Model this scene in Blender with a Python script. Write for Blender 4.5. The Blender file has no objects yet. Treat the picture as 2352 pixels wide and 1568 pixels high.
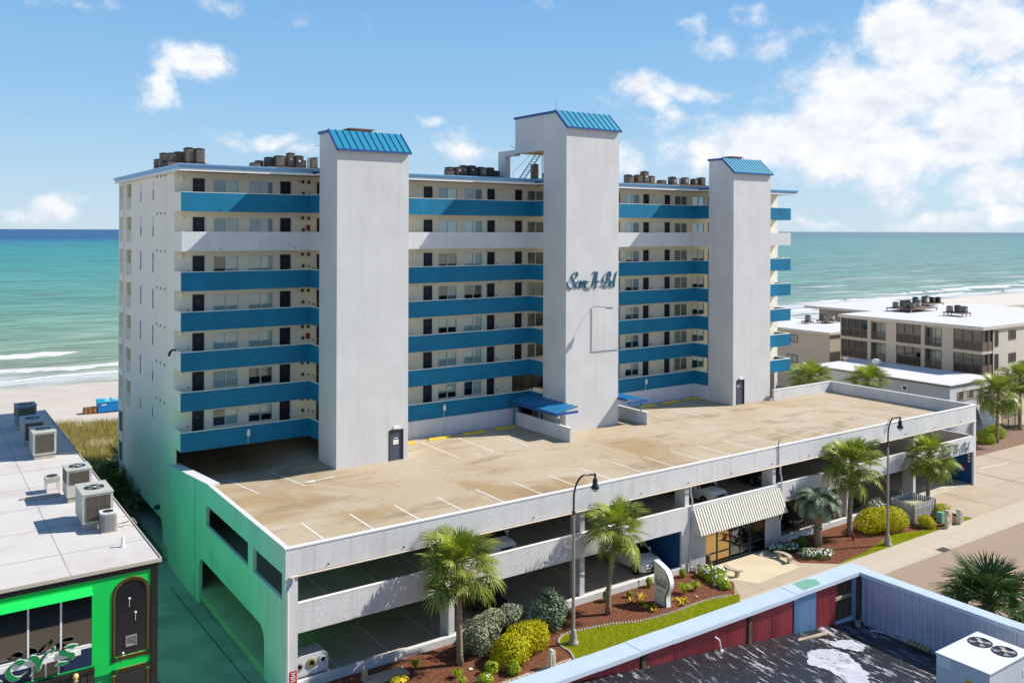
import bpy, math, random
from mathutils import Vector, Matrix
R = math.radians
SC = bpy.context.scene
COL = SC.collection
random.seed(7)

# ---------------------------------------------------------------- camera, sky, sun, exposure
cam = bpy.data.cameras.new('camera'); co = bpy.data.objects.new('camera', cam); COL.objects.link(co)
cam.sensor_width = 36.0; cam.lens = 2027.0/2352.0*36.0
cam.shift_y = -254.5/2352.0
cam.clip_start = 0.5; cam.clip_end = 90000
co.matrix_world = Matrix.Translation((-15.46, -41.2, 22.0)) @ Matrix.Rotation(R(55.35-90), 4, 'Z') @ Matrix.Rotation(R(90), 4, 'X') @ Matrix.Rotation(R(0.2), 4, 'Z')
SC.camera = co
SC.view_settings.view_transform = 'Standard'; SC.view_settings.look = 'None'
SC.view_settings.exposure = 0.38; SC.view_settings.gamma = 1.0
SC.view_settings.use_curve_mapping = False

TO_SUN = Vector((1.0, -0.415, 0.99)).normalized()
sl = bpy.data.lights.new('sun', 'SUN'); so = bpy.data.objects.new('sun', sl); COL.objects.link(so)
sl.energy = 5.0; sl.angle = R(0.5); sl.color = (1.0, 0.955, 0.88)
so.rotation_euler = (-TO_SUN).to_track_quat('-Z', 'Y').to_euler()
so.location = (60, -40, 60)

world = bpy.data.worlds.new('World'); SC.world = world; world.use_nodes = True
def build_sky():
    nt = world.node_tree; N = nt.nodes; L = nt.links
    N.clear()
    out = N.new('ShaderNodeOutputWorld'); bg = N.new('ShaderNodeBackground'); L.new(bg.outputs[0], out.inputs[0])
    sky = N.new('ShaderNodeTexSky'); sky.sky_type = 'NISHITA'; sky.sun_disc = False
    sky.sun_elevation = math.asin(TO_SUN.z); sky.sun_rotation = math.atan2(TO_SUN.x, TO_SUN.y)
    sky.altitude = 20; sky.air_density = 1.0; sky.dust_density = 0.3; sky.ozone_density = 2.0
    tc = N.new('ShaderNodeTexCoord')
    nrm = N.new('ShaderNodeVectorMath'); nrm.operation = 'NORMALIZE'; L.new(tc.outputs['Generated'], nrm.inputs[0])
    sep = N.new('ShaderNodeSeparateXYZ'); L.new(nrm.outputs[0], sep.inputs[0])
    def M(op, a, b=None, c=None, clamp=False):
        n = N.new('ShaderNodeMath'); n.operation = op; n.use_clamp = clamp
        for i, v in enumerate((a, b, c)):
            if v is None: continue
            if isinstance(v, (int, float)): n.inputs[i].default_value = v
            else: L.new(v, n.inputs[i])
        return n.outputs[0]
    x, y, z = sep.outputs
    az = M('ARCTAN2', x, y)                 # compass angle, 0 along +Y, positive towards +X
    el = M('ARCSINE', z)
    # noise warp of the direction for ragged cloud edges
    nw = N.new('ShaderNodeTexNoise'); nw.inputs['Scale'].default_value = 9.0; nw.inputs['Detail'].default_value = 6.0; nw.inputs['Roughness'].default_value = 0.55; L.new(nrm.outputs[0], nw.inputs['Vector'])
    sw = N.new('ShaderNodeSeparateColor'); L.new(nw.outputs['Color'], sw.inputs[0])
    az = M('ADD', az, M('MULTIPLY', M('SUBTRACT', sw.outputs[0], 0.5), R(9.0))); el = M('ADD', el, M('MULTIPLY', M('SUBTRACT', sw.outputs[1], 0.5), R(4.5)))
    nz = N.new('ShaderNodeTexNoise'); nz.noise_dimensions = '3D'
    nz.inputs['Scale'].default_value = 17.0; nz.inputs['Detail'].default_value = 12.0; nz.inputs['Roughness'].default_value = 0.60
    mp = N.new('ShaderNodeMapping'); mp.inputs['Scale'].default_value = (1, 1, 1.5); L.new(nrm.outputs[0], mp.inputs[0]); L.new(mp.outputs[0], nz.inputs['Vector'])
    nf = nz.outputs['Fac']
    nz2 = N.new('ShaderNodeTexNoise'); nz2.inputs['Scale'].default_value = 5.0; nz2.inputs['Detail'].default_value = 7.0; nz2.inputs['Roughness'].default_value = 0.6
    L.new(mp.outputs[0], nz2.inputs['Vector'])
    # cumulus masses: (azimuth deg, elevation deg, half width deg, half height deg, strength)
    blobs = [(14.9,10.5,2.4,1.0,0.85),(12.4,8.8,0.9,1.5,0.8),(19.0,5.6,3.0,0.5,0.66),(21.2,4.9,1.6,0.4,0.5),(31.4,5.1,3.2,1.1,0.64),(29.5,7.4,1.1,0.4,0.5),(6.6,0.5,2.4,0.9,0.9),(8.9,13.0,2.5,0.6,0.42),(17.7,13.6,3.1,0.8,0.5),(20.9,12.8,1.1,0.7,0.5),(24.7,13.5,0.5,0.7,0.46),(41.8,9.3,1.5,1.0,0.62),(45.9,8.9,2.4,0.7,0.68),(43.5,8.1,1.7,0.6,0.62),(46.2,7.1,2.1,0.8,0.62),(48.6,11.8,2.9,1.0,0.64),(46.3,12.9,0.8,1.7,0.45),(50.7,13.7,1.6,0.7,0.5),(42.6,4.3,1.7,1.3,0.6),(54.3,5.3,7.3,2.4,1.05),(56.8,8.1,5.1,2.0,1.05),(59.4,11.4,3.3,2.3,1.05),(63.7,10.3,2.8,3.2,0.9),(49.7,5.0,3.7,1.5,0.85),(62.6,5.5,3.5,2.5,1.0),(57.0,3.4,3.1,1.4,0.75),(64.5,2.7,2.6,1.7,0.85),(59.9,0.5,2.7,0.8,0.85),(64.1,0.8,1.8,0.9,0.85),(56.5,2.1,1.0,0.3,0.55),(53.0,0.3,1.8,0.4,0.62),(55.1,0.2,4.0,0.3,0.6),(36.5,14.4,1.7,0.6,0.35),
             (72,8,6,4,.95),(82,11,8,4,.9),(95,7,7,3,.85),(75,24,9,4,.7),(50,27,8,3,.6),(20,24,7,2.5,.55),(-5,12,5,2,.7),(-20,7,8,2.5,.8),(-45,12,8,3,.75),(-80,8,12,4,.8),(-120,13,12,4,.8),(-160,9,12,4,.8),(120,10,9,4,.85),(150,14,10,4,.8),(175,8,8,3,.8),(30,45,14,6,.6),(-60,40,16,6,.6),(110,38,14,6,.6),(170,42,14,6,.6)]
    tot = None
    for a, e, w, h, s in blobs:
        da = M('SUBTRACT', az, R(a)); da = M('WRAP', da, math.pi, -math.pi) if False else da
        dx = M('DIVIDE', da, R(w*1.25)); dy = M('DIVIDE', M('SUBTRACT', el, R(e)), R(h*1.3))
        d2 = M('ADD', M('MULTIPLY', dx, dx), M('MULTIPLY', dy, dy))
        g = M('MULTIPLY', M('EXPONENT', M('MULTIPLY', d2, -0.9)), s)
        tot = g if tot is None else M('MAXIMUM', tot, g)
    dens = M('ADD', tot, M('MULTIPLY', M('SUBTRACT', nf, 0.5), 1.3))
    dens = M('ADD', dens, M('MULTIPLY', M('SUBTRACT', nz2.outputs['Fac'], 0.5), 0.45))
    mr = N.new('ShaderNodeMapRange'); mr.interpolation_type = 'SMOOTHSTEP'; mr.clamp = True
    mr.inputs['From Min'].default_value = 0.27; mr.inputs['From Max'].default_value = 0.84
    L.new(dens, mr.inputs['Value'])
    up = N.new('ShaderNodeMapRange'); up.clamp = True; up.inputs['From Min'].default_value = -0.004; up.inputs['From Max'].default_value = 0.012
    L.new(z, up.inputs['Value'])
    mask = M('MULTIPLY', M('MULTIPLY', mr.outputs[0], up.outputs[0]), 0.97)
    # cloud self shading: thicker parts and undersides greyer, lit towards the sun side
    off = N.new('ShaderNodeVectorMath'); off.operation = 'ADD'; L.new(mp.outputs[0], off.inputs[0]); off.inputs[1].default_value = tuple(TO_SUN*0.018)
    nz3 = N.new('ShaderNodeTexNoise'); nz3.inputs['Scale'].default_value = 17.0; nz3.inputs['Detail'].default_value = 12.0; nz3.inputs['Roughness'].default_value = 0.60
    L.new(off.outputs[0], nz3.inputs['Vector'])
    sh = M('MULTIPLY', M('SUBTRACT', nf, nz3.outputs['Fac']), 2.2)
    sh = M('ADD', sh, 0.72)
    thick = N.new('ShaderNodeMapRange'); thick.clamp = True
    thick.inputs['From Min'].default_value = 0.85; thick.inputs['From Max'].default_value = 1.6; thick.inputs['To Max'].default_value = 0.5
    L.new(dens, thick.inputs['Value'])
    sh = M('SUBTRACT', sh, thick.outputs[0], clamp=True)
    cc = N.new('ShaderNodeMix'); cc.data_type = 'RGBA'
    cc.inputs[6].default_value = (5.4, 5.9, 7.2, 1); cc.inputs[7].default_value = (9.1, 9.2, 9.35, 1); L.new(sh, cc.inputs[0])
    # clean maritime air: the physical sky blended with a measured clear-sky gradient by elevation
    rp = N.new('ShaderNodeValToRGB'); E_ = rp.color_ramp.elements
    cols = [(0.0,(5.0,6.6,7.9)),(0.06,(4.0,6.0,7.8)),(0.14,(2.75,5.1,7.8)),(0.25,(1.9,4.25,7.4)),(0.5,(0.7,2.2,5.0)),(1.0,(0.4,1.4,3.8))]
    while len(E_) < len(cols): E_.new(0.5)
    for e, (p, c) in zip(E_, cols): e.position = p; e.color = (*[q/10 for q in c], 1)
    L.new(M('MAXIMUM', z, 0.0), rp.inputs[0])
    r10 = N.new('ShaderNodeVectorMath'); r10.operation = 'SCALE'; L.new(rp.outputs[0], r10.inputs[0]); r10.inputs['Scale'].default_value = 10.0
    hs = N.new('ShaderNodeMix'); hs.data_type = 'RGBA'; hs.inputs[0].default_value = 0.85; L.new(sky.outputs[0], hs.inputs[6]); L.new(r10.outputs[0], hs.inputs[7])
    mx = N.new('ShaderNodeMix'); mx.data_type = 'RGBA'; L.new(mask, mx.inputs[0]); L.new(hs.outputs[2], mx.inputs[6]); L.new(cc.outputs[2], mx.inputs[7])
    L.new(mx.outputs[2], bg.inputs['Color']); bg.inputs['Strength'].default_value = 0.089
build_sky()

# ---------------------------------------------------------------- materials
MATS = {}
def mat(name, col, rough=0.65, metal=0.0, vary=0.0, vscale=1.0, bump=0.0, bscale=20.0, spec=0.4, stucco=0.0, dirt=0.0, dirtcol=(0.12,0.10,0.08), dscale=0.25, stretch=None, trans=0.0, streak=0.0, scol=(0.22,0.19,0.16)):
    m = bpy.data.materials.new(name); m.use_nodes = True; nt = m.node_tree; N = nt.nodes; L = nt.links
    b = N['Principled BSDF']; b.inputs['Roughness'].default_value = rough; b.inputs['Metallic'].default_value = metal
    b.inputs['Specular IOR Level'].default_value = spec
    if trans: b.inputs['Transmission Weight'].default_value = trans
    b.inputs['Base Color'].default_value = (*col, 1)
    MATS[name] = m
    tc = N.new('ShaderNodeTexCoord'); src = tc.outputs['Object']
    if stretch:
        mp = N.new('ShaderNodeMapping'); mp.inputs['Scale'].default_value = stretch; L.new(src, mp.inputs[0]); src = mp.outputs[0]
    def noise(sc, det=4, ro=0.55, s=src):
        n = N.new('ShaderNodeTexNoise'); n.inputs['Scale'].default_value = sc; n.inputs['Detail'].default_value = det; n.inputs['Roughness'].default_value = ro
        L.new(s, n.inputs['Vector']); return n.outputs['Fac']
    cur = None
    if vary:
        rp = N.new('ShaderNodeMapRange'); rp.inputs['From Min'].default_value = 0.3; rp.inputs['From Max'].default_value = 0.7
        rp.inputs['To Min'].default_value = 1-vary; rp.inputs['To Max'].default_value = 1+vary; L.new(noise(vscale, 6), rp.inputs['Value'])
        mm = N.new('ShaderNodeVectorMath'); mm.operation = 'SCALE'; mm.inputs[0].default_value = col; L.new(rp.outputs[0], mm.inputs['Scale']); cur = mm.outputs[0]
    if dirt:
        mr = N.new('ShaderNodeMapRange'); mr.clamp = True; mr.inputs['From Min'].default_value = 0.52; mr.inputs['From Max'].default_value = 0.75; mr.inputs['To Max'].default_value = dirt
        L.new(noise(dscale, 8, 0.65), mr.inputs['Value'])
        mx = N.new('ShaderNodeMix'); mx.data_type = 'RGBA'; L.new(mr.outputs[0], mx.inputs[0]); mx.inputs[7].default_value = (*dirtcol, 1)
        if cur: L.new(cur, mx.inputs[6])
        else: mx.inputs[6].default_value = (*col, 1)
        cur = mx.outputs[2]
    if streak:   # rain and rust runs down a wall
        ms = N.new('ShaderNodeMapping'); ms.inputs['Scale'].default_value = (2.6,2.6,0.10); L.new(tc.outputs['Object'], ms.inputs[0])
        mr = N.new('ShaderNodeMapRange'); mr.clamp = True; mr.inputs['From Min'].default_value = 0.50; mr.inputs['From Max'].default_value = 0.78; mr.inputs['To Max'].default_value = streak
        L.new(noise(1.0, 7, 0.62, ms.outputs[0]), mr.inputs['Value'])
        mx = N.new('ShaderNodeMix'); mx.data_type = 'RGBA'; L.new(mr.outputs[0], mx.inputs[0]); mx.inputs[7].default_value = (*scol, 1)
        if cur: L.new(cur, mx.inputs[6])
        else: mx.inputs[6].default_value = (*col, 1)
        cur = mx.outputs[2]
    if cur: L.new(cur, b.inputs['Base Color'])
    h = None
    if bump:
        h = noise(bscale, 5)
        if True:
            bp = N.new('ShaderNodeBump'); bp.inputs['Strength'].default_value = bump; bp.inputs['Distance'].default_value = 0.02; L.new(h, bp.inputs['Height'])
            L.new(bp.outputs[0], b.inputs['Normal'])
    if stucco:
        # knock-down stucco: sparse trowel strokes over a fine grain
        mp2 = N.new('ShaderNodeMapping'); mp2.inputs['Scale'].default_value = (1.6, 1.6, 1.0); mp2.inputs['Rotation'].default_value = (0.3, 0.5, 0.2); L.new(tc.outputs['Object'], mp2.inputs[0])
        n1 = N.new('ShaderNodeTexNoise'); n1.inputs['Scale'].default_value = 3.8; n1.inputs['Detail'].default_value = 5; n1.inputs['Distortion'].default_value = 1.8; L.new(mp2.outputs[0], n1.inputs['Vector'])
        r1 = N.new('ShaderNodeMapRange'); r1.clamp = True; r1.interpolation_type = 'SMOOTHSTEP'; r1.inputs['From Min'].default_value = 0.58; r1.inputs['From Max'].default_value = 0.66; L.new(n1.outputs['Fac'], r1.inputs['Value'])
        fine = noise(14, 4, 0.6, tc.outputs['Object'])
        ad = N.new('ShaderNodeMath'); ad.operation = 'MULTIPLY_ADD'; L.new(fine, ad.inputs[0]); ad.inputs[1].default_value = 0.35; L.new(r1.outputs[0], ad.inputs[2])
        bp = N.new('ShaderNodeBump'); bp.inputs['Strength'].default_value = stucco; bp.inputs['Distance'].default_value = 0.03; L.new(ad.outputs[0], bp.inputs['Height'])
        L.new(bp.outputs[0], b.inputs['Normal'])
    return m

def glass(name, tint=(0.75,0.82,0.8), refl=0.12, gcol=(0.9,0.95,1)):
    m = bpy.data.materials.new(name); m.use_nodes = True; nt = m.node_tree; N = nt.nodes; L = nt.links; N.clear()
    o = N.new('ShaderNodeOutputMaterial'); mx = N.new('ShaderNodeMixShader'); t = N.new('ShaderNodeBsdfTransparent'); g = N.new('ShaderNodeBsdfGlossy')
    t.inputs[0].default_value = (*tint, 1); g.inputs['Roughness'].default_value = 0.03; g.inputs['Color'].default_value = (*gcol,1)
    f = N.new('ShaderNodeLayerWeight'); f.inputs['Blend'].default_value = 0.35
    ma = N.new('ShaderNodeMath'); ma.operation = 'MULTIPLY_ADD'; L.new(f.outputs['Fresnel'], ma.inputs[0]); ma.inputs[1].default_value = 0.8; ma.inputs[2].default_value = refl
    ma.use_clamp = True
    L.new(ma.outputs[0], mx.inputs[0]); L.new(t.outputs[0], mx.inputs[1]); L.new(g.outputs[0], mx.inputs[2]); L.new(mx.outputs[0], o.inputs[0])
    MATS[name] = m; return m

def leafmat(name, col, col2, rough=0.5, trans=0.25):
    m = bpy.data.materials.new(name); m.use_nodes = True; nt = m.node_tree; N = nt.nodes; L = nt.links
    b = N['Principled BSDF']; b.inputs['Roughness'].default_value = rough; b.inputs['Specular IOR Level'].default_value = 0.18
    g = N.new('ShaderNodeNewGeometry'); mx = N.new('ShaderNodeMix'); mx.data_type = 'RGBA'
    mx.inputs[6].default_value = (*col, 1); mx.inputs[7].default_value = (*col2, 1); L.new(g.outputs['Random Per Island'], mx.inputs[0]); L.new(mx.outputs[2], b.inputs['Base Color'])
    tr = N.new('ShaderNodeBsdfTranslucent'); L.new(mx.outputs[2], tr.inputs[0])
    ms = N.new('ShaderNodeMixShader'); ms.inputs[0].default_value = trans; L.new(b.outputs[0], ms.inputs[1]); L.new(tr.outputs[0], ms.inputs[2]); L.new(ms.outputs[0], N['Material Output'].inputs[0])
    MATS[name] = m; return m

WHITE = mat('stucco_white', (0.62,0.61,0.605), 0.85, vary=0.06, vscale=0.4, streak=0.20, scol=(0.40,0.38,0.36), stucco=0.26, dirt=0.10, dirtcol=(0.40,0.38,0.36), dscale=0.3, spec=0.15)
CREAM = mat('stucco_cream', (0.90,0.85,0.71), 0.85, vary=0.04, vscale=0.6, stucco=0.18, dirt=0.06, dirtcol=(0.5,0.46,0.38), spec=0.15)
BLUE = mat('paint_blue', (0.006,0.165,0.305), 0.6, vary=0.14, vscale=0.45, streak=0.25, scol=(0.012,0.10,0.21), stucco=0.6, spec=0.25)
GREYW = mat('paint_grey', (0.62,0.62,0.64), 0.8, vary=0.05, vscale=0.7, streak=0.25, scol=(0.34,0.32,0.30), stucco=0.5, dirt=0.10, dirtcol=(0.36,0.34,0.33), dscale=0.6, spec=0.15)
GARW = mat('garage_white', (0.66,0.65,0.645), 0.85, vary=0.06, vscale=0.7, streak=0.35, scol=(0.34,0.31,0.28), stucco=0.42, dirt=0.22, dirtcol=(0.40,0.37,0.33), dscale=0.45, spec=0.15)
SIDEW = mat('garage_side_white', (0.64,0.68,0.68), 0.85, vary=0.08, vscale=0.35, bump=0.08, bscale=9, streak=0.3, scol=(0.34,0.36,0.34), spec=0.15)
METALB = mat('metal_blue', (0.025,0.23,0.44), 0.38, metal=0.25, vary=0.06, vscale=2, spec=0.6)
TRIMB = mat('trim_blue', (0.012,0.075,0.27), 0.45, spec=0.5)
CYANM = mat('metal_cyan', (0.022,0.27,0.40), 0.35, metal=0.25, vary=0.05, vscale=2, spec=0.6)
FASC = mat('fascia_metal', (0.20,0.40,0.62), 0.32, metal=0.35, vary=0.10, vscale=3, spec=0.6)
TRIMW = mat('trim_white', (0.78,0.77,0.74), 0.55, spec=0.4)
NAVY = mat('door_navy', (0.006,0.008,0.022), 0.45, vary=0.2, vscale=6, spec=0.4)
DARK = mat('dark_metal', (0.03,0.03,0.035), 0.5, vary=0.2, vscale=8)
BLACK = mat('black_rubber', (0.012,0.012,0.013), 0.7)
GREYM = mat('grey_metal', (0.34,0.35,0.36), 0.45, metal=0.4, vary=0.1, vscale=4)
BLINDW = mat('blind_white', (0.88,0.91,0.88), 0.7, vary=0.04, vscale=3)
BLINDC = mat('blind_cream', (0.55,0.52,0.40), 0.7, vary=0.06, vscale=3)
BLINDG = mat('blind_green', (0.16,0.19,0.15), 0.7, vary=0.1, vscale=3)
BLINDB = mat('blind_brown', (0.15,0.09,0.055), 0.7, vary=0.1, vscale=3)
BLINDU = mat('blind_blue', (0.40,0.46,0.56), 0.7, vary=0.05, vscale=3)
GLASS = glass('window_glass', (0.90,0.95,0.93), 0.06)
SMOKE = glass('smoked_glass', (0.30,0.31,0.30), 0.10)
BRONZE_REFL = glass('bronze_reflection_glass', (0.42,0.30,0.14), 0.42, (1.0,0.70,0.34))  # golden reflection of the sunlit paving is put into the gloss colour

# ---------------------------------------------------------------- mesh builder and object helpers
class MB:
    def __init__(s): s.v = []; s.f = []; s.m = []; s.mi = 0; s.sm = []; s.smooth = False
    def add(s, vs, fs):
        o = len(s.v); s.v += [tuple(p) for p in vs]
        for f in fs: s.f.append(tuple(i+o for i in f)); s.m.append(s.mi); s.sm.append(s.smooth)
        return s
    def box(s, x0, x1, y0, y1, z0, z1):
        return s.add([(x0,y0,z0),(x1,y0,z0),(x1,y1,z0),(x0,y1,z0),(x0,y0,z1),(x1,y0,z1),(x1,y1,z1),(x0,y1,z1)],
                     [(0,3,2,1),(4,5,6,7),(0,1,5,4),(1,2,6,5),(2,3,7,6),(3,0,4,7)])
    def cbox(s, c, d, rz=0.0):
        x, y, z = c; a, b, h = d[0]/2, d[1]/2, d[2]/2; cs, sn = math.cos(rz), math.sin(rz)
        P = [(x+u*cs-v*sn, y+u*sn+v*cs, z+w) for w in (-h,h) for u, v in ((-a,-b),(a,-b),(a,b),(-a,b))]
        return s.add(P, [(0,3,2,1),(4,5,6,7),(0,1,5,4),(1,2,6,5),(2,3,7,6),(3,0,4,7)])
    def prism(s, pts, axis, a, b):
        """polygon pts (2D) extruded along axis from a to b"""
        n = len(pts)
        def P(p, t): return {'x': (t,p[0],p[1]), 'y': (p[0],t,p[1]), 'z': (p[0],p[1],t)}[axis]
        vs = [P(p,a) for p in pts]+[P(p,b) for p in pts]
        fs = [tuple(range(n-1,-1,-1)), tuple(range(n,2*n))]+[(i,(i+1)%n,(i+1)%n+n,i+n) for i in range(n)]
        if axis == 'y': fs = [tuple(reversed(f)) for f in fs]
        return s.add(vs, fs)
    def tube(s, pts, r, n=8, cap=True, r1=None):
        pts = [Vector(p) for p in pts]; k = len(pts); rings = []
        prev = None
        for i, p in enumerate(pts):
            d = (pts[min(i+1,k-1)]-pts[max(i-1,0)]).normalized()
            if prev is None: u = d.orthogonal().normalized()
            else: u = (prev-d*prev.dot(d)).normalized()
            prev = u; w = d.cross(u)
            rr = r[i] if isinstance(r, (list, tuple)) else (r if r1 is None else r+(r1-r)*i/(k-1))
            rings.append([p+(u*math.cos(2*math.pi*j/n)+w*math.sin(2*math.pi*j/n))*rr for j in range(n)])
        vs = [q for ring in rings for q in ring]; fs = []
        for i in range(k-1):
            for j in range(n): fs.append((i*n+j, i*n+(j+1)%n, (i+1)*n+(j+1)%n, (i+1)*n+j))
        if cap: fs += [tuple(range(n-1,-1,-1)), tuple(range((k-1)*n, k*n))]
        return s.add(vs, fs)
    def lathe(s, c, prof, n=12, cap=True):
        cx, cy, cz = c; vs = []; fs = []
        for r, z in prof:
            for j in range(n): vs.append((cx+r*math.cos(2*math.pi*j/n), cy+r*math.sin(2*math.pi*j/n), cz+z))
        for i in range(len(prof)-1):
            for j in range(n): fs.append((i*n+j, i*n+(j+1)%n, (i+1)*n+(j+1)%n, (i+1)*n+j))
        if cap: fs += [tuple(range(n-1,-1,-1)), tuple(range((len(prof)-1)*n, len(prof)*n))]
        return s.add(vs, fs)
    def wall(s, axis, c0, c1, a0, a1, b0, b1, holes=()):
        """slab between planes c0..c1 of axis, spanning a (the other horizontal) and b (z), with rectangular holes (a0,a1,b0,b1)"""
        A = sorted({a0,a1,*[h[0] for h in holes],*[h[1] for h in holes]}); B = sorted({b0,b1,*[h[2] for h in holes],*[h[3] for h in holes]})
        A = [q for q in A if a0-1e-6 <= q <= a1+1e-6]; B = [q for q in B if b0-1e-6 <= q <= b1+1e-6]
        def solid(i, j):
            if i < 0 or j < 0 or i >= len(A)-1 or j >= len(B)-1: return False
            x, y = (A[i]+A[i+1])/2, (B[j]+B[j+1])/2
            return not any(h[0] < x < h[1] and h[2] < y < h[3] for h in holes)
        def P(c, a, b): return (c,a,b) if axis == 'x' else (a,c,b)
        for i in range(len(A)-1):
            for j in range(len(B)-1):
                if not solid(i,j): continue
                p, q, u, w = A[i], A[i+1], B[j], B[j+1]
                s.add([P(c0,p,u),P(c0,q,u),P(c0,q,w),P(c0,p,w)], [(0,1,2,3)]); s.add([P(c1,p,u),P(c1,q,u),P(c1,q,w),P(c1,p,w)], [(3,2,1,0)])
                if not solid(i-1,j): s.add([P(c0,p,u),P(c1,p,u),P(c1,p,w),P(c0,p,w)], [(0,1,2,3)])
                if not solid(i+1,j): s.add([P(c0,q,u),P(c1,q,u),P(c1,q,w),P(c0,q,w)], [(3,2,1,0)])
                if not solid(i,j-1): s.add([P(c0,p,u),P(c0,q,u),P(c1,q,u),P(c1,p,u)], [(0,1,2,3)])
                if not solid(i,j+1): s.add([P(c0,p,w),P(c0,q,w),P(c1,q,w),P(c1,p,w)], [(3,2,1,0)])
        return s
    def run(s, pts, z0, z1, th):
        """wall along a 2D polyline, thickness th to the left of travel, mitred"""
        n = len(pts); pts = [Vector(p) for p in pts]; inn = []
        for i in range(n):
            ds = []
            if i > 0: ds.append((pts[i]-pts[i-1]).normalized())
            if i < n-1: ds.append((pts[i+1]-pts[i]).normalized())
            ns = [Vector((-d.y,d.x)) for d in ds]
            if len(ns) == 1: inn.append(pts[i]+ns[0]*th)
            else:
                m = (ns[0]+ns[1]).normalized(); inn.append(pts[i]+m*th/max(0.3,m.dot(ns[0])))
        for i in range(n-1):
            a, b, c, d = pts[i], pts[i+1], inn[i+1], inn[i]
            V8 = [(p.x,p.y,z0) for p in (a,b,c,d)]+[(p.x,p.y,z1) for p in (a,b,c,d)]
            fs = [(0,1,5,4),(2,3,7,6),(4,5,6,7),(3,2,1,0)]
            if i == 0: fs.append((3,0,4,7))
            if i == n-2: fs.append((1,2,6,5))
            s.add(V8, fs)
        return s
    def mesh(s, name, mats, off=(0,0,0)):
        me = bpy.data.meshes.new(name)
        me.from_pydata([(p[0]-off[0],p[1]-off[1],p[2]-off[2]) for p in s.v], [], s.f)
        for m in (mats if isinstance(mats, (list,tuple)) else [mats]): me.materials.append(m)
        if any(s.m): me.polygons.foreach_set('material_index', s.m)
        if any(s.sm): me.polygons.foreach_set('use_smooth', s.sm)
        me.update(); return me
    def build(s, name, mats, parent=None, **kw):
        off = wl(parent) if parent else kw.pop('at', (0,0,0))
        o = bpy.data.objects.new(name, s.mesh(name, mats, off)); COL.objects.link(o)
        if parent: o.parent = parent
        else: o.location = off
        for k, v in kw.items(): o[k] = v
        return o

def wl(o):
    v = Vector((0,0,0))
    while o: v += o.location; o = o.parent
    return v
def thing(name, label, cat, loc=(0,0,0), group=None, rz=0.0):
    o = bpy.data.objects.new(name, None); COL.objects.link(o); o.location = loc; o.rotation_euler = (0,0,rz)
    o.empty_display_size = 0.3; o['label'] = label; o['category'] = cat
    if group: o['group'] = group
    return o
def tag(o, label, cat, group=None):
    o['label'] = label; o['category'] = cat
    if group: o['group'] = group
    return o
def inst(me, name, parent=None, loc=(0,0,0), rot=(0,0,0), sc=(1,1,1)):
    """object from mesh data; loc is in world space when the parent is unrotated"""
    o = bpy.data.objects.new(name, me); COL.objects.link(o)
    if parent: o.parent = parent; loc = Vector(loc)-wl(parent)
    o.location = loc; o.rotation_euler = rot; o.scale = sc
    return o
def copytree(o, loc, rz=0.0, label=None, group=None, sc=None):
    def cp(a, par):
        c = a.copy(); COL.objects.link(c); c.parent = par
        for ch in a.children: cp(ch, c)
        return c
    c = cp(o, None); c.location = loc; c.rotation_euler = (0,0,rz)
    if label: c['label'] = label
    if group: c['group'] = group
    if sc: c.scale = (sc,sc,sc) if isinstance(sc, (int,float)) else sc
    return c
def struct(o): o['kind'] = 'structure'; return o
def stuff(o): o['kind'] = 'stuff'; return o
def sheet(name, poly, z, m, parent=None):
    mb = MB(); mb.add([(p[0],p[1],z(p[0],p[1]) if callable(z) else z) for p in poly], [tuple(range(len(poly)))])
    return mb.build(name, m, parent)
# ---------------------------------------------------------------- ground, beach, sea
SAND = mat('sand', (0.52,0.455,0.39), 0.95, vary=0.07, vscale=0.25, bump=0.5, bscale=1.3, spec=0.1, dirt=0.25, dirtcol=(0.42,0.35,0.28), dscale=0.12)
EARTH = mat('earth', (0.40,0.34,0.26), 0.95, vary=0.15, vscale=0.4, bump=0.4, bscale=3, spec=0.1)
CONC = mat('concrete_pale', (0.45,0.355,0.26), 0.9, vary=0.07, vscale=0.5, bump=0.15, bscale=12, dirt=0.25, dirtcol=(0.30,0.25,0.19), dscale=0.35, spec=0.2)
CONCL = mat('concrete_light', (0.50,0.42,0.325), 0.9, vary=0.06, vscale=0.8, bump=0.15, bscale=12, dirt=0.12, dirtcol=(0.36,0.31,0.25), dscale=0.7, spec=0.2)
ALLEY = mat('concrete_alley', (0.36,0.35,0.33), 0.9, vary=0.22, vscale=0.35, bump=0.15, bscale=10, dirt=0.7, dirtcol=(0.11,0.115,0.11), dscale=0.28, spec=0.25)
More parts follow.
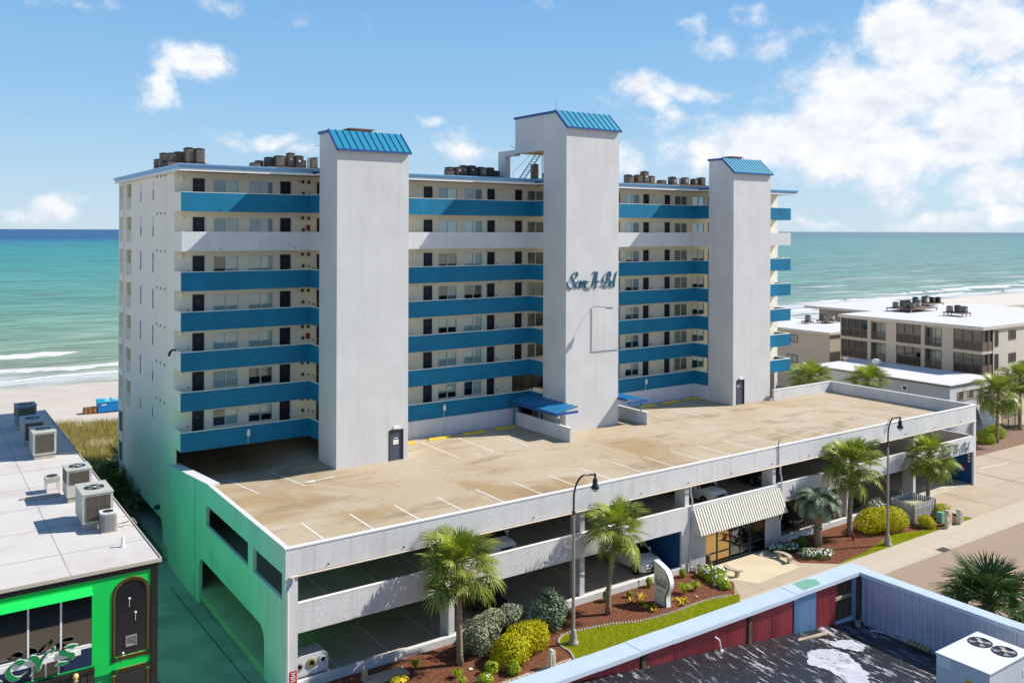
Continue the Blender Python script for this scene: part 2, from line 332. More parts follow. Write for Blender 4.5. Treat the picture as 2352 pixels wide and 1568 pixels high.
def deck_material():
    m = bpy.data.materials.new('deck_concrete'); m.use_nodes = True; nt = m.node_tree; N = nt.nodes; L = nt.links; b = N['Principled BSDF']; b.inputs['Roughness'].default_value = 0.85; b.inputs['Specular IOR Level'].default_value = 0.2
    tc = N.new('ShaderNodeTexCoord')
    def noise(scl, sc, det=6, ro=0.6, dist=0.0, rot=0.0):
        mp = N.new('ShaderNodeMapping'); mp.inputs['Scale'].default_value = scl; mp.inputs['Rotation'].default_value = (0,0,rot); L.new(tc.outputs['Object'], mp.inputs[0])
        n = N.new('ShaderNodeTexNoise'); n.inputs['Scale'].default_value = sc; n.inputs['Detail'].default_value = det; n.inputs['Roughness'].default_value = ro; n.inputs['Distortion'].default_value = dist; L.new(mp.outputs[0], n.inputs['Vector']); return n.outputs['Fac']
    def layer(cur, fac, lo, hi, amt, col):
        r = N.new('ShaderNodeMapRange'); r.clamp = True; r.interpolation_type = 'SMOOTHSTEP'; r.inputs['From Min'].default_value = lo; r.inputs['From Max'].default_value = hi; r.inputs['To Max'].default_value = amt; L.new(fac, r.inputs['Value'])
        mx = N.new('ShaderNodeMix'); mx.data_type = 'RGBA'; L.new(r.outputs[0], mx.inputs[0]); mx.inputs[7].default_value = (*col,1)
        if isinstance(cur, tuple): mx.inputs[6].default_value = (*cur,1)
        else: L.new(cur, mx.inputs[6])
        return mx.outputs[2]
    c = layer((0.435,0.345,0.232), noise((1,1,1),0.16,5), 0.42, 0.62, 0.8, (0.48,0.405,0.305))      # pale weathered areas
    c = layer(c, noise((1,1,1),0.11,6,0.6,0.8), 0.50, 0.66, 0.85, (0.345,0.235,0.115))               # ochre water stains
    c = layer(c, noise((0.35,1,1),0.55,7,0.65,0.5), 0.52, 0.70, 0.7, (0.24,0.175,0.105))           # tyre-worn lanes along the aisle
    c = layer(c, noise((1,0.25,1),0.7,6,0.6,0.3,0.25), 0.58, 0.76, 0.45, (0.22,0.165,0.105))
    c = layer(c, noise((1,1,1),2.2,4,0.5), 0.66, 0.74, 0.5, (0.16,0.12,0.08))                       # oil spots
    c = layer(c, noise((1,1,1),1.1,8,0.7), 0.60, 0.72, 0.35, (0.56,0.49,0.38))                      # scuffed light patches
    v = N.new('ShaderNodeTexVoronoi'); v.feature = 'DISTANCE_TO_EDGE'; v.inputs['Scale'].default_value = 0.22; wv = N.new('ShaderNodeVectorMath'); wv.operation = 'ADD'; nn = N.new('ShaderNodeTexNoise'); nn.inputs['Scale'].default_value = 0.8; nn.inputs['Detail'].default_value = 6
    L.new(tc.outputs['Object'], nn.inputs['Vector']); L.new(tc.outputs['Object'], wv.inputs[0]); L.new(nn.outputs['Color'], wv.inputs[1]); L.new(wv.outputs[0], v.inputs['Vector'])
    inv = N.new('ShaderNodeMath'); inv.operation = 'SUBTRACT'; inv.inputs[0].default_value = 0.02; L.new(v.outputs['Distance'], inv.inputs[1])
    c = layer(c, inv.outputs[0], 0.014, 0.02, 0.16, (0.17,0.125,0.08))                                # hairline cracks
    L.new(c, b.inputs['Base Color']); MATS['deck_concrete'] = m; return m
DECKM = deck_material()
GFLOOR = mat('garage_floor', (0.50,0.44,0.35), 0.85, vary=0.14, vscale=0.4, dirt=0.45, dirtcol=(0.20,0.17,0.13), dscale=0.3, spec=0.2)
ASPH = mat('road_concrete', (0.33,0.245,0.170), 0.9, vary=0.05, vscale=0.12, bump=0.2, bscale=25, dirt=0.18, dirtcol=(0.24,0.175,0.12), dscale=0.15, spec=0.2)
LINE = mat('line_white', (0.72,0.69,0.63), 0.7, vary=0.10, vscale=3, dirt=0.35, dirtcol=(0.45,0.36,0.25), dscale=1.5)
YEL = mat('stop_yellow', (0.75,0.48,0.02), 0.6, vary=0.08, vscale=3)
MULCH = mat('mulch', (0.175,0.068,0.037), 0.95, vary=0.35, vscale=6, bump=0.9, bscale=16, spec=0.1)
LAWN = mat('lawn_soil', (0.24,0.27,0.015), 0.95, vary=0.25, vscale=1.2, bump=0.6, bscale=20, spec=0.1, dirt=0.5, dirtcol=(0.28,0.24,0.07), dscale=0.5)

def sea_material():
    m = bpy.data.materials.new('sea_water'); m.use_nodes = True; nt = m.node_tree; N = nt.nodes; L = nt.links
    b = N['Principled BSDF']; b.inputs['Roughness'].default_value = 0.35; b.inputs['Specular IOR Level'].default_value = 0.12
    g = N.new('ShaderNodeNewGeometry'); sp = N.new('ShaderNodeSeparateXYZ'); L.new(g.outputs['Position'], sp.inputs[0])
    def M(op, a, b_=None, c=None, clamp=False):
        n = N.new('ShaderNodeMath'); n.operation = op; n.use_clamp = clamp
        for i, v in enumerate((a, b_, c)):
            if v is None: continue
            if isinstance(v, (int, float)): n.inputs[i].default_value = v
            else: L.new(v, n.inputs[i])
        return n.outputs[0]
    def noise(scl, sc, det=5, ro=0.55, dist=0.0):
        mp = N.new('ShaderNodeMapping'); mp.inputs['Scale'].default_value = scl; L.new(g.outputs['Position'], mp.inputs[0])
        n = N.new('ShaderNodeTexNoise'); n.inputs['Scale'].default_value = sc; n.inputs['Detail'].default_value = det; n.inputs['Roughness'].default_value = ro; n.inputs['Distortion'].default_value = dist
        L.new(mp.outputs[0], n.inputs['Vector']); return n.outputs['Fac']
    Y = sp.outputs['Y']; X = sp.outputs['X']
    Yw = M('ADD', Y, M('MULTIPLY', M('SUBTRACT', noise((0.006,0.012,1),1.0,3), 0.5), M('MULTIPLY', Y, 0.5)))
    lg = M('LOGARITHM', M('MAXIMUM', M('SUBTRACT', Yw, 60), 20), 10)        # depth of water grows with distance from the shore
    cr = N.new('ShaderNodeValToRGB'); E_ = cr.color_ramp.elements
    stops = [(1.72,(0.29,0.29,0.20)),(1.95,(0.22,0.285,0.18)),(2.15,(0.155,0.27,0.175)),(2.40,(0.095,0.255,0.19)),(2.75,(0.045,0.235,0.20)),(3.1,(0.022,0.205,0.20)),(3.27,(0.010,0.15,0.20)),(3.40,(0.003,0.055,0.17)),(4.2,(0.003,0.045,0.15))]
    lo, hi = 1.6, 4.3
    while len(E_) < len(stops): E_.new(0.5)
    for e, (p, c) in zip(E_, stops): e.position = (p-lo)/(hi-lo); e.color = (*c, 1)
    L.new(M('DIVIDE', M('SUBTRACT', lg, lo), hi-lo), cr.inputs[0])
    # shallower, paler bank in the east (larger X for the same distance)
    bank = N.new('ShaderNodeMapRange'); bank.clamp = True; bank.inputs['From Min'].default_value = 0.45; bank.inputs['From Max'].default_value = 1.3; L.new(M('DIVIDE', X, M('MAXIMUM', Y, 1)), bank.inputs['Value'])
    mxb = N.new('ShaderNodeMix'); mxb.data_type = 'RGBA'; L.new(M('MULTIPLY', bank.outputs[0], 0.62), mxb.inputs[0]); L.new(cr.outputs[0], mxb.inputs[6]); mxb.inputs[7].default_value = (0.145,0.25,0.225,1)
    # wave streaks, crest lines parallel to the shore
    st = noise((0.02,0.11,1),1.0,6,0.6,0.4); st2 = noise((0.09,0.5,1),1.0,5,0.6,0.3)
    mod = M('ADD', 1.0, M('ADD', M('MULTIPLY', M('SUBTRACT', st, 0.5), 2.0), M('MULTIPLY', M('SUBTRACT', st2, 0.5), 2.4)))
    vm = N.new('ShaderNodeVectorMath'); vm.operation = 'SCALE'; L.new(mxb.outputs[2], vm.inputs[0]); L.new(mod, vm.inputs['Scale'])
    # foam: ragged breaker lines near the shore and the wash at the water's edge
    wob = M('MULTIPLY', M('SUBTRACT', noise((0.022,0.02,1),1.0,4), 0.5), 26)
    lace = noise((0.07,0.32,1),1.0,8,0.68,0.6)
    patch = noise((0.016,0.03,1),1.0,3)
    foam = None
    for yc, w, amt, thr in ((119,8,1.5,0.30),(131,7.0,1.5,0.40),(147,11.0,2.2,0.40),(163,5.0,1.5,0.46),(180,6,1.5,0.47),(205,4.5,1.3,0.50),(235,3.5,1.0,0.53)):
        d = M('ABSOLUTE', M('SUBTRACT', M('ADD', Y, wob), yc)); f = M('SUBTRACT', 1.0, M('DIVIDE', d, w), clamp=True)
        f = M('MULTIPLY', f, amt)
        pm = M('MULTIPLY', M('SUBTRACT', patch, thr), 9.0, clamp=True)
        f = M('MULTIPLY', f, pm); foam = f if foam is None else M('MAXIMUM', foam, f)
    near = N.new('ShaderNodeMapRange'); near.clamp = True; near.inputs['From Min'].default_value = 175; near.inputs['From Max'].default_value = 112; near.inputs['To Max'].default_value = 0.9; L.new(Y, near.inputs['Value'])
    lacy = M('MULTIPLY', M('MULTIPLY', M('SUBTRACT', lace, 0.53), 9.0, clamp=True), near.outputs[0])
    foam = M('MAXIMUM', M('MULTIPLY', M('ADD', M('MULTIPLY', lace, 2.6), -0.65, clamp=True), M('MULTIPLY', foam, 1.5), clamp=True), lacy)
    caps = M('MULTIPLY', M('SUBTRACT', noise((0.06,0.40,1),1.0,6,0.62,0.3), 0.69), 14, clamp=True)
    far = N.new('ShaderNodeMapRange'); far.clamp = True; far.inputs['From Min'].default_value = 900; far.inputs['From Max'].default_value = 250; L.new(Y, far.inputs['Value'])
    foam = M('MAXIMUM', foam, M('MULTIPLY', caps, M('MULTIPLY', far.outputs[0], 0.6)))
    mx = N.new('ShaderNodeMix'); mx.data_type = 'RGBA'; L.new(foam, mx.inputs[0]); L.new(vm.outputs[0], mx.inputs[6]); mx.inputs[7].default_value = (0.56,0.55,0.52,1)
    L.new(mx.outputs[2], b.inputs['Base Color'])
    bp = N.new('ShaderNodeBump'); bp.inputs['Strength'].default_value = 0.5; bp.inputs['Distance'].default_value = 1.2
    L.new(M('ADD', st2, M('MULTIPLY', foam, 0.6)), bp.inputs['Height']); L.new(bp.outputs[0], b.inputs['Normal'])
    MATS['sea_water'] = m; return m
SEA = sea_material()

mb = MB(); mb.add([(-3000,-3000,-1.6),(3000,-3000,-1.6),(3000,75,-1.6),(-3000,75,-1.6)], [(0,1,2,3)])
struct(mb.build('ground', EARTH))
# beach: uneven sand from the dune foot down under the water
def beach():
    mb = MB(); xs = [-900,-300,-120]+[ -60+i*3 for i in range(0,101)]+[300,500,900]; ys = [40,46,52,58,64,70,75,80,86,92,98,104,109,114,119,126,140]
    rnd = random.Random(3); idx = {}
    for j, y in enumerate(ys):
        for i, x in enumerate(xs):
            t = (y-40)/74.0; z = -1.35-0.2*t if y < 92 else -1.5-(y-92)*0.052
            z += rnd.uniform(-0.10,0.10)*(1 if y < 110 else 0.3)
            if 44 < y < 70: z += 0.35
            idx[i,j] = len(mb.v); mb.v.append((x,y,z))
    for j in range(len(ys)-1):
        for i in range(len(xs)-1):
            mb.f.append((idx[i,j],idx[i+1,j],idx[i+1,j+1],idx[i,j+1])); mb.m.append(0); mb.sm.append(True)
    return struct(mb.build('beach', SAND))
beach()
mb = MB(); mb.add([(-70000,108,-2.62),(70000,108,-2.62),(70000,80000,-2.62),(-70000,80000,-2.62)], [(0,1,2,3)])
struct(mb.build('sea', SEA))
# breaking waves: ragged foam ridges standing a little above the water
def surf():
    mb = MB(); rr = random.Random(31)
    for x0, x1, y, w, h in ((-34,14,152,5.5,0.55),(-40,30,137,2.0,0.2),(-60,60,122,2.5,0.08),(205,300,127,3.5,0.3),(235,345,149,4.5,0.5),(290,440,163,4.5,0.5),(180,262,120,2.6,0.1),(330,520,142,3.5,0.35),(350,560,126,3.0,0.15),(420,640,178,4.0,0.4),(120,205,124,2.6,0.2),(150,230,139,2.5,0.3)):
        n = int((x1-x0)/1.6); rows = []; ph = rr.uniform(0,9)
        for i in range(n+1):
            t = i/n; x = x0+(x1-x0)*t; taper = min(1,6*t,6*(1-t)); yc = y+3.4*math.sin(x*0.05+ph)+0.8*math.sin(x*0.23+ph*2)
            env = 0.25+0.75*abs(math.sin(x*0.09+ph))*abs(math.sin(x*0.031+ph*1.7)+0.5); a = 1.7*w*taper*env*rr.uniform(0.6,1.15); b = w*taper*env*rr.uniform(0.2,0.7); hh = h*taper*rr.uniform(0.5,1.1)
            rows.append([(x,yc-a,-2.60),(x,yc-a*0.4,-2.58+hh*0.5),(x,yc,-2.58+hh),(x,yc+b,-2.60)])
        vs = [p for r_ in rows for p in r_]; fs = []
        for i in range(n):
            if rr.random() < 0.06: continue
            for j in range(3): fs.append((i*4+j,(i+1)*4+j,(i+1)*4+j+1,i*4+j+1))
        mb.smooth = True; mb.add(vs, fs)
    return stuff(mb.build('surf_foam', mat('foam', (0.60,0.59,0.56), 0.9, vary=0.18, vscale=0.9, bump=0.8, bscale=1.5)))
surf()

# street, pavement, drives, alley
G0 = -0.40
struct(sheet('road', [(-400,-17.2),(600,-17.2),(600,-7.5),(-400,-7.5)], G0-0.16, ASPH))
mbk = MB(); mbk.box(-60,160,-7.56,-7.38,G0-0.7,G0+0.004); struct(mbk.build('kerb', CONCL))
walk = struct(sheet('sidewalk', [(-60,-7.38),(160,-7.38),(160,-4.86),(-60,-4.86)], G0-0.03, CONC))
mbs = MB(); mbs.box(-0.745,0.745,-1.245,1.245,-0.05,0.0); slab_me = mbs.mesh('slab', CONCL)
for i in range(60):
    x = 5+i*1.5
    o = inst(slab_me, 'slab', walk, (x,-6.12,G0+random.uniform(0.0,0.006)))
DRV = struct(sheet('driveway', [(53.9,-4.86),(160,-4.86),(160,60),(64.5,60),(64.5,14.7),(53.9,14.7)], G0-0.10, CONC))
for p0, p1, w in (((67.7,14),(67.2,-4.8),0.09),((64.6,5.2),(110,5.0),0.03),((64.6,-1.2),(110,-1.2),0.03),((74.5,14),(74.5,-4.8),0.03),((82,9),(82,-4.8),0.03),((58.5,0.2),(58.5,-4.8),0.03)):
    a, b = Vector(p0), Vector(p1); d = (b-a).normalized(); nn = Vector((-d.y,d.x))*w/2
    MB().add([(q.x,q.y,G0-0.094) for q in (a-nn,b-nn,b+nn,a+nn)], [(0,1,2,3)]).build('joint', MATS['dark_metal'], DRV)
for p0, p1, w in (((69.3,2.6),(73.5,2.1),0.12),((73.8,0.2),(78,-0.3),0.12),((69.3,8.0),(73.5,7.6),0.12)):
    a, b = Vector(p0), Vector(p1); d = (b-a).normalized(); nn = Vector((-d.y,d.x))*w/2
    MB().add([(q.x,q.y,G0-0.09) for q in (a-nn,b-nn,b+nn,a+nn)], [(0,1,2,3)]).build('bay_line', LINE, DRV)
MB().add([(57.6,1.9,G0-0.02),(60.4,0.5,G0-0.02),(59.8,1.6,G0-0.02),(61.2,2.6,G0-0.02)], [(0,1,2,3)]).build('arrow_mark', LINE, DRV)
# alley between the garage and the pub
def alley():
    mb = MB(); ys = [-4.8,0,3,6,9,12,15,18,22,30,43]; xs = [-7.2,-5,-3,-1.5,0.2]
    def z(x,y): return -0.80-0.03*max(0,min(y,16))+ (0.45*max(0,-y/4.8) if y<0 else 0)
    for y in ys:
        for x in xs: mb.v.append((x,y,z(x,y)+0.02*math.sin(x*1.3)))
    n = len(xs)
    for j in range(len(ys)-1):
        for i in range(n-1): mb.f.append((j*n+i,j*n+i+1,(j+1)*n+i+1,(j+1)*n+i)); mb.m.append(0); mb.sm.append(True)
    o = struct(mb.build('alley', ALLEY))
    # joints: a broad drain channel and thin saw cuts, laid just above the slab
    for pts, w in ((((-1.0,18.5),(-1.0,-1.5)),0.035),(((-5.9,9),(-4.6,5.5),(-3.4,2.6),(-2.6,0.2)),0.13),(((-5.9,7.0),(-4.9,6.9)),0.04),(((-5.6,4.2),(-4.0,4.0)),0.04)):
        m2 = MB()
        for a, b in zip(pts[:-1], pts[1:]):
            a = Vector(a); b = Vector(b); d = (b-a).normalized(); nrm = Vector((-d.y,d.x))*w/2
            q = [a-nrm,b-nrm,b+nrm,a+nrm]; k = 6
            for t in range(k):
                p = [a.lerp(b,t/k)-nrm,a.lerp(b,(t+1)/k)-nrm,a.lerp(b,(t+1)/k)+nrm,a.lerp(b,t/k)+nrm]
                m2.add([(v.x,v.y,z(v.x,v.y)+0.03) for v in p], [(0,1,2,3)])
        m2.build('joint', MATS['black_rubber'], o)
alley()

# ---------------------------------------------------------------- main condominium building
YC, YI, YB = 20.24, 22.19, 41.1          # band face, corridor wall, rear
XR = 63.7
TW = [(9.03,14.54),(28.95,34.60),(48.95,54.25)]
TY0, TY1 = 15.3, 18.4
def ztop(k): return 8.31+2.706*k         # top of parapet band of floor k
def zfl(k): return ztop(k)-0.98
B = thing('condominium_building', 'nine storey white condominium with blue balcony bands and three stair towers', 'building', (0,20.24,-1.3))
DOORS = [(1.21,2.07),(7.49,8.38),(10.35,11.2),(19.54,20.39),(25.73,26.56),(28.63,29.44),(40.0,40.86),(43.83,44.66),(46.7,47.51),(52.87,53.7)]
WINS = [(2.66,4.42),(5.2,6.98),(20.97,22.72),(23.47,25.23),(30.02,31.81),(41.56,43.32),(48.11,49.87),(50.61,52.35)]
BL = {6:['DC','BB','ML','DM','DM','DW','DM','DC'],5:['MC','GU','LL','LL','DM','WW','MM','MC'],4:['DL','LL','MM','LL','DM','LL','DU','BB'],
      3:['LL','LL','DU','DD','LL','DL','LL','DB'],2:['LL','LL','hh','LL','DD','LL','DM','MM'],1:['LL','DD','LL','LL','DD','MM','LL','LL'],0:['GL','hh','hh','DL','--','hh','DM','DL']}
holes = []
for k in range(7):
    f = zfl(k)
    for i, (a, b) in enumerate(DOORS):
        if k == 0 and i == 5: continue
        holes.append((a,b,f+0.005,f+2.03))
    for i, (a, b) in enumerate(WINS):
        if k == 0 and i == 4: holes.append((28.4,31.95,f+0.005,f+2.2)); continue
        holes.append((a,b,f+0.75,f+1.94))
MB().wall('y', YI, YI+0.18, 0.2, XR-0.2, 7.0, 26.0, holes).build('corridor_wall', CREAM, B)
# slabs
for k in range(7):
    f = zfl(k); m2 = MB(); m2.box(0.21,XR-0.21,YC+0.16,YB-0.3,f-0.2,f)
    for a, b in TW: m2.box(a+0.16,b-0.16,TY1+0.01,YC+0.158,f-0.2,f-0.001)
    m2.build('floor_slab', CREAM, B)
# parapet bands
RUNS = [[(0.0,YC),(TW[0][0],YC),(TW[0][0],TY1+0.003)],[(TW[0][1],TY1+0.003),(TW[0][1],YC),(TW[1][0],YC),(TW[1][0],TY1+0.003)],
        [(TW[1][1],TY1+0.003),(TW[1][1],YC),(TW[2][0],YC),(TW[2][0],TY1+0.003)],[(TW[2][1],TY1+0.003),(TW[2][1],YC),(XR,YC),(XR,YI)]]
for k in range(7):
    t = ztop(k)
    for run in RUNS:
        MB().run(run, t-1.32, t-0.035, 0.15).build('balcony_band', GREYW if k == 5 else BLUE, B)
        MB().run(run, t-0.034, t, 0.155).build('band_cap', TRIMW if k == 5 else CREAM, B)
    # white return at the open left end of the corridor, with its drain hole
    MB().box(-0.001,0.15,YC+0.152,YI-0.002,t-1.32,t).build('band_return', CREAM, B)
    for x in (2.6,5.4,7.9,18.2,21.3,24.6,27.9,37,41,44.5,47.6):
        m2 = MB(); m2.tube([(x,YC-0.004,t-1.16),(x,YC-0.05,t-1.17)], 0.035, 6); m2.build('scupper', DARK, B)
# walls under the lowest band in the middle bays
MB().run([(TW[0][1],TY1),(TW[0][1],YC+0.03),(TW[1][0],YC+0.03)], 5.5, ztop(0)-1.325, 0.2).build('base_wall', GREYW, B)
MB().run([(TW[1][1],TY1),(TW[1][1],YC+0.03),(TW[2][0],YC+0.03),(TW[2][0],TY1)], 5.5, ztop(0)-1.325, 0.2).build('base_wall', GREYW, B)
# left end wall
eh = []
for k in range(7):
    f = zfl(k); eh += [(39.1,40.8,f+0.05,f+2.15),(36.1,38.1,f+0.05,f+2.15)]
    eh += [(32.38,32.66,f+0.62,f+1.36),(32.38,32.66,f+1.40,f+2.1),(28.26,28.54,f+0.62,f+1.36),(28.26,28.54,f+1.40,f+2.1)]
    eh += [(y-0.16,y+0.16,f+2.20,f+2.36) for y in (24.82,26.0,27.17)]
for z0 in (4.7,2.1,-0.5): eh.append((39.1,40.8,z0,z0+1.75))
eh.append((25.2,34.3,-1.3,1.15))
MB().wall('x', 0.0, 0.2, YI, YB, -1.5, 26.05, eh).build('end_wall', mat('stucco_warm', (0.94,0.84,0.70), 0.85, vary=0.03, vscale=0.4, streak=0.15, scol=(0.6,0.5,0.4), stucco=0.1, dirt=0.08, dirtcol=(0.6,0.5,0.4), spec=0.15), B)
for yy, sg in ((25.2,1),(34.3,-1)):
    pts = [(yy,1.15)]+[(yy+sg*(0.9-0.9*math.cos(R(a))), 1.15-0.9+0.9*math.sin(R(a))) for a in range(0,91,15)]
    if sg < 0: pts = pts[::-1]
    MB().prism(pts[::-1], 'x', 0.001, 0.199).build('arch_corner', CREAM, B)   # rounded corner of the drive-through arch
slit = MB().box(-0.012,0.02,-0.14,0.14,-0.37,0.37).mesh('slit_pane', DARK); slit2 = MB().box(-0.012,0.02,-0.14,0.14,-0.37,0.37).mesh('slit_pane', mat('slit_pale', (0.42,0.42,0.40), 0.3))
vent = MB()
for i in range(4): vent.box(-0.015,0.06,-0.16,0.16,-0.08+i*0.042,-0.06+i*0.042)
vent.box(0.01,0.05,-0.16,0.16,-0.08,0.08); ventm = vent.mesh('vent_grille', mat('vent_dark', (0.10,0.10,0.10), 0.6))
# railing of the end balconies
def rail_me(w):
    m = MB(); m.box(0.05,0.10,0,w,1.0,1.06); m.box(0.06,0.09,0,w,0.9,0.93); m.box(0.06,0.09,0,w,0.06,0.1)
    n = int(w/0.11)
    for i in range(n): m.box(0.065,0.085,(i+.4)*w/n,(i+.4)*w/n+0.03,0.1,0.9)
    return m.mesh('balcony_railing', CREAM)
ra, rb = rail_me(1.7), rail_me(2.0)
for k in range(7):
    f = zfl(k)
    inst(slit, 'slit_pane', B, (0,32.52,f+0.99)); inst(slit, 'slit_pane', B, (0,28.4,f+0.99))
    inst(slit2 if k > 4 or k < 1 else slit, 'slit_pane', B, (0,32.52,f+1.75), sc=(1,1,0.94)); inst(slit2 if k > 4 or k in (0,1) else slit, 'slit_pane', B, (0,28.4,f+1.75), sc=(1,1,0.94))
    for y in (24.82,26.0,27.17): inst(ventm, 'vent_grille', B, (0,y,f+2.28))
    inst(ra, 'balcony_railing', B, (0,39.1,f)); inst(rb, 'balcony_railing', B, (0,36.1,f))
    m2 = MB(); m2.box(0.2,0.75,38.35,38.6,f,f+2.5); m2.box(0.2,0.45,40.75,41.0,f,f+2.5); m2.build('balcony_pillar', CREAM, B)
for z0 in (4.7,2.1,-0.5): MB().box(0.12,0.15,39.1,40.8,z0,z0+1.75).build('shade_sheet', mat('shade_navy_%g'%z0, (0.012,0.035,0.11), 0.6), B)  # dark sheets paint the shade of the unlit garage into the openings
# downpipes on the end wall
m2 = MB(); m2.tube([(-0.06,24.3,26.0),(-0.06,24.3,12.0)], 0.02, 6); m2.build('conduit', CREAM, B)
m2 = MB(); m2.tube([(-0.07,38.75,26.2),(-0.07,38.75,1.5)], 0.045, 6); m2.build('downpipe', CREAM, B)
m2 = MB(); m2.box(-0.32,0.0,21.5,21.75,13.7,13.8); m2.tube([(-0.3,21.62,13.72),(-0.42,21.62,13.55),(-0.45,21.62,13.35)],0.09,8); m2.build('security_camera', DARK, B)
m2 = MB(); m2.lathe((-0.2,26.05,1.75),[(0.05,0.3),(0.18,0.25),(0.2,0.0),(0.12,-0.02)],10); m2.build('wall_lamp', DARK, B)
# rear, right end and inner cross walls (closed shell)
MB().wall('y', 36.0, 36.2, 0.2, XR-0.2, -1.5, 26.0).build('rear_wall', CREAM, B)
MB().wall('x', XR-0.2, XR, YI+0.001, YB, -1.5, 26.05, [(38.9,40.8,zfl(k)+0.05,zfl(k)+2.15) for k in range(7)]).build('end_wall', CREAM, B)
MB().box(63.55,63.98,YI-0.0,YI+0.35,5.0,26.0).build('corner_pier', TRIMW, B)
# roof slab, soffit beam and stepped blue fascia
m2 = MB(); m2.box(-0.25,XR+0.25,YC-0.55,YB+0.2,26.03,26.28)
for a, b in TW: m2.box(a,b,TY1+0.004,YC-0.551,26.03,26.279)
m2.build('roof_slab', mat('roof_membrane', (0.55,0.53,0.50), 0.9, vary=0.1, vscale=0.5), B)
FR = [[(-0.28,YB+0.22),(-0.28,YC-0.58),(TW[0][0],YC-0.58),(TW[0][0],TY1+0.003)],[(TW[0][1],TY1+0.003),(TW[0][1],YC-0.58),(TW[1][0],YC-0.58),(TW[1][0],TY1+0.003)],
      [(TW[1][1],TY1+0.003),(TW[1][1],YC-0.58),(TW[2][0],YC-0.58),(TW[2][0],TY1+0.003)],[(TW[2][1],TY1+0.003),(TW[2][1],YC-0.58),(XR+0.28,YC-0.58),(XR+0.28,YB+0.22)]]
for run in FR:
    def offs(d):
        # push the run outwards (to the right of travel) by d, leaving the ends against the towers alone
        out = []; n = len(run)
        for i, p in enumerate(run):
            p = Vector(p); ds = []
            if i > 0: ds.append((p-Vector(run[i-1])).normalized())
            if i < n-1: ds.append((Vector(run[i+1])-p).normalized())
            ns = [Vector((q.y,-q.x)) for q in ds]; v = ns[0] if len(ns) == 1 else ns[0]+ns[1]
            out.append((p.x+v.x*d, p.y+v.y*d))
        return out
    MB().run(run, 26.10, 26.16, 0.02).build('fascia_step', FASC, B)
    MB().run(offs(0.04), 26.161, 26.235, 0.06).build('fascia_step', FASC, B)
    MB().run(offs(0.085), 26.236, 26.31, 0.11).build('fascia_step', FASC, B)
    MB().run(offs(0.13), 26.311, 26.40, 0.20).build('fascia_step', FASC, B)
    MB().run(run, 25.92, 26.099, 0.10).build('soffit_beam', TRIMW, B)

# windows and doors of the corridor wall
def window_parts():
    w, h = 1.76, 1.19; fr = MB()
    for x0, x1, z0, z1 in ((-0.05,w+0.05,-0.05,0.03),(-0.05,w+0.05,h-0.03,h+0.05),(-0.05,0.03,0.03,h-0.03),(w-0.03,w+0.05,0.03,h-0.03),(w/2-0.03,w/2+0.03,0.03,h-0.03)): fr.box(x0,x1,-0.035,0.05,z0,z1)
    pane = MB().box(0,w/2-0.07,0.0,0.01,0,h-0.07)
    return fr.mesh('window_frame', TRIMW), pane.mesh('pane', GLASS)
WF, PANE = window_parts()
def blind(mt, h0):
    m = MB(); n = 16; w, h = 1.76/2-0.08, 1.12
    if h0 >= 0:
        for i in range(n):
            z = h0+(h-h0)*i/n; m.box(0,w,0.0,0.004+0.012*(i%2),z,z+(h-h0)/n-0.004)
    return m.mesh('blind', mt)
BLM = {'L':blind(BLINDW,0),'W':blind(TRIMW,0),'C':blind(BLINDC,0),'M':blind(BLINDG,0),'B':blind(BLINDB,0),'U':blind(BLINDU,0),'h':blind(BLINDW,0.42),'G':blind(mat('blind_slate',(0.10,0.11,0.14),0.7),0)}
dm = MB(); dm.box(0,0.83,0.06,0.10,0,2.0)
for (a, b, c, d) in ((0.1,0.38,1.1,1.85),(0.46,0.74,1.1,1.85),(0.1,0.38,0.2,0.95),(0.46,0.74,0.2,0.95)): dm.box(a,b,0.045,0.06,c,d)
DOORM = dm.mesh('door', NAVY)
fm = MB()
for x0, x1, z0, z1 in ((-0.08,0.01,0,2.09),(0.84,0.93,0,2.09),(0.01,0.84,2.0,2.09)): fm.box(x0,x1,-0.03,0.06,z0,z1)
DFR = fm.mesh('door_frame', TRIMW)
NUM = MB().box(0.37,0.47,0.035,0.045,1.50,1.53).mesh('number_plate', GREYM)
KNOB = MB().lathe((0,0,0),[(0.01,0),(0.035,0.01),(0.035,0.03),(0.01,0.04)],8).mesh('knob', GREYM)
for k in range(7):
    f = zfl(k)
    for i, (a, b) in enumerate(DOORS):
        if k == 0 and i == 5: continue
        d = inst(DOORM, 'door', B, (a+0.015,YI,f+0.01)); inst(DFR, 'door_frame', d, (a+0.01,YI,f+0.01)); inst(NUM, 'number_plate', d, (a+0.015,YI,f+0.01))
        inst(KNOB, 'knob', d, (a+(0.75 if i%2 else 0.1),YI+0.045,f+0.98), (R(90),0,0))
    for i, (a, b) in enumerate(WINS):
        code = BL[k][i]
        if code == '--': continue
        w = inst(WF, 'window', B, (a,YI,f+0.75))
        for s in (0,1):
            inst(PANE, 'pane', w, (a+0.035+s*0.88,YI+0.01+0.012*s,f+0.785))
            if code[s] in BLM: inst(BLM[code[s]], 'blind', w, (a+0.035+s*0.88,YI+0.075,f+0.77))
# ground floor lobby glazing beside the middle tower
g = MB().box(28.42,31.93,YI+0.06,YI+0.08,zfl(0)+0.02,zfl(0)+2.18).build('lobby_glass', SMOKE, B)
for x in (28.45,29.5,30.6,31.85): MB().box(x,x+0.06,YI+0.02,YI+0.055,zfl(0)+0.02,zfl(0)+2.18).build('mullion', DARK, g)
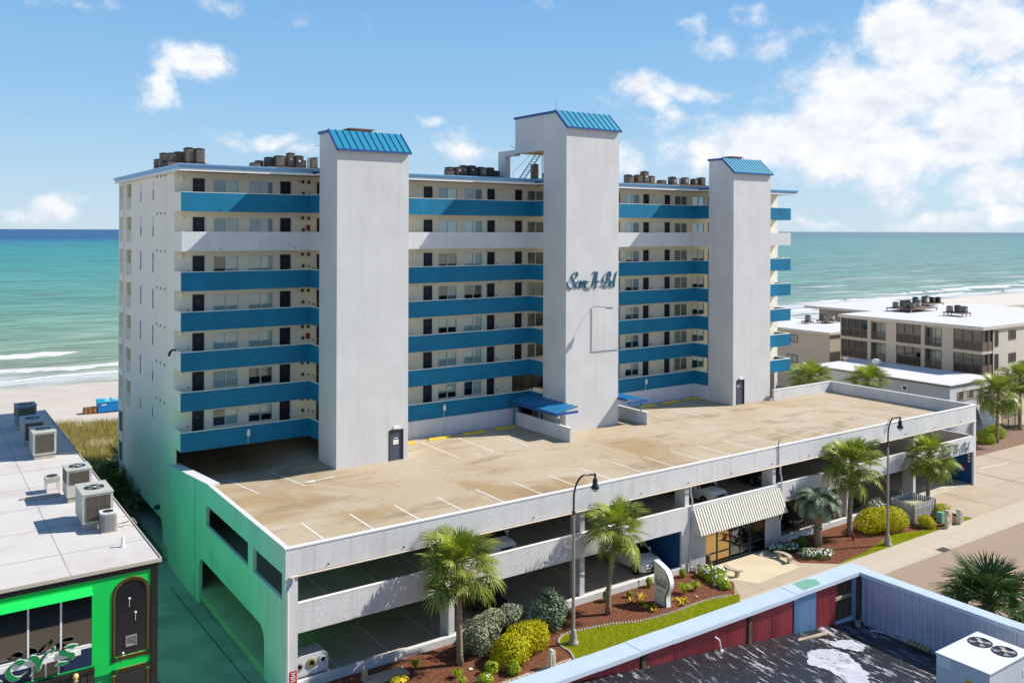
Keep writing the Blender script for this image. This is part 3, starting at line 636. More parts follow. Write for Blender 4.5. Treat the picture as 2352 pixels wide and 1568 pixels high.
# sconces, meter boxes and red fire cabinets on the corridor wall
sc = MB(); sc.smooth = True
sc.lathe((0,0,0),[(0.17,-0.02),(0.17,0.02),(0.13,0.09),(0.06,0.12)],12); SCON = sc.mesh('sconce', CREAM)
BOX = MB().box(-0.09,0.09,-0.08,0,-0.12,0.12).mesh('meter_box', mat('box_brown', (0.10,0.05,0.035), 0.6))
RBOX = MB().box(-0.13,0.13,-0.12,0,-0.2,0.2).mesh('fire_cabinet', mat('fire_red', (0.35,0.012,0.018), 0.5))
for k in range(7):
    f = zfl(k)
    for x in (0.52,8.85,9.95,19.08,27.07,28.15,45.1,46.25): inst(SCON, 'sconce', B, (x,YI,f+2.0), (R(90),0,0))
    for x, z in ((9.25,2.02),(9.72,2.0),(9.3,1.15)): inst(BOX, 'meter_box', B, (x,YI,f+z))
    inst(BOX, 'outlet_box', B, (9.75,YI,f+1.1), sc=(0.4,1,0.5)); inst(BOX, 'outlet_box', B, (0.95,YI,f+0.95), sc=(0.3,1,0.5))
    for x in (10.1,26.75,28.45,45.0,46.45): inst(BOX, 'outlet_box', B, (x,YI,f+0.95), sc=(0.3,1,0.5))
for k in (5,2): inst(RBOX, 'fire_cabinet', B, (9.68,YI,zfl(k)+1.3))
DET = MB().lathe((0,0,0),[(0.09,0),(0.1,0.08),(0.05,0.12)],8).mesh('soffit_light', DARK)
for k in range(7):
    for x in (31.0,51.6): inst(DET, 'soffit_light', B, (x,YI-0.3,zfl(k)+2.38))
# lamps hung on the lowest band
for x in (4.55,20.4,42.4):
    m2 = MB(); m2.smooth = True; m2.lathe((x,YC-0.12,ztop(0)-0.62),[(0.03,0.36),(0.09,0.3),(0.13,0.1),(0.12,-0.1),(0.03,-0.16)],10)
    m2.smooth = False; m2.tube([(x,YC-0.03,ztop(0)-0.75),(x,YC-0.03,ztop(0)-1.32 if x < 10 else 6.6)],0.015,5); m2.build('band_lamp', TRIMW, B)

# stair towers
def tower(i, zr, ze, yback):
    a, b = TW[i]; H = []
    if i == 0: H = [(13.08,14.11,5.6,7.72)]
    if i == 2: H = [(49.47,50.46,5.6,7.88)]
    m = MB()
    m.wall('y', TY0, TY0+0.2, a, b, 4.2, ze, H)
    yr = 16.7
    prof = [(TY0+0.2,4.2),(TY1,4.2),(TY1,zr),(yr,zr),(TY0+0.2,ze)] if i != 1 else None
    if i != 1:
        pf = [(TY0+0.2,4.2),(TY1,4.2),(TY1,zr),(yr,zr),(TY0+0.2,ze+0.18)]
        m.prism(pf, 'x', a, a+0.2); m.prism(pf, 'x', b-0.2, b)
        m.box(a+0.2,b-0.2,TY1-0.2,TY1,4.2,zr)
    else:
        pf = [(TY0+0.2,4.2),(TY1,4.2),(TY1,28.75),(yback,28.75),(yback,zr),(yr,zr),(TY0+0.2,ze+0.18)]
        m.prism(pf, 'x', a, a+0.2); m.prism(pf, 'x', b-0.2, b)
        m.box(a+0.2,b-0.2,TY1-0.2,TY1,4.2,28.75); m.box(a+0.2,b-0.2,yback-0.2,yback,28.75,zr)
    t = m.build('stair_tower', WHITE, B)
    if i == 1: MB().box(a+0.2,b-0.2,TY1-0.19,yback-0.2,28.75,28.9).build('soffit', mat('soffit_bounce_tint', (0.62,0.36,0.14), 0.8), t)  # ochre colour stands in for warm bounce light on the underside
    MB().box(a+0.05,b-0.05,yr,yback-0.05,zr-0.1,zr+0.02).build('flat_roof', MATS['roof_membrane'], t)
    # standing-seam front slope: separate pans with raised seams
    n = (11,10,13)[i]; sl_ = Vector((0,TY0-0.22-yr,ze-0.1-zr-0.03)); nn = Vector((0,sl_.z,-sl_.y)).normalized()
    if nn.z < 0: nn = -nn
    wpan = (b-a+0.12)/n
    def P(x, s, h): q = Vector((x,yr,zr+0.05))+sl_*s+nn*h; return (q.x,q.y,q.z)
    for j in range(n):
        x0 = a-0.06+j*wpan; pm = MB()
        vs = [P(x0+0.006,0,0),P(x0+wpan-0.006,0,0),P(x0+wpan-0.006,1,0),P(x0+0.006,1,0),P(x0+0.006,0,0.03),P(x0+wpan-0.006,0,0.03),P(x0+wpan-0.006,1,0.03),P(x0+0.006,1,0.03)]
        fs = [(0,3,2,1),(4,5,6,7),(0,1,5,4),(1,2,6,5),(2,3,7,6),(3,0,4,7)]
        pm.add(vs, fs)
        if j:
            vs = [P(x0-0.018,0,0.031),P(x0+0.018,0,0.031),P(x0+0.018,1,0.031),P(x0-0.018,1,0.031),P(x0-0.018,0,0.08),P(x0+0.018,0,0.08),P(x0+0.018,1,0.08),P(x0-0.018,1,0.08)]
            pm.mi = 1; pm.add(vs, fs)
        pm.build('roof_pan', [CYANM, TRIMB], t)
    # dark blue edge trim
    tr = MB()
    for x in (a-0.10,b+0.02):
        vs = [P(x,-0.02,-0.12),P(x+0.08,-0.02,-0.12),P(x+0.08,1.02,-0.12),P(x,1.02,-0.12),P(x,-0.02,0.08),P(x+0.08,-0.02,0.08),P(x+0.08,1.02,0.08),P(x,1.02,0.08)]
        tr.add(vs, [(0,3,2,1),(4,5,6,7),(0,1,5,4),(1,2,6,5),(2,3,7,6),(3,0,4,7)])
    tr.box(a-0.10,a-0.002,yr,yback+0.05,zr-0.14,zr+0.06); tr.box(b+0.002,b+0.10,yr,yback+0.05,zr-0.14,zr+0.06); tr.box(a-0.1,b+0.1,yback+0.051,yback+0.12,zr-0.14,zr+0.06)
    tr.box(a-0.10,b+0.10,TY0-0.27,TY0-0.20,ze-0.16,ze-0.02)
    tr.build('edge_trim', TRIMB, t)
    for h in H:
        d = MB().box(h[0]+0.02,h[1]-0.02,TY0+0.06,TY0+0.12,h[2]+0.02,h[3]-0.02).build('tower_door', mat('door_grey_%d'%i, (0.07,0.08,0.11), 0.5, vary=0.1, vscale=3), t)
        m3 = MB()
        for u0, u1, w0, w1 in ((h[0]-0.06,h[0]+0.02,h[2],h[3]+0.06),(h[1]-0.02,h[1]+0.06,h[2],h[3]+0.06),(h[0]+0.02,h[1]-0.02,h[3]-0.02,h[3]+0.06)): m3.box(u0,u1,TY0-0.03,TY0+0.05,w0,w1)
        m3.build('door_frame', MATS['dark_metal'], t)
        if i == 0: MB().box(h[0]+0.3,h[1]-0.3,TY0+0.04,TY0+0.058,6.72,7.05).box(h[0]+0.36,h[1]-0.36,TY0+0.04,TY0+0.058,7.14,7.19).build('door_notice', TRIMW, t)
        else: MB().box(h[0]+0.1,h[0]+0.4,TY0+0.04,TY0+0.058,7.3,7.38).build('door_notice', TRIMW, t)
        MB().box(h[0]+0.3,h[1]-0.25,TY0-0.12,TY0-0.002,h[3]+0.12,h[3]+0.3).build('exit_light', TRIMW, t)
    return t
t1 = tower(0, 28.93, 27.6, TY1); t2 = tower(1, 31.88, 30.5, 22.6); t3 = tower(2, 28.93, 27.6, TY1)
for t, (a, b) in ((t1,TW[0]),(t3,TW[2])):
    MB().box(a+1.9,b-2.0,17.2,18.2,29.0,29.18).box(a+1.75,b-1.85,17.1,18.3,29.19,29.28).build('roof_hatch', mat('hatch_%d'%a, (0.16,0.10,0.07), 0.7), t)
# portal frame, stair ladder and mast behind the middle tower
for x0, x1 in ((28.955,29.5),(34.05,34.59)): MB().box(x0,x1,22.61,25.3,28.6,29.1).box(x0,x1,24.15,25.3,26.3,28.599).build('portal_frame', WHITE, B)
m2 = MB()
for s in (0,0.55): m2.tube([(30.2+s,21.2,28.76),(29.7+s,23.4,26.3)],0.05,6)
for j in range(11): t = j/11; m2.cbox((30.2-0.5*t+0.275,21.2+2.2*t,28.7-2.4*t),(0.6,0.22,0.03))
m2.tube([(29.9,21.5,28.7),(29.3,23.4,27.2),(29.3,23.4,26.3)],0.02,5); m2.build('roof_ladder', MATS['grey_metal'], B)
m2 = MB(); m2.tube([(30.2,20.3,28.7),(30.2,20.3,26.3)],0.04,6); m2.tube([(29.7,22.7,28.9),(28.6,22.9,29.5)],0.025,5); m2.tube([(29.2,17.0,31.9),(29.2,17.0,32.7)],0.02,5); m2.tube([(33.4,17.2,31.9),(33.4,17.2,32.4)],0.015,5); m2.build('antenna', MATS['grey_metal'], B)
m2 = MB(); m2.tube([(8.7,19.6,26.4),(8.7,19.6,28.0),(9.0,18.45,28.0)],0.025,5); m2.tube([(8.7,19.6,27.2),(9.0,18.45,27.2)],0.025,5); m2.build('roof_guard', TRIMW, B)
# floodlight with conduit on the middle tower
m2 = MB(); m2.tube([(31.62,15.26,11.96),(31.62,15.26,15.6),(31.7,14.9,15.75),(32.3,14.1,15.72)],0.022,6); m2.tube([(31.62,15.26,11.96),(34.58,15.26,11.96)],0.022,6); m2.build('conduit', MATS['dark_metal'], t2)
m2 = MB(); m2.cbox((32.45,14.0,15.66),(0.55,0.3,0.12),R(-35)); m2.build('floodlight', MATS['grey_metal'], t2)
# entrance canopies and ramp walls at the middle tower
m2 = MB(); m2.box(27.2,27.38,12.53,19.95,5.45,6.66); m2.build('ramp_wall', GREYW, B); MB().box(27.17,27.41,12.5,19.95,6.661,6.72).build('ramp_cap', TRIMW, B)
m2 = MB(); m2.box(36.42,36.6,13.7,17.9,5.45,6.62); m2.build('ramp_wall', GREYW, B); MB().box(36.39,36.63,13.67,17.9,6.621,6.68).build('ramp_cap', TRIMW, B)
def canopy(x0, x1, y0, y1, zlo, zhi, lowright):
    c = None; n = 9; m = MB()
    za, zb = (zhi, zlo) if lowright else (zlo, zhi)
    P = [(x0,za),(x1,zb),(x1,zb+0.05),(x0,za+0.05)]
    m.prism(P[::-1], 'y', y0, y1); c = m.build('canopy', METALB, B)
    for j in range(n+1):
        y = y0+(y1-y0)*j/n; q = MB(); q.prism([(x0,za+0.051),(x0,za+0.12),(x1,zb+0.12),(x1,zb+0.051)], 'y', y-0.02, y+0.02); q.build('canopy_rib', METALB, c)
    q = MB(); q.box(min(x0,x1)-0.06,min(x0,x1)-0.002,y0-0.05,y1,(za if x0<x1 else zb)-0.16,(za if x0<x1 else zb)+0.08); q.box(x0,x1,y0-0.06,y0-0.002,zlo-0.12,zlo+0.08); q.build('canopy_gutter', TRIMB, c)
    return c
canopy(26.75, 28.93, 13.7, 20.0, 7.62, 7.95, False)
canopy(34.62, 36.95, 14.2, 17.5, 7.55, 7.85, True)
for p in ((26.95,19.8,5.6),(27.28,16.6,6.72),(27.28,14.0,6.72),(36.5,14.5,6.68)): MB().box(p[0]-0.05,p[0]+0.05,p[1]-0.05,p[1]+0.05,p[2],7.65).build('canopy_post', METALB, B)
MB().box(27.6,28.9,19.9,20.0,5.6,7.6).build('entry_glass', SMOKE, B)
MB().lathe((27.0,13.75,7.35),[(0.04,0.12),(0.1,0.06),(0.1,-0.06),(0.04,-0.1)],8).build('canopy_lamp', TRIMW, B)

# rounded script lettering built as broad-nib pen strokes
def spline(pts, n=8):
    out = []; P = [Vector(p) for p in pts]
    for i in range(len(P)-1):
        p0 = P[max(i-1,0)]; p1 = P[i]; p2 = P[i+1]; p3 = P[min(i+2,len(P)-1)]
        for k in range(n):
            t = k/n; out.append(0.5*((2*p1)+(p2-p0)*t+(2*p0-5*p1+4*p2-p3)*t*t+(3*p1-p0-3*p2+p3)*t**3))
    out.append(P[-1]); return out
def script(strokes, nib, ang, depth, mapf, mb=None):
    """strokes: lists of 2D points; nib width/angle; mapf(u,v,d) -> 3D with d the height off the wall"""
    mb = mb or MB(); nv = Vector((math.cos(ang),math.sin(ang)))*nib/2
    for st in strokes:
        pts = spline(st) if len(st) > 2 else [Vector(st[0]),Vector(st[1])]
        L_ = [p-nv for p in pts]; R_ = [p+nv for p in pts]; n = len(pts); vs = []
        for d in (0,depth):
            for q in L_+R_: vs.append(mapf(q.x,q.y,d))
        fs = []
        for i in range(n-1):
            fs += [(2*n+i,2*n+i+1,3*n+i+1,3*n+i),(i,n+i,n+i+1,i+1),(i,i+1,2*n+i+1,2*n+i),(n+i,3*n+i,3*n+i+1,n+i+1)]
        fs += [(0,2*n,3*n,n),(n-1,2*n-1,4*n-1,3*n-1)]
        mb.add(vs, fs)
    return mb
SANABEL = [[((x-320)/340.0, (955-0.045*(x-320)-y)/340.0+0.1) for x, y in st] for st in [
 [(600,660),(690,540),(650,468),(560,490),(490,580),(530,690),(600,800),(560,890),(460,950),(370,890),(330,800),(380,725)],      # S
 [(790,725),(700,725),(640,810),(640,890),(690,910),(770,830),(815,720)],[(820,710),(790,830),(785,910),(845,870)],                # a
 [(895,705),(880,790),(862,890)],[(885,800),(950,705),(972,760),(930,905)],                                                         # n
 [(1000,715),(1040,745),(1115,735)],[(1000,800),(960,870),(1010,940),(1150,945)],                                                   # hyphen and swash
 [(1225,500),(1270,440),(1340,470),(1290,640),(1230,830),(1190,885)],[(1420,430),(1390,520),(1360,720),(1330,930)],[(1240,742),(1300,735),(1390,745)], # A
 [(1420,700),(1460,718),(1515,705)],                                                                                                # hyphen
 [(1830,425),(1700,500),(1610,620),(1620,730),(1690,740)],[(1820,440),(1780,600),(1740,740),(1680,835)],[(1780,435),(1870,430),(1893,520),(1850,610),(1790,640)],[(1790,640),(1862,665),(1860,760),(1810,830)],[(1510,850),(1580,832),(1680,872),(1790,878)], # B
 [(1895,795),(1965,750),(1980,702),(1930,702),(1892,790),(1892,862),(1965,862)],[(2115,420),(2070,560),(2030,740),(2022,860),(2055,850)]]]     # el
TEAL = mat('letter_teal', (0.012,0.11,0.17), 0.4, spec=0.5)
SIGNW = mat('sign_white', (0.80,0.80,0.78), 0.5)
o = script(SANABEL, 0.165, R(25), 0.04, lambda u, v, d: (29.0+u*1.01,15.265-d,17.15+v*0.97)).build('lettering', TEAL, t2)
MB().box(29.5,34.2,15.245,15.26,17.4,17.43).build('letter_rail', MATS['grey_metal'], t2)
# ---------------------------------------------------------------- parking garage
G = thing('parking_garage', 'two level white concrete parking garage with rooftop deck in front of the condominium', 'garage', (0,0,-0.5))
def dz(x, y):
    if x >= 9.0 or y <= 12.7: return 5.6
    w = min(1.0, (9.0-x)/3.5); return 5.6-0.105*(min(y,24)-12.7)*w
def deck():
    mb = MB(); xs = [0.0]+[0.5*i for i in range(1,19)]+[10+i for i in range(45)]+[54.24]; ys = [0.18]+[1+i for i in range(20)]+[20.45,22,24,30,35.9]
    ok = lambda x, y: True
    n = len(xs)
    for y in ys:
        for x in xs: mb.v.append((max(x,0.02),y,dz(x,y)))
    for j in range(len(ys)-1):
        for i in range(n-1):
            if ys[j+1] > 20.3 and xs[i] >= 14.4: continue
            mb.f.append((j*n+i,j*n+i+1,(j+1)*n+i+1,(j+1)*n+i)); mb.m.append(0); mb.sm.append(True)
    mb.add([(54.24,0.18,5.6),(63.22,0.18,5.6),(63.22,14.8,5.6),(54.24,14.8,5.6)], [(0,1,2,3)])
    d = mb.build('deck', DECKM, G)
    MB().box(0.05,63.2,0.19,20.2,5.0,5.25).build('deck_slab', GARW, G) if False else None
    m2 = MB(); m2.add([(0.05,0.2,5.1),(63.2,0.2,5.1),(63.2,14.8,5.1),(0.05,14.8,5.1)], [(3,2,1,0)]); m2.add([(9.1,14.8,5.1),(54,14.8,5.1),(54,20.2,5.1),(9.1,20.2,5.1)], [(3,2,1,0)]); m2.add([(0.05,14.8,4.3),(9.1,14.8,4.3),(9.1,36,4.3),(0.05,36,4.3)], [(3,2,1,0)])
    m2.build('deck_underside', GARW, G)
    return d
deck()
# painted bay lines on the deck
def dline(x0, y0, x1, y1, w=0.10):
    m = MB(); d = Vector((x1-x0,y1-y0)).normalized(); n = Vector((-d.y,d.x))*w/2; k = 8
    for t in range(k):
        p = [(x0+(x1-x0)*a/k+n.x*s, y0+(y1-y0)*a/k+n.y*s) for a, s in ((t,-1),(t+1,-1),(t+1,1),(t,1))]
        m.add([(q[0],q[1],dz(*q)+0.006) for q in p], [(0,1,2,3) if (Vector(p[1])-Vector(p[0])).cross(Vector(p[3])-Vector(p[0])) > 0 else (3,2,1,0)])
    return m.build('bay_line', LINE, G)
for i in range(21): dline(3.0+i*2.88, 0.4, 3.0+i*2.88, 6.05+0.02*i)
for x in (17.65,20.75,23.85,43.0,46.1): dline(x, 13.4, x, 19.1)
for x in (2.9,5.9): dline(x, 13.0, x, 19.5)
m2 = MB(); m2.add([(x-0.9,y+0.15,dz(x-0.9,y+0.15)+0.012) for x, y in ((7.0,13.7),(7.8,13.35),(7.8,13.62),(9.2,13.62),(9.2,13.8),(7.8,13.8),(7.8,14.05))], [(0,1,2,3,4,5,6)]); m2.build('arrow_mark', LINE, G)
for n, (a, b, y) in enumerate(((15.3,17.2,19.1),(18.4,20.4,19.25),(21.65,23.7,19.3),(24.85,26.85,19.45),(40.9,42.9,19.5),(44.0,46.1,19.65),(47.0,49.2,19.8))):
    m = MB(); y -= 0.12; m.prism([(y-0.12,5.605),(y+0.12,5.605),(y+0.07,5.76),(y-0.07,5.76)], 'x', a, b-0.05)
    side = 'left of the entrance canopy' if n < 4 else 'right of the middle tower'
    pos = ['first','second','third','last'][n] if n < 4 else ['first','second','third'][n-4]
    tag(m.build('wheel_stop', YEL, None, at=((a+b)/2,y,5.6)), 'yellow wheel stop, %s from left, %s' % (pos, side), 'wheel stop', 'yellow wheel stops along the rear of the deck')
# left side wall: openings, arched drive-through, sloping top
m = MB(); HL = [(5.6,13.48,3.98,5.28),(0.45,4.8,3.98,5.28),(3.0,15.0,-1.5,1.70)]
m.wall('x', -0.2, 0.0, 0.18, 22.9, -1.5, 5.55, HL); 
for yy, sg in ((3.0,1),(15.0,-1)):
    pts = [(yy,1.70)]+[(yy+sg*(0.8-0.8*math.cos(R(a))), 0.9+0.8*math.sin(R(a))) for a in range(0,91,15)]
    if sg < 0: pts = pts[::-1]
    m.prism(pts[::-1], 'x', -0.2, 0.0)
m.prism([(0.18,5.55),(22.9,5.55),(22.9,5.62),(12.9,6.52),(0.18,6.56)][::-1], 'x', -0.2, 0.0)
m.build('side_wall', SIDEW, G)
m = MB(); m.prism([(0.2,6.561),(12.9,6.521),(12.9,6.60),(0.2,6.64)][::-1], 'x', -0.23, 0.03); m.prism([(12.9,6.52),(22.9,5.621),(22.9,5.70),(12.9,6.64)][::-1], 'x', -0.23, 0.45); m.build('wall_coping', GARW, G)
MB().box(-0.206,-0.199,15.93,15.97,-1.4,6.2).build('expansion_joint', MATS['dark_metal'], G)
m = MB(); m.tube([(-0.23,13.3,2.6),(-0.23,4.2,1.75),(-0.23,4.2,1.5)],0.012,4); m.build('conduit', SIDEW, G)
m = MB(); m.box(-0.26,-0.2,15.85,16.05,0.9,1.15); m.box(-0.26,-0.2,15.85,16.05,0.55,0.8); m.build('outlet_box', TRIMW, G)
for a, b in ((5.6,13.48),(0.45,4.8)): MB().box(-0.19,-0.02,a,b,3.981,4.02).build('opening_sill', GARW, G)
# front bands, corner post, kerb walls
F0, F1 = 0.0, 0.18
m = MB(); m.box(-0.2,63.4,F0,F1,5.25,6.56); m.build('roof_parapet', GARW, G)
MB().box(-0.23,63.43,F0-0.03,F1+0.03,6.561,6.63).build('parapet_cap', TRIMW, G)
m = MB(); m.box(0.43,27.4,F0,F1,2.38,3.80); m.build('front_band', GARW, G); MB().box(0.44,27.4,F0-0.01,F1+0.01,3.801,3.85).build('band_cap', TRIMW, G)
m = MB(); m.box(36.4,63.05,F0,F1,2.5,3.85); m.build('front_band', GARW, G); MB().box(36.4,63.05,F0-0.01,F1+0.01,3.851,3.90).build('band_cap', TRIMW, G)
m = MB(); m.box(27.4,36.4,F0,F1,3.0,3.80); m.build('front_band', GARW, G); MB().box(27.4,36.4,F0-0.01,F1+0.01,3.801,3.85).build('band_cap', TRIMW, G)
MB().box(-0.2,0.43,F0,F1,-1.2,5.249).build('corner_post', GARW, G)
MB().box(63.05,63.4,F0,F1,-0.8,5.249).build('corner_post', GARW, G)
MB().box(0.43,26.55,F0-0.02,F1+0.1,-0.9,-0.02).build('kerb_wall', GARW, G); MB().box(36.4,52.8,F0-0.02,F1+0.1,-0.9,-0.02).build('kerb_wall', GARW, G)
m = MB(); m.tube([(0.0,-0.06,5.2),(63.3,-0.06,5.2)],0.05,6); m.build('gutter', mat('gutter_buff', (0.66,0.56,0.44), 0.6), G)
for x in [2+i*4.2 for i in range(15)]: MB().tube([(x,-0.005,5.45),(x,-0.06,5.44)],0.04,6).build('scupper', MATS['dark_metal'], G)
m = MB(); m.tube([(0.15,-0.08,5.15),(0.15,-0.08,4.9),(-0.12,-0.08,4.55),(-0.12,-0.08,-0.7)],0.06,6); m.build('downpipe', GARW, G)
for x in (27.35,36.45):
    m = MB(); m.tube([(x,-0.08,5.15),(x,-0.08,4.7),(x+0.15,-0.08,4.3),(x+0.15,-0.08,1.6),(x-0.05,-0.08,1.2),(x-0.05,-0.08,-0.1),(x+0.25,-0.25,-0.25),(x-0.1,-0.75,-0.33)],0.06,6); m.build('downpipe', GARW, G)
m = MB(); m.tube([(36.3,-0.05,5.3),(36.3,-0.05,6.5),(36.2,-0.1,6.9),(36.45,-0.1,7.05)],0.03,5); m.build('vent_pipe', MATS['dark_metal'], G)
m = MB(); m.tube([(49.5,-0.05,5.9),(49.6,-0.1,6.5),(49.9,-0.05,6.9)],0.025,5); m.build('cable', MATS['dark_metal'], G)
# columns
for x in (9.05,18.2,27.1,35.9,44.7,53.8):
    w = 0.36
    if x not in (27.1,35.9): MB().box(x,x+w,F1+0.002,F1+0.95,-0.6,2.4).build('column', GARW, G)
    MB().box(x,x+w,F1+0.002,F1+0.95,2.81,5.24).build('column', GARW, G)
for y in (7.4,14.0):
    for x in (6.6,15.5,24.5,33,42,51,59):
        MB().box(x,x+0.4,y,y+0.4,-0.6,2.4).build('column', GARW, G); MB().box(x,x+0.4,y,y+0.4,2.81,4.9).build('column', GARW, G)
# floors and rear walls
MB().box(0.01,63.2,0.3,20.2,2.4,2.80).build('upper_floor', GFLOOR, G)
MB().box(-0.19,63.3,0.12,36,-0.9,-0.43).build('lower_floor', GFLOOR, G)
for lv in (2.806,-0.424):
    for i in range(21):
        x = 3+i*2.88
        if lv < 0 and 23 < x < 37: continue
        MB().add([(x,0.5,lv),(x+0.1,0.5,lv),(x+0.1,5.4,lv),(x,5.4,lv)], [(0,1,2,3)]).build('bay_line', LINE, G)
INW = mat('garage_inner', (0.62,0.61,0.58), 0.9, vary=0.1, vscale=0.5)
MB().box(0.02,63.2,20.22,20.40,-1.3,4.2).build('rear_wall', INW, G)
MB().box(9.2,54.2,20.22,20.40,4.21,5.45).build('rear_wall', INW, G)
# shaded rear wall with windows under the first bay
MB().wall('y', 26.0, 26.2, 9.4, 14.29, 4.2, 7.0, [(9.9,10.6,5.6,6.8),(11.2,13.6,5.5,6.8)]).build('core_wall', GREYW, G)
MB().wall('x', 14.3, 14.5, 20.45, 36, 4.2, 7.0).build('core_wall', GREYW, G); MB().wall('y', 35.7, 35.9, 0.2, 14.3, 3.9, 7.0).build('core_wall', INW, G)
# right end: blue lower wall, upper rail, parapets
BLW = mat('garage_blue', (0.010,0.085,0.24), 0.7, vary=0.06, vscale=0.8, bump=0.1)
MB().box(63.22,63.40,0.181,14.8,-0.8,2.49).build('right_wall', BLW, G)
MB().box(63.22,63.40,0.181,14.8,2.491,3.85).build('right_parapet', GARW, G)
MB().run([(63.4,0.181),(63.4,15.0),(54.26,15.0)], 5.25, 6.56, 0.18).build('roof_parapet', GARW, G); MB().run([(63.43,0.22),(63.43,15.03),(54.26,15.03)], 6.561, 6.63, 0.24).build('parapet_cap', TRIMW, G)
MB().run([(63.41,14.81),(54.0,14.81)], -0.8, 5.24, 0.15).build('rear_wall', GARW, G)
for y in (5,10,14.6): MB().box(63.2,63.42,y,y+0.3,3.86,5.24).build('column', GARW, G)
MB().box(26.60,26.75,0.3,9.0,-0.42,2.39).build('blue_partition', BLW, G); MB().box(26.62,27.45,0.0,0.18,-0.6,2.379).build('column', GARW, G)
# letters on the band over the drive
script(SANABEL, 0.12, R(35), 0.04, lambda u, v, d: (57.2+u*0.95,-0.05-d,2.62+v*0.62)).build('lettering', TEAL, G)
m = MB()
for i in range(3): m.box(62.98,63.03,0.3,0.5,1.5+i*0.28,1.66+i*0.28)
m.build('address_plate', TRIMW, G)
RED = mat('sign_red', (0.45,0.015,0.03), 0.5)
sg = MB().box(63.05,63.22,0.25,0.26,0,0.1); sg = MB().box(63.19,63.215,0.9,1.35,0.55,1.1).build('notice', RED, G); MB().box(63.18,63.189,0.95,1.3,0.6,0.82).build('notice_text', TRIMW, sg)
n1 = MB().box(0.02,0.38,-0.02,-0.002,0.0,0.62).build('notice', RED, G)
m = MB()
for i, w in enumerate((0.22,0.14,0.26,0.2,0.24)): m.box(0.2-w/2,0.2+w/2,-0.026,-0.021,0.5-i*0.095,0.545-i*0.095)
m.build('notice_text', TRIMW, n1); MB().box(0.02,0.38,-0.02,-0.002,-0.17,-0.03).build('notice_plate', TRIMW, G)
# lobby front with ribbed awning
SID = mat('siding_grey', (0.46,0.46,0.47), 0.8, vary=0.05, vscale=1)
for a, b in ((27.46,28.82),(34.88,36.38)):
    MB().box(a,b,-0.02,0.1,-0.5,2.99).build('lobby_siding', SID, G)
    n = int((b-a)/0.17)
    for i in range(n): MB().box(a+i*(b-a)/n+0.012,a+(i+1)*(b-a)/n-0.012,-0.045,-0.021,-0.5,2.6).build('siding_board', SID, G)
MB().box(28.82,34.88,-0.02,0.1,1.95,2.99).build('lobby_lintel', SID, G)
ins = MB(); ins.wall('y', 3.0, 3.1, 27.5, 36.3, -0.42, 2.4); ins.wall('x', 27.5, 27.6, 0.2, 3.0, -0.42, 2.4); ins.wall('x', 36.2, 36.3, 0.2, 3.0, -0.42, 2.4); ins.build('lobby_room', mat('lobby_ochre', (0.30,0.19,0.07), 0.8), G)
xs = [28.83,30.0,31.28,32.34,33.28,34.87]
for j in range(5):
    p = MB().box(xs[j]+0.05,xs[j+1]-0.05,0.03,0.04,-0.36,1.94).build('storefront_pane', BRONZE_REFL if j < 2 else SMOKE, G)
    m = MB(); m.box(xs[j]-0.05 if j else xs[j],xs[j]+0.05,-0.01,0.08,-0.45,1.95); m.box(xs[j]+0.05,xs[j+1]-0.05,-0.01,0.08,-0.45,-0.36)
    if j != 2: m.box(xs[j]+0.05,xs[j+1]-0.05,-0.01,0.08,0.25,0.33)
    if j == 4: m.box(xs[5]-0.05,xs[5],-0.01,0.08,-0.45,1.95)
    if j == 2: m.box(xs[2]+0.12,xs[2]+0.16,-0.08,-0.04,0.35,0.95)
    m.build('mullion', MATS['dark_metal'], p)
DL = MB().box(31.5,32.1,0.012,0.02,1.28,1.33).box(31.55,32.05,0.012,0.02,1.16,1.21)
script(SANABEL, 0.1, R(35), 0.01, lambda u, v, d: (31.48+u*0.125,0.015-d,1.30+v*0.14), DL); DL.build('door_lettering', TRIMW, G)
aw = MB(); 
def AP(x, s, h=0.0): return (x, -0.02-0.72*s-0.9*h, 3.62-1.56*s+0.42*h)
aw.add([AP(27.6,0),AP(36.45,0),AP(36.45,1),AP(27.6,1),AP(27.6,0,-0.03),AP(36.45,0,-0.03),AP(36.45,1,-0.03),AP(27.6,1,-0.03)], [(0,1,2,3)[::-1],(4,5,6,7),(0,4,5,1)[::-1],(1,5,6,2)[::-1],(2,6,7,3)[::-1],(3,7,4,0)[::-1]])
AWN = aw.build('awning', mat('awning_dark', (0.008,0.009,0.008), 0.8, spec=0.1), G)
AWC = mat('awning_cream', (0.70,0.68,0.58), 0.55, vary=0.06, vscale=3, dirt=0.2, dirtcol=(0.4,0.36,0.25), dscale=2)
n = 36
for i in range(n):
    x = 27.62+i*8.81/n; q = MB(); w = 0.15
    P8 = [AP(x,0,0.01),AP(x+w,0,0.01),AP(x+w,1.01,0.01),AP(x,1.01,0.01),AP(x,0,0.07),AP(x+w,0,0.07),AP(x+w,1.01,0.07),AP(x,1.01,0.07)]
    q.add(P8, [(0,1,2,3),(7,6,5,4),(4,5,1,0),(5,6,2,1),(6,7,3,2),(7,4,0,3)]); q.build('awning_slat', AWC, AWN)
for x, xx in ((27.6,27.57),(36.45,36.48)):
    q = MB(); q.add([(x,-0.02,3.62),(x,-0.74,2.06),(x,-0.02,2.06),(xx,-0.02,3.62),(xx,-0.74,2.06),(xx,-0.02,2.06)], [(0,1,2),(5,4,3),(0,3,4,1),(1,4,5,2),(2,5,3,0)]); q.build('awning_side', AWC, AWN)
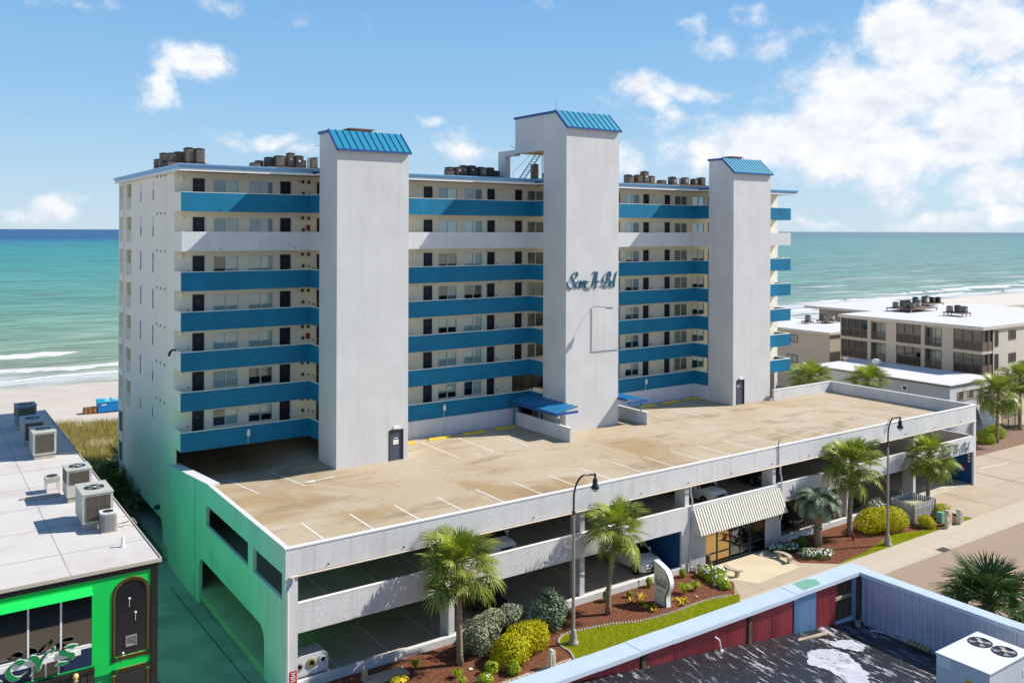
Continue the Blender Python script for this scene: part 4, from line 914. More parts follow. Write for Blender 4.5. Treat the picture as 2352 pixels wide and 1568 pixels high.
# ---------------------------------------------------------------- green pub on the left
PUBG = mat('pub_green', (0.0,0.58,0.085), 0.55, vary=0.05, vscale=1.2, bump=0.08, bscale=6)
PUBT = mat('pub_black', (0.015,0.013,0.014), 0.45, spec=0.5)
ROOFW = mat('roof_white', (0.55,0.51,0.475), 0.85, vary=0.05, vscale=0.5, dirt=0.5, dirtcol=(0.40,0.32,0.24), dscale=0.3, bump=0.1, bscale=4)
mat_seam = mat('seam_grey', (0.40,0.36,0.33), 0.8, vary=0.2, vscale=1)
GOLD = mat('gold_trim', (0.80,0.55,0.22), 0.5, vary=0.1, vscale=8)
LETG = mat('letter_green', (0.006,0.22,0.07), 0.4, spec=0.5)
PW = thing('pub_building', 'bright green pub with black trim, gold niches and a white flat roof', 'building', (-12,-0.25,-1.0))
PX, PY = -6.15, -0.25
MB().box(-26,PX,PY+0.1,38.2,-1.6,7.2).build('side_wall', mat('pub_side_green', (0.010,0.52,0.15), 0.6, vary=0.1, vscale=0.6, streak=0.3, scol=(0.05,0.3,0.12)), PW)
MB().box(-26,PX+0.12,PY-0.12,38.4,7.36,7.48).build('flat_roof', ROOFW, PW)
m = MB(); m.box(-26,PX+0.05,PY-0.10,PY-0.021,7.12,7.355); m.box(-26,PX+0.05,PY-0.02,PY+0.099,7.201,7.355); m.build('eave_trim', PUBT, PW)
m = MB(); m.box(PX+0.001,PX+0.06,PY+0.1,38.3,7.201,7.355); m.build('eave_trim', PUBT, PW)
MB().box(-26,PX+0.16,PY-0.18,PY-0.121,7.37,7.52).build('roof_edging', mat('edging_beige', (0.5,0.43,0.35), 0.6), PW)
MB().box(PX+0.121,PX+0.17,PY-0.12,38.4,7.37,7.53).build('roof_edging', MATS['edging_beige'], PW)
# front: green field, dark glazed strip with white mullions
FY = PY
m = MB(); m.wall('y', FY-0.02, FY+0.099, -26, -6.42, 2.95, 7.2, [(-14,-8.78,3.5,6.72),(-7.82,-6.63,3.62,6.3)])
m.build('front_wall', PUBG, PW)
m = MB(); pts = [(-7.82,6.3)]+[(-7.225-0.595*math.cos(R(a)),6.3+0.6*math.sin(R(a))) for a in range(0,181,15)]; 
MB().box(-6.419,PX,FY-0.06,FY+0.099,-1.6,7.2).build('corner_pilaster', PUBT, PW)
for i in range(9): MB().box(-6.40,PX+0.02,FY-0.075,FY-0.061,-1.0+i*0.95,-0.12+i*0.95).build('tile', PUBT, PW)
MB().box(-14,-8.78,FY+0.03,FY+0.04,3.5,6.72).build('glazing', glass('pub_glass', (0.16,0.18,0.18), 0.18), PW)
MB().box(-14,-8.78,FY+0.6,FY+0.7,3.4,6.8).build('room_back', mat('pub_room', (0.10,0.10,0.09), 0.9, vary=0.6, vscale=0.8), PW) if False else None
for x in (-12.35,-11.17,-9.96): MB().box(x-0.035,x+0.035,FY-0.03,FY+0.029,4.4,6.71).build('mullion', TRIMW, PW)
MB().prism([(FY-0.45,6.62),(FY-0.021,6.72),(FY-0.021,6.86)],'x',-14,-8.8).build('green_flashing', PUBG, PW)
MB().box(-14,-8.79,FY-0.03,FY+0.05,4.28,4.42).build('transom', TRIMW, PW)
MB().box(-14,-8.79,FY-0.012,FY+0.028,3.5,4.28).build('blue_panel', mat('pub_blue', (0.012,0.03,0.085), 0.4), PW)
w = MB().box(-10.98,-10.06,FY-0.025,FY-0.013,3.52,4.2).build('lower_window', SMOKE, PW)
for x in (-11.05,-10.56,-10.08): MB().box(x,x+0.07,FY-0.05,FY-0.026,3.5,4.27).build('window_bar', TRIMW, w)
MB().box(-14,-8.7,FY-0.25,FY-0.0201,3.3,3.44).build('ledge', PUBT, PW); MB().box(-14,-8.7,FY-0.18,FY+0.1,-1.2,3.29).build('lower_front', mat('pub_boards', (0.03,0.03,0.028), 0.6, vary=0.3, vscale=3), PW)
for i in range(20): MB().box(-13.9+i*0.26,-13.68+i*0.26,FY-0.2,FY-0.181,-1.0,3.28).build('board', MATS['pub_boards'], PW)
m = MB(); m.smooth = True; m.lathe((-9.45,FY-0.35,3.1),[(0.02,0),(0.09,0.05),(0.05,0.15),(0.12,0.22),(0.10,0.33),(0.02,0.38)],10); m.build('gold_finial', GOLD, PW)
# arched niche with knot-work border
nb = MB().box(-7.99,-6.43,FY+0.04,FY+0.1,3.4,6.95)
niche = MB(); niche.prism([(-7.82,3.62),(-6.63,3.62),(-6.63,6.25)]+[(-7.225+0.595*math.cos(R(a)),6.25+0.5*math.sin(R(a))) for a in range(10,171,10)]+[(-7.82,6.25)], 'y', FY-0.03, FY-0.021)
NI = niche.build('niche', mat('niche_black', (0.012,0.014,0.018), 0.25, spec=0.6), PW)
for i in range(-4,14):   # diagonal tile joints
    pass
tl = []
for r in range(9):
    for c in range(4):
        cx = -7.72+c*0.36+(0.18 if r%2 else 0); cz = 3.85+r*0.30
        if cx > -6.8 or cz > 6.45: continue
        MB().add([(cx-0.165,FY-0.036,cz),(cx,FY-0.036,cz-0.285),(cx+0.165,FY-0.036,cz),(cx,FY-0.036,cz+0.285),(cx-0.165,FY-0.031,cz),(cx,FY-0.031,cz-0.285),(cx+0.165,FY-0.031,cz),(cx,FY-0.031,cz+0.285)],
                 [(0,1,2,3),(0,4,5,1),(1,5,6,2),(2,6,7,3),(3,7,4,0)]).build('tile', MATS['niche_black'], NI)
def knot_strip(p0, p1, w, name='knot_border'):
    """gold strip with two interlaced raised strands"""
    p0 = Vector(p0); p1 = Vector(p1); d = (p1-p0); L_ = d.length; d = d/L_; n = Vector((-d.y,d.x)); m = MB()
    def Q(a, b, h): q = p0+d*a+n*b; return (q.x,FY-0.04-h,q.y)
    m.add([Q(0,-w/2,0),Q(L_,-w/2,0),Q(L_,w/2,0),Q(0,w/2,0),Q(0,-w/2,.02),Q(L_,-w/2,.02),Q(L_,w/2,.02),Q(0,w/2,.02)], [(0,1,2,3),(4,5,6,7),(7,6,5,4),(0,1,5,4),(1,2,6,5),(2,3,7,6),(3,0,4,7)])
    k = max(2,int(L_/0.16)); m.mi = 1
    for ph in (0,math.pi):
        pts = [Q(L_*t/(k*6), 0.055*math.sin(math.pi*t/3+ph), 0.024) for t in range(k*6+1)]; m.tube(pts, 0.009, 4, cap=False)
    return m.build(name, [GOLD, mat_dark_gold], PW)
mat_dark_gold = mat('gold_dark', (0.16,0.08,0.02), 0.6)
knot_strip((-7.91,3.62),(-7.91,6.2),0.17); knot_strip((-6.53,3.62),(-6.53,6.2),0.17)
pv = [(-7.22-0.69*math.cos(R(a)),6.2+0.66*math.sin(R(a))) for a in range(0,181,20)]
for a, b in zip(pv[:-1], pv[1:]): knot_strip(a, b, 0.17)
knot_strip((-7.75,3.5),(-6.63,3.5),0.15); knot_strip((-7.75,2.99),(-6.63,2.99),0.15); knot_strip((-7.91,1.5),(-7.91,2.8),0.17); knot_strip((-6.53,1.5),(-6.53,2.8),0.17)
for x in (-7.92,-6.53):
    for z in (3.48,2.96): MB().box(x-0.09,x+0.09,FY-0.06,FY-0.02,z-0.09,z+0.09).build('corner_block', PUBT, PW)
MB().box(-7.82,-6.63,FY-0.03,FY-0.0205,1.5,2.88).build('niche', MATS['niche_black'], PW)
m = MB(); m.wall('y', FY-0.09, FY-0.04, -7.45, -7.0, 3.95, 4.4, [(-7.4,-7.05,4.0,4.35)]); m.tube([(-7.34,FY-0.07,4.1),(-7.3,FY-0.08,4.28),(-7.24,FY-0.07,4.12),(-7.18,FY-0.08,4.28),(-7.1,FY-0.07,4.1)],0.02,5); m.box(-7.42,-7.03,FY-0.05,FY-0.041,3.98,4.37); m.build('relief_plaque', MATS['grey_metal'], NI)
for x, z in ((-7.3,6.0),(-7.05,5.35),(-7.55,3.7)): m = MB(); m.lathe((x,FY-0.05,z),[(0.05,-0.03),(0.05,0.03),(0.01,0.05)],8); m.tube([(x,FY-0.05,z),(x,FY-0.05,z-0.35)],0.012,4); m.build('spot_lamp', TRIMW, NI)
MB().box(-8.0,-6.42,FY-0.015,FY+0.099,-1.2,2.949).build('front_wall', PUBG, PW)
# raised letters, the end of the pub's name
PUBL = {
 'R': [[(0.10,0.95),(0.14,0.5),(0.08,0.0)],[(0.0,0.85),(0.3,1.0),(0.58,0.88),(0.5,0.62),(0.2,0.5)],[(0.25,0.52),(0.45,0.25),(0.75,0.02)]],
 'C': [[(0.72,0.82),(0.45,1.0),(0.15,0.8),(0.05,0.45),(0.2,0.1),(0.5,0.0),(0.78,0.18)]],
 'Y': [[(0.0,0.95),(0.2,0.85),(0.38,0.5)],[(0.8,1.05),(0.6,0.8),(0.42,0.4),(0.32,0.0),(0.12,-0.12)]],
 "'": [[(0.1,1.08),(0.14,0.98),(0.05,0.84)]],
 'S': [[(0.75,0.92),(0.45,1.0),(0.15,0.85),(0.3,0.6),(0.6,0.45),(0.62,0.18),(0.35,0.02),(0.0,0.08)]]}
for ch, xp, w, zz, hh in (('R',-12.85,0.85,3.86,0.68),('C',-11.95,0.80,3.88,0.68),('Y',-11.15,0.86,3.98,0.66),("'",-10.35,0.5,4.05,0.66),('S',-10.12,0.86,4.02,0.66)):
    ol = MB()
    for ox, oz in ((-0.035,0),(0.035,0),(0,-0.035),(0,0.035)): script(PUBL[ch], 0.25, R(38), 0.03, (lambda u, v, d: (xp+u*w+ox, FY-0.34-d, zz+v*hh+oz)), ol)
    ol.build('letter_outline', SIGNW, PW)
    script(PUBL[ch], 0.25, R(38), 0.04, lambda u, v, d: (xp+u*w, FY-0.375-d, zz+v*hh)).build('letter', LETG, PW)
MB().box(-14,-9.25,FY-0.33,FY-0.25,4.2,4.42).build('letter_backing', SIGNW, PW)
for i in range(9): MB().box(-26,PX+0.1,2.6+i*4.05,2.66+i*4.05,7.481,7.49).build('roof_seam', mat_seam, PW)
for x in (-9.6,-13.4): MB().box(x,x+0.05,PY,38.3,7.4805,7.4885).build('roof_seam', mat_seam, PW)
m = MB(); m.tube([(-7.11,2.12,7.45),(-7.11,2.12,7.95)],0.07,8); m.tube([(-7.11,2.12,7.45),(-7.11,2.12,7.55)],0.12,8); m.build('vent_pipe', TRIMW, PW)

# roof-top package units on the pub
ACB = mat('ac_beige', (0.50,0.49,0.42), 0.5, vary=0.06, vscale=2, dirt=0.35, dirtcol=(0.30,0.25,0.18), dscale=1.2, metal=0.1)
ACG = mat('ac_coil', (0.10,0.085,0.065), 0.6, vary=0.3, vscale=12, metal=0.3)
ACW = mat('ac_white', (0.66,0.66,0.66), 0.45, vary=0.04, vscale=2)
def package_unit(loc, w, d, h, label, m_=ACB, grp='package air conditioners on the pub roof', coil='front', fans=1, cat='air conditioner'):
    t = thing('package_unit', label, cat, loc, grp); x, y, z = loc
    MB().box(x-w/2+0.06,x+w/2-0.06,y-d/2+0.06,y+d/2-0.06,z,z+0.3).build('roof_curb', mat_curb, t)
    MB().box(x-w/2,x+w/2,y-d/2,y+d/2,z+0.301,z+h-0.05).build('casing', m_, t)
    lid = MB().box(x-w/2-0.03,x+w/2+0.03,y-d/2-0.03,y+d/2+0.03,z+h-0.049,z+h).build('lid', m_, t)
    if coil == 'plain':
        MB().box(x-w/2-0.012,x-w/2-0.002,y+d/2-0.5,y+d/2-0.01,z+h-0.4,z+h-0.06).build('label_plate', SIGNW, t); MB().box(x-w/2-0.012,x-w/2-0.002,y-d/2+0.5,y-d/2+0.78,z+h-0.75,z+h-0.5).build('warning_sticker', YEL, t)
        MB().box(x+w/2-0.5,x+w/2-0.3,y-d/2-0.012,y-d/2-0.002,z+h-0.7,z+h-0.45).build('label_plate', SIGNW, t)
    else:
      g = MB().box(x-w/2+0.12,x+w/2-0.12,y-d/2-0.02,y-d/2-0.002,z+(0.42 if coil == 'front' else h*0.55),z+h-0.14).build('coil', ACG, t)
      for i in range(7): MB().box(x-w/2+0.12+i*(w-0.26)/6,x-w/2+0.135+i*(w-0.26)/6,y-d/2-0.03,y-d/2-0.021,z+0.5 if coil == 'front' else z+h*0.56,z+h-0.16).build('coil_guard', mat_guard, g)
    if coil == 'top': MB().box(x-w/2-0.02,x-w/2-0.002,y-d/2+0.1,y+d/2-0.1,z+h*0.55,z+h-0.14).build('coil', ACG, t)
    for i in range(fans):
        fx = x if fans == 1 else x+w*(-0.02+0.0); fy = y
        if fans == 2: fx, fy = x+w*0.22, y+(i-0.5)*d*0.46
        fr = min(w,d)*(0.34 if fans == 1 else 0.22)
        m = MB(); m.lathe((fx,fy,z+h),[(fr,0.001),(fr,0.03),(fr-0.03,0.03),(fr-0.03,0.002)],20,cap=False); m.build('fan_ring', MATS['dark_metal'], t)
        m = MB(); m.lathe((fx,fy,z+h+0.002),[(fr-0.035,0.0),(0.01,0.004)],20,cap=False); q = m.build('fan_well', MATS['black_rubber'], t)
        b = MB()
        for k in range(4):
            a = k*math.pi/2+0.4; c, s = math.cos(a), math.sin(a); c2, s2 = math.cos(a+0.6), math.sin(a+0.6); r2 = fr*0.9
            b.add([(fx+c*0.06,fy+s*0.06,z+h+0.012),(fx+c*r2,fy+s*r2,z+h+0.012),(fx+c2*r2,fy+s2*r2,z+h+0.02),(fx+c2*0.06,fy+s2*0.06,z+h+0.02)], [(0,1,2,3)])
        b.build('fan_blades', MATS['grey_metal'], q)
        MB().lathe((fx,fy,z+h+0.015),[(0.09,0),(0.09,0.03),(0.02,0.04)],10).build('fan_hub', ACB if m_ is ACB else mat_hub, q)
    return t
mat_guard = mat('guard_brown', (0.17,0.15,0.12), 0.6); mat_curb = mat('curb_tin', (0.42,0.37,0.31), 0.6, vary=0.2, vscale=3); mat_hub = mat('hub_tan', (0.5,0.42,0.3), 0.5)
ACD = mat('ac_grey_dark', (0.20,0.22,0.25), 0.5, vary=0.1, vscale=2)
package_unit((-7.6,6.5,7.48),1.35,2.2,1.75,'largest beige package unit on the pub roof, nearest the street')
package_unit((-7.65,11.3,7.48),1.2,1.5,1.75,'beige package unit with dark upper coils in the middle of the pub roof', coil='top')
package_unit((-8.0,22.5,7.48),1.3,2.2,1.7,'beige package unit with a torn front coil at the edge of the building shadow')
package_unit((-8.15,26.6,7.48),1.3,2.2,1.7,'grey package unit second from the beach end of the pub roof', m_=mat('ac_greygreen', (0.36,0.38,0.38), 0.5))
package_unit((-8.0,32.2,7.48),1.3,1.6,1.7,'dark topped package unit at the beach end of the pub roof', m_=ACD, coil='top')
def condenser(loc, w, h, name, label, m_, grp=None, legs=0.0, sides=20, topm=None):
    x, y, z = loc; t = thing(name, label, 'air conditioner', loc, grp)
    def prof(r, e=4.0):
        return [(x+r*math.copysign(abs(math.cos(a))**(2/e),math.cos(a)), y+r*math.copysign(abs(math.sin(a))**(2/e),math.sin(a))) for a in [2*math.pi*k/sides for k in range(sides)]]
    m = MB(); m.prism(prof(w/2), 'z', z+legs+0.06, z+legs+h-0.08); m.build('casing', m_, t)
    for k in range(9):
        mm = MB(); zz = z+legs+0.1+k*(h-0.24)/9; mm.prism(prof(w/2+0.015), 'z', zz, zz+0.035); mm.build('louvre', m_, t)
    MB().prism(prof(w/2+0.02), 'z', z+legs+h-0.079, z+legs+h).build('top_cover', topm or ACW, t)
    MB().lathe((x,y,z+legs+h),[(w*0.36,0.002),(0.03,0.012)],16,cap=False).build('fan_grille', MATS['black_rubber'], t)
    MB().box(x-w/2,x+w/2,y-w/2,y+w/2,z,z+legs+0.055).build('base_pad', mat_curb, t)
    return t
condenser((-7.25,4.85,7.48),0.72,0.95,'condenser_unit','small grey round-cornered condenser in front of the largest pub roof unit', mat('cond_grey', (0.26,0.25,0.23), 0.5))
t = thing('exhaust_fan', 'low beige fan housing on thin legs on the pub roof', 'air conditioner', (-8.6,13.4,7.48))
MB().box(-8.95,-8.25,13.0,13.8,8.05,8.35).build('casing', ACB, t); MB().lathe((-8.6,13.4,8.351),[(0.28,0.0),(0.26,0.05),(0.02,0.02)],14).build('fan_grille', MATS['dark_metal'], t)
for p in ((-8.9,13.05),(-8.3,13.05),(-8.9,13.75),(-8.3,13.75)): MB().tube([(*p,7.48),(*p,8.05)],0.02,5).build('leg', MATS['grey_metal'], t)
t = thing('roof_rail', 'flat metal duct lying on the pub roof beside the middle unit', 'duct', (-9.2,12.2,7.48))
MB().box(-10.2,-8.3,12.5,12.75,7.49,7.56).build('duct', mat_curb, t); MB().tube([(-9.9,12.25,7.55),(-8.3,12.25,7.55)],0.06,6).build('pipe', ACB, t)
m = MB(); random.seed(5)
pts = [(-6.9,4.9,7.7),(-6.6,5.2,7.62),(-6.35,4.9,7.75),(-6.1,5.1,7.8),(-5.95,4.8,7.6)]; m.tube([tuple(p) for p in spline(pts,4)],0.03,5); tag(m.build('coolant_hose', MATS['grey_metal'], None, at=(-6.5,5,7.6)),'loose grey hose bundle at the pub roof edge by the small condenser','hose')

# ---------------------------------------------------------------- foreground building with black roof
TAR = None
def tar_material():
    m = bpy.data.materials.new('tar_roof'); m.use_nodes = True; nt = m.node_tree; N = nt.nodes; L = nt.links; b = N['Principled BSDF']
    b.inputs['Roughness'].default_value = 0.42; b.inputs['Specular IOR Level'].default_value = 0.5
    tc = N.new('ShaderNodeTexCoord')
    def noise(scl, rot, sc, det=6, ro=0.6, dist=0.0):
        mp = N.new('ShaderNodeMapping'); mp.inputs['Scale'].default_value = scl; mp.inputs['Rotation'].default_value = (0,0,rot); L.new(tc.outputs['Object'], mp.inputs[0])
        n = N.new('ShaderNodeTexNoise'); n.inputs['Scale'].default_value = sc; n.inputs['Detail'].default_value = det; n.inputs['Roughness'].default_value = ro; n.inputs['Distortion'].default_value = dist; L.new(mp.outputs[0], n.inputs['Vector']); return n.outputs['Fac']
    # flaked patches where the black coating has worn off the pale sheet below
    a = noise((2.6,0.7,1),R(-10),1.7,9,0.74,0.35); r = N.new('ShaderNodeMapRange'); r.clamp = True; r.inputs['From Min'].default_value = 0.555; r.inputs['From Max'].default_value = 0.585; L.new(a, r.inputs['Value'])
    c = noise((1,1,1),0.0,0.6,4); r2 = N.new('ShaderNodeMapRange'); r2.clamp = True; r2.inputs['From Min'].default_value = 0.36; r2.inputs['From Max'].default_value = 0.56; L.new(c, r2.inputs['Value'])
    mu = N.new('ShaderNodeMath'); mu.operation = 'MULTIPLY'; L.new(r.outputs[0], mu.inputs[0]); L.new(r2.outputs[0], mu.inputs[1])
    d = noise((1,1,1),0,5,5); base = N.new('ShaderNodeMix'); base.data_type = 'RGBA'; base.inputs[6].default_value = (0.006,0.006,0.008,1); base.inputs[7].default_value = (0.026,0.026,0.030,1); L.new(d, base.inputs[0])
    mx = N.new('ShaderNodeMix'); mx.data_type = 'RGBA'; L.new(mu.outputs[0], mx.inputs[0]); L.new(base.outputs[2], mx.inputs[6]); mx.inputs[7].default_value = (0.42,0.42,0.45,1); L.new(mx.outputs[2], b.inputs['Base Color'])
    rr = N.new('ShaderNodeMapRange'); rr.inputs['To Min'].default_value = 0.4; rr.inputs['To Max'].default_value = 0.8; L.new(mu.outputs[0], rr.inputs['Value']); L.new(rr.outputs[0], b.inputs['Roughness'])
    bp = N.new('ShaderNodeBump'); bp.inputs['Strength'].default_value = 0.5; bp.inputs['Distance'].default_value = 0.03; L.new(d, bp.inputs['Height']); L.new(bp.outputs[0], b.inputs['Normal'])
    MATS['tar_roof'] = m; return m
TAR = tar_material()
FB = thing('shop_building', 'black tar roofed shop with a red corrugated metal parapet capped in pale blue', 'building', (0,-19.5,-0.5))
def rz(x): return 6.08+max(-3,(16.6-x))*0.112
m = MB(); xs = [-24+i*1.0 for i in range(41)]+[16.75]; ys = [-48,-44,-40,-36,-33,-30,-28,-26,-24,-22,-20.6,-19.52]
rnd = random.Random(9)
for y in ys:
    for x in xs: m.v.append((x,y,rz(x)+rnd.uniform(-0.02,0.02)+(0.10 if y > -19.7 else 0)))
n = len(xs)
for j in range(len(ys)-1):
    for i in range(n-1): m.f.append((j*n+i,j*n+i+1,(j+1)*n+i+1,(j+1)*n+i)); m.m.append(0); m.sm.append(True)
m.build('tar_roof', TAR, FB)
PATCH = mat('roof_patch', (0.46,0.46,0.50), 0.7, vary=0.15, vscale=2, dirt=0.9, dirtcol=(0.02,0.02,0.025), dscale=2.6)
def roof_patch(pts): 
    rr = random.Random(len(pts)); out = []
    for p, q in zip(pts, pts[1:]+pts[:1]):      # torn, ragged edge
        for k in range(9): t = k/9; out.append((p[0]+(q[0]-p[0])*t+rr.uniform(-0.06,0.06), p[1]+(q[1]-p[1])*t+rr.uniform(-0.06,0.06)))
    c = (sum(p[0] for p in out)/len(out), sum(p[1] for p in out)/len(out)); m = MB()
    m.add([(c[0],c[1],rz(c[0])+0.035)]+[(p[0],p[1],rz(p[0])+0.03) for p in out], [(0,i+1,(i+1)%len(out)+1) for i in range(len(out))]); return m.build('roof_patch', PATCH, FB)
roof_patch([(11.75,-20.85),(12.2,-20.75),(13.1,-21.05),(13.2,-21.5),(12.4,-22.9),(11.4,-23.6),(10.9,-23.2),(11.2,-22.2),(10.9,-21.5)][::-1])
roof_patch([(13.5,-20.5),(14.6,-20.7),(14.6,-21.4),(13.9,-21.6),(13.3,-21.0)][::-1])
MB().box(-24,17.0,-19.28,-19.1,-0.6,8.0).build('street_wall', mat('shop_wall', (0.35,0.36,0.38), 0.8), FB)
MB().box(17.0,17.2,-48,-19.1,-0.6,8.0).build('street_wall', MATS['shop_wall'], FB)
CREDP = mat('corrugated_red', (0.50,0.075,0.075), 0.55, vary=0.2, vscale=1.5, dirt=0.25, dirtcol=(0.07,0.025,0.02), dscale=1.5, stretch=(1,1,0.15))
CBLUE = mat('corrugated_blue', (0.26,0.40,0.58), 0.45, vary=0.06, vscale=2)
CAPB = mat('coping_blue', (0.46,0.545,0.615), 0.45, vary=0.06, vscale=0.8, dirt=0.15, dirtcol=(0.5,0.55,0.6), dscale=0.5)
CAPW = mat('coping_pale', (0.58,0.64,0.70), 0.5, vary=0.05, vscale=1)
def corrugated(x0, x1, y, m_, ztop, pitch=0.075, name='corrugated_panel', tilt=0.0):
    m = MB(); n = int((x1-x0)/pitch*4); pr = []
    for i in range(n+1):
        x = x0+(x1-x0)*i/n; pr.append((x,y-0.016+0.016*math.sin(2*math.pi*(x-x0)/pitch)))
    vs = [(p[0],p[1],rz(p[0])-0.02+0.05*math.sin(p[0]*5)*0.3) for p in pr]+[(p[0]+tilt,p[1],ztop) for p in pr]
    m.smooth = True; m.add(vs, [(i,i+1,n+2+i,n+1+i) for i in range(n)]); return m.build(name, m_, FB)
x = 0.0
for a, b in ((-3.4,-1.7),(-1.7,0.0),(0.0,1.55),(1.55,3.15),(3.15,4.75),(5.05,6.3),(6.3,8.1),(8.1,10.02),(10.3,11.4),(11.4,12.65)): corrugated(a, b, -19.5-0.01*random.random(), CREDP, 8.07)
corrugated(12.68, 14.02, -19.55, CBLUE, 8.07); corrugated(14.05, 15.3, -19.5, CREDP, 8.06, tilt=0.06)
RUSTW = mat('weathered_timber', (0.13,0.08,0.05), 0.85, vary=0.5, vscale=5, stretch=(1,1,0.2), bump=0.4, bscale=15)
for x in (4.88,10.16): MB().box(x-0.09,x+0.09,-19.60,-19.46,rz(x)-0.05,8.07).build('parapet_post', RUSTW, FB)
for i in range(8): MB().box(15.34+i*0.14,15.46+i*0.14,-19.42,-19.39,6.2,8.06).build('backing_board', RUSTW, FB)
MB().cbox((15.9,-19.47,7.25),(1.2,0.06,0.12)).build('brace', mat('timber_pale', (0.42,0.33,0.24), 0.8, vary=0.3, vscale=4), FB)
MB().box(16.42,16.54,-19.62,-19.5,6.1,8.06).build('steel_post', CBLUE, FB); MB().box(16.6,16.74,-19.68,-19.5,6.1,8.06).build('parapet_post', RUSTW, FB)
MB().box(15.34,16.5,-19.55,-19.45,6.08,6.36).build('base_flashing', CAPW, FB)
for i, (a, b) in enumerate(((-3.4,-0.6),(-0.6,2.86),(2.86,4.62),(4.62,6.13),(6.13,12.7),(12.7,17.25))):
    h = 0.012*(i%2); MB().box(a,b+0.03,-19.70,-18.92,8.09+h,8.16+h).build('coping', CAPB, FB); MB().box(a,b,-19.72,-19.701,8.0+h,8.15+h).build('coping_lip', CAPW, FB)
MB().add([(13.2,-19.6,8.176),(14.3,-19.6,8.176),(14.5,-19.2,8.176),(14.2,-18.96,8.176),(13.4,-18.96,8.176)], [(0,1,2,3,4)]).build('green_patch', mat('patch_green', (0.16,0.36,0.25), 0.6), FB)
# right-hand metal screen running back towards the viewer
SCR = mat('screen_metal', (0.50,0.53,0.64), 0.42, metal=0.25, vary=0.1, vscale=1.0)
y = -19.75
for i in range(36):
    y1 = y-0.30; q = MB(); q.box(16.80,16.83,y1+0.012,y,rz(16.8)+0.0,8.05); q.mi = 1; q.box(16.765,16.80,y-0.045,y-0.004,rz(16.8),8.05); q.build('screen_panel', [SCR,CAPW], FB); y = y1
for i in range(2): MB().box(16.78-0.1,17.25,-19.71-i*6.0-6.0,-19.71-i*6.0,8.08+i*0.01,8.15+i*0.01).build('coping', CAPB, FB); MB().box(16.66,16.679,-19.72-i*6-6,-19.72-i*6,8.0,8.14).build('coping_lip', CAPW, FB)
MB().box(16.6,16.78,-44,-19.9,rz(16.7)-0.02,rz(16.7)+0.14).build('base_flashing', MATS['roof_patch'], FB)
MB().box(16.7,16.76,-27.4,-26.0,6.1,7.4).build('rusty_panel', RUSTW, FB)
# things lying on that roof
tag(MB().cbox((13.1,-20.05,rz(13.1)+0.09),(1.7,0.14,0.06),R(-9)).build('timber_plank', MATS['timber_pale'], None, at=(13.1,-20.05,6.5)), 'bare wooden plank lying on the black roof below the blue panel', 'plank')
t = thing('pallet_slats', 'short yellow slatted board against the metal screen on the black roof', 'board', (16.5,-22.4,6.2))
for i in range(6): MB().cbox((16.48,-21.95-i*0.16,6.26),(0.34,0.09,0.05),R(10)).build('slat', mat('slat_%d'%i, (0.5,0.36,0.13), 0.8), t)
m = MB(); m.tube([tuple(p) for p in spline([(8.3,-19.56,7.62),(8.45,-19.62,7.5),(8.5,-19.64,7.3),(8.52,-19.66,7.12)],5)],0.03,6); m.cbox((8.54,-19.68,7.08),(0.14,0.06,0.12),0.0); tag(m.build('bent_pipe', TRIMW, None, at=(8.4,-19.6,7.1)), 'white bent conduit end hanging on the red corrugated wall', 'pipe')
tag(MB().cbox((16.2,-19.95,6.25),(0.3,0.2,0.2),0.6).build('wood_block', MATS['timber_pale'], None, at=(16.2,-19.95,6.15)), 'sawn wood block in the corner of the black roof', 'wood block')
tag(MB().cbox((16.35,-20.7,6.2),(0.5,0.05,0.04),R(-60)).build('metal_rod', CAPW, None, at=(16.35,-20.7,6.15)), 'thin pale rod lying at the foot of the metal screen', 'rod')
package_unit((14.25,-25.95,6.2),2.62,1.75,1.82,'big white package unit with two fans on the black roof',ACW,None,'plain',2)
# ---------------------------------------------------------------- neighbours on the right
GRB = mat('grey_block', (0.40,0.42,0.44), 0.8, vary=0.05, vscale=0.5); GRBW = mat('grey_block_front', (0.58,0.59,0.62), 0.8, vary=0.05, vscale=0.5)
ROOFP = mat('roof_bright', (0.60,0.585,0.565), 0.8, vary=0.04, vscale=0.3, dirt=0.2, dirtcol=(0.42,0.38,0.33), dscale=0.2)
BEI = mat('beige_wall', (0.52,0.43,0.34), 0.8, vary=0.04, vscale=0.4); BEID = mat('beige_siding', (0.60,0.53,0.45), 0.75, vary=0.05, vscale=0.5); BRN = mat('brown_rail', (0.16,0.115,0.085), 0.7, vary=0.1, vscale=2)
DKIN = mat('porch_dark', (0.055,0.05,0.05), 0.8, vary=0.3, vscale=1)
def frame_win(par, axis, c, a0, a1, z0, z1, out, fm=TRIMW, gm=SMOKE, name='window'):
    """window proud of a wall plane; axis 'x': plane X=c spanning Y; out = -1/+1 outward"""
    def bx(m, p, q, u, w, d0, d1):
        e0, e1 = sorted((c+out*d0, c+out*d1))
        if axis == 'x': m.box(e0,e1,p,q,u,w)
        else: m.box(p,q,e0,e1,u,w)
    m = MB(); t = 0.07
    bx(m,a0,a1,z0,z0+t,0.0,0.06); bx(m,a0,a1,z1-t,z1,0.0,0.06); bx(m,a0,a0+t,z0+t,z1-t,0.0,0.06); bx(m,a1-t,a1,z0+t,z1-t,0.0,0.06); bx(m,(a0+a1)/2-0.03,(a0+a1)/2+0.03,z0+t,z1-t,0.0,0.06)
    w = m.build(name, fm, par)
    for p, q in ((a0+t,(a0+a1)/2-0.03),((a0+a1)/2+0.03,a1-t)):
        m = MB(); bx(m,p,q,z0+t,z1-t,0.005,0.02); m.build('pane', gm, w)
    return w
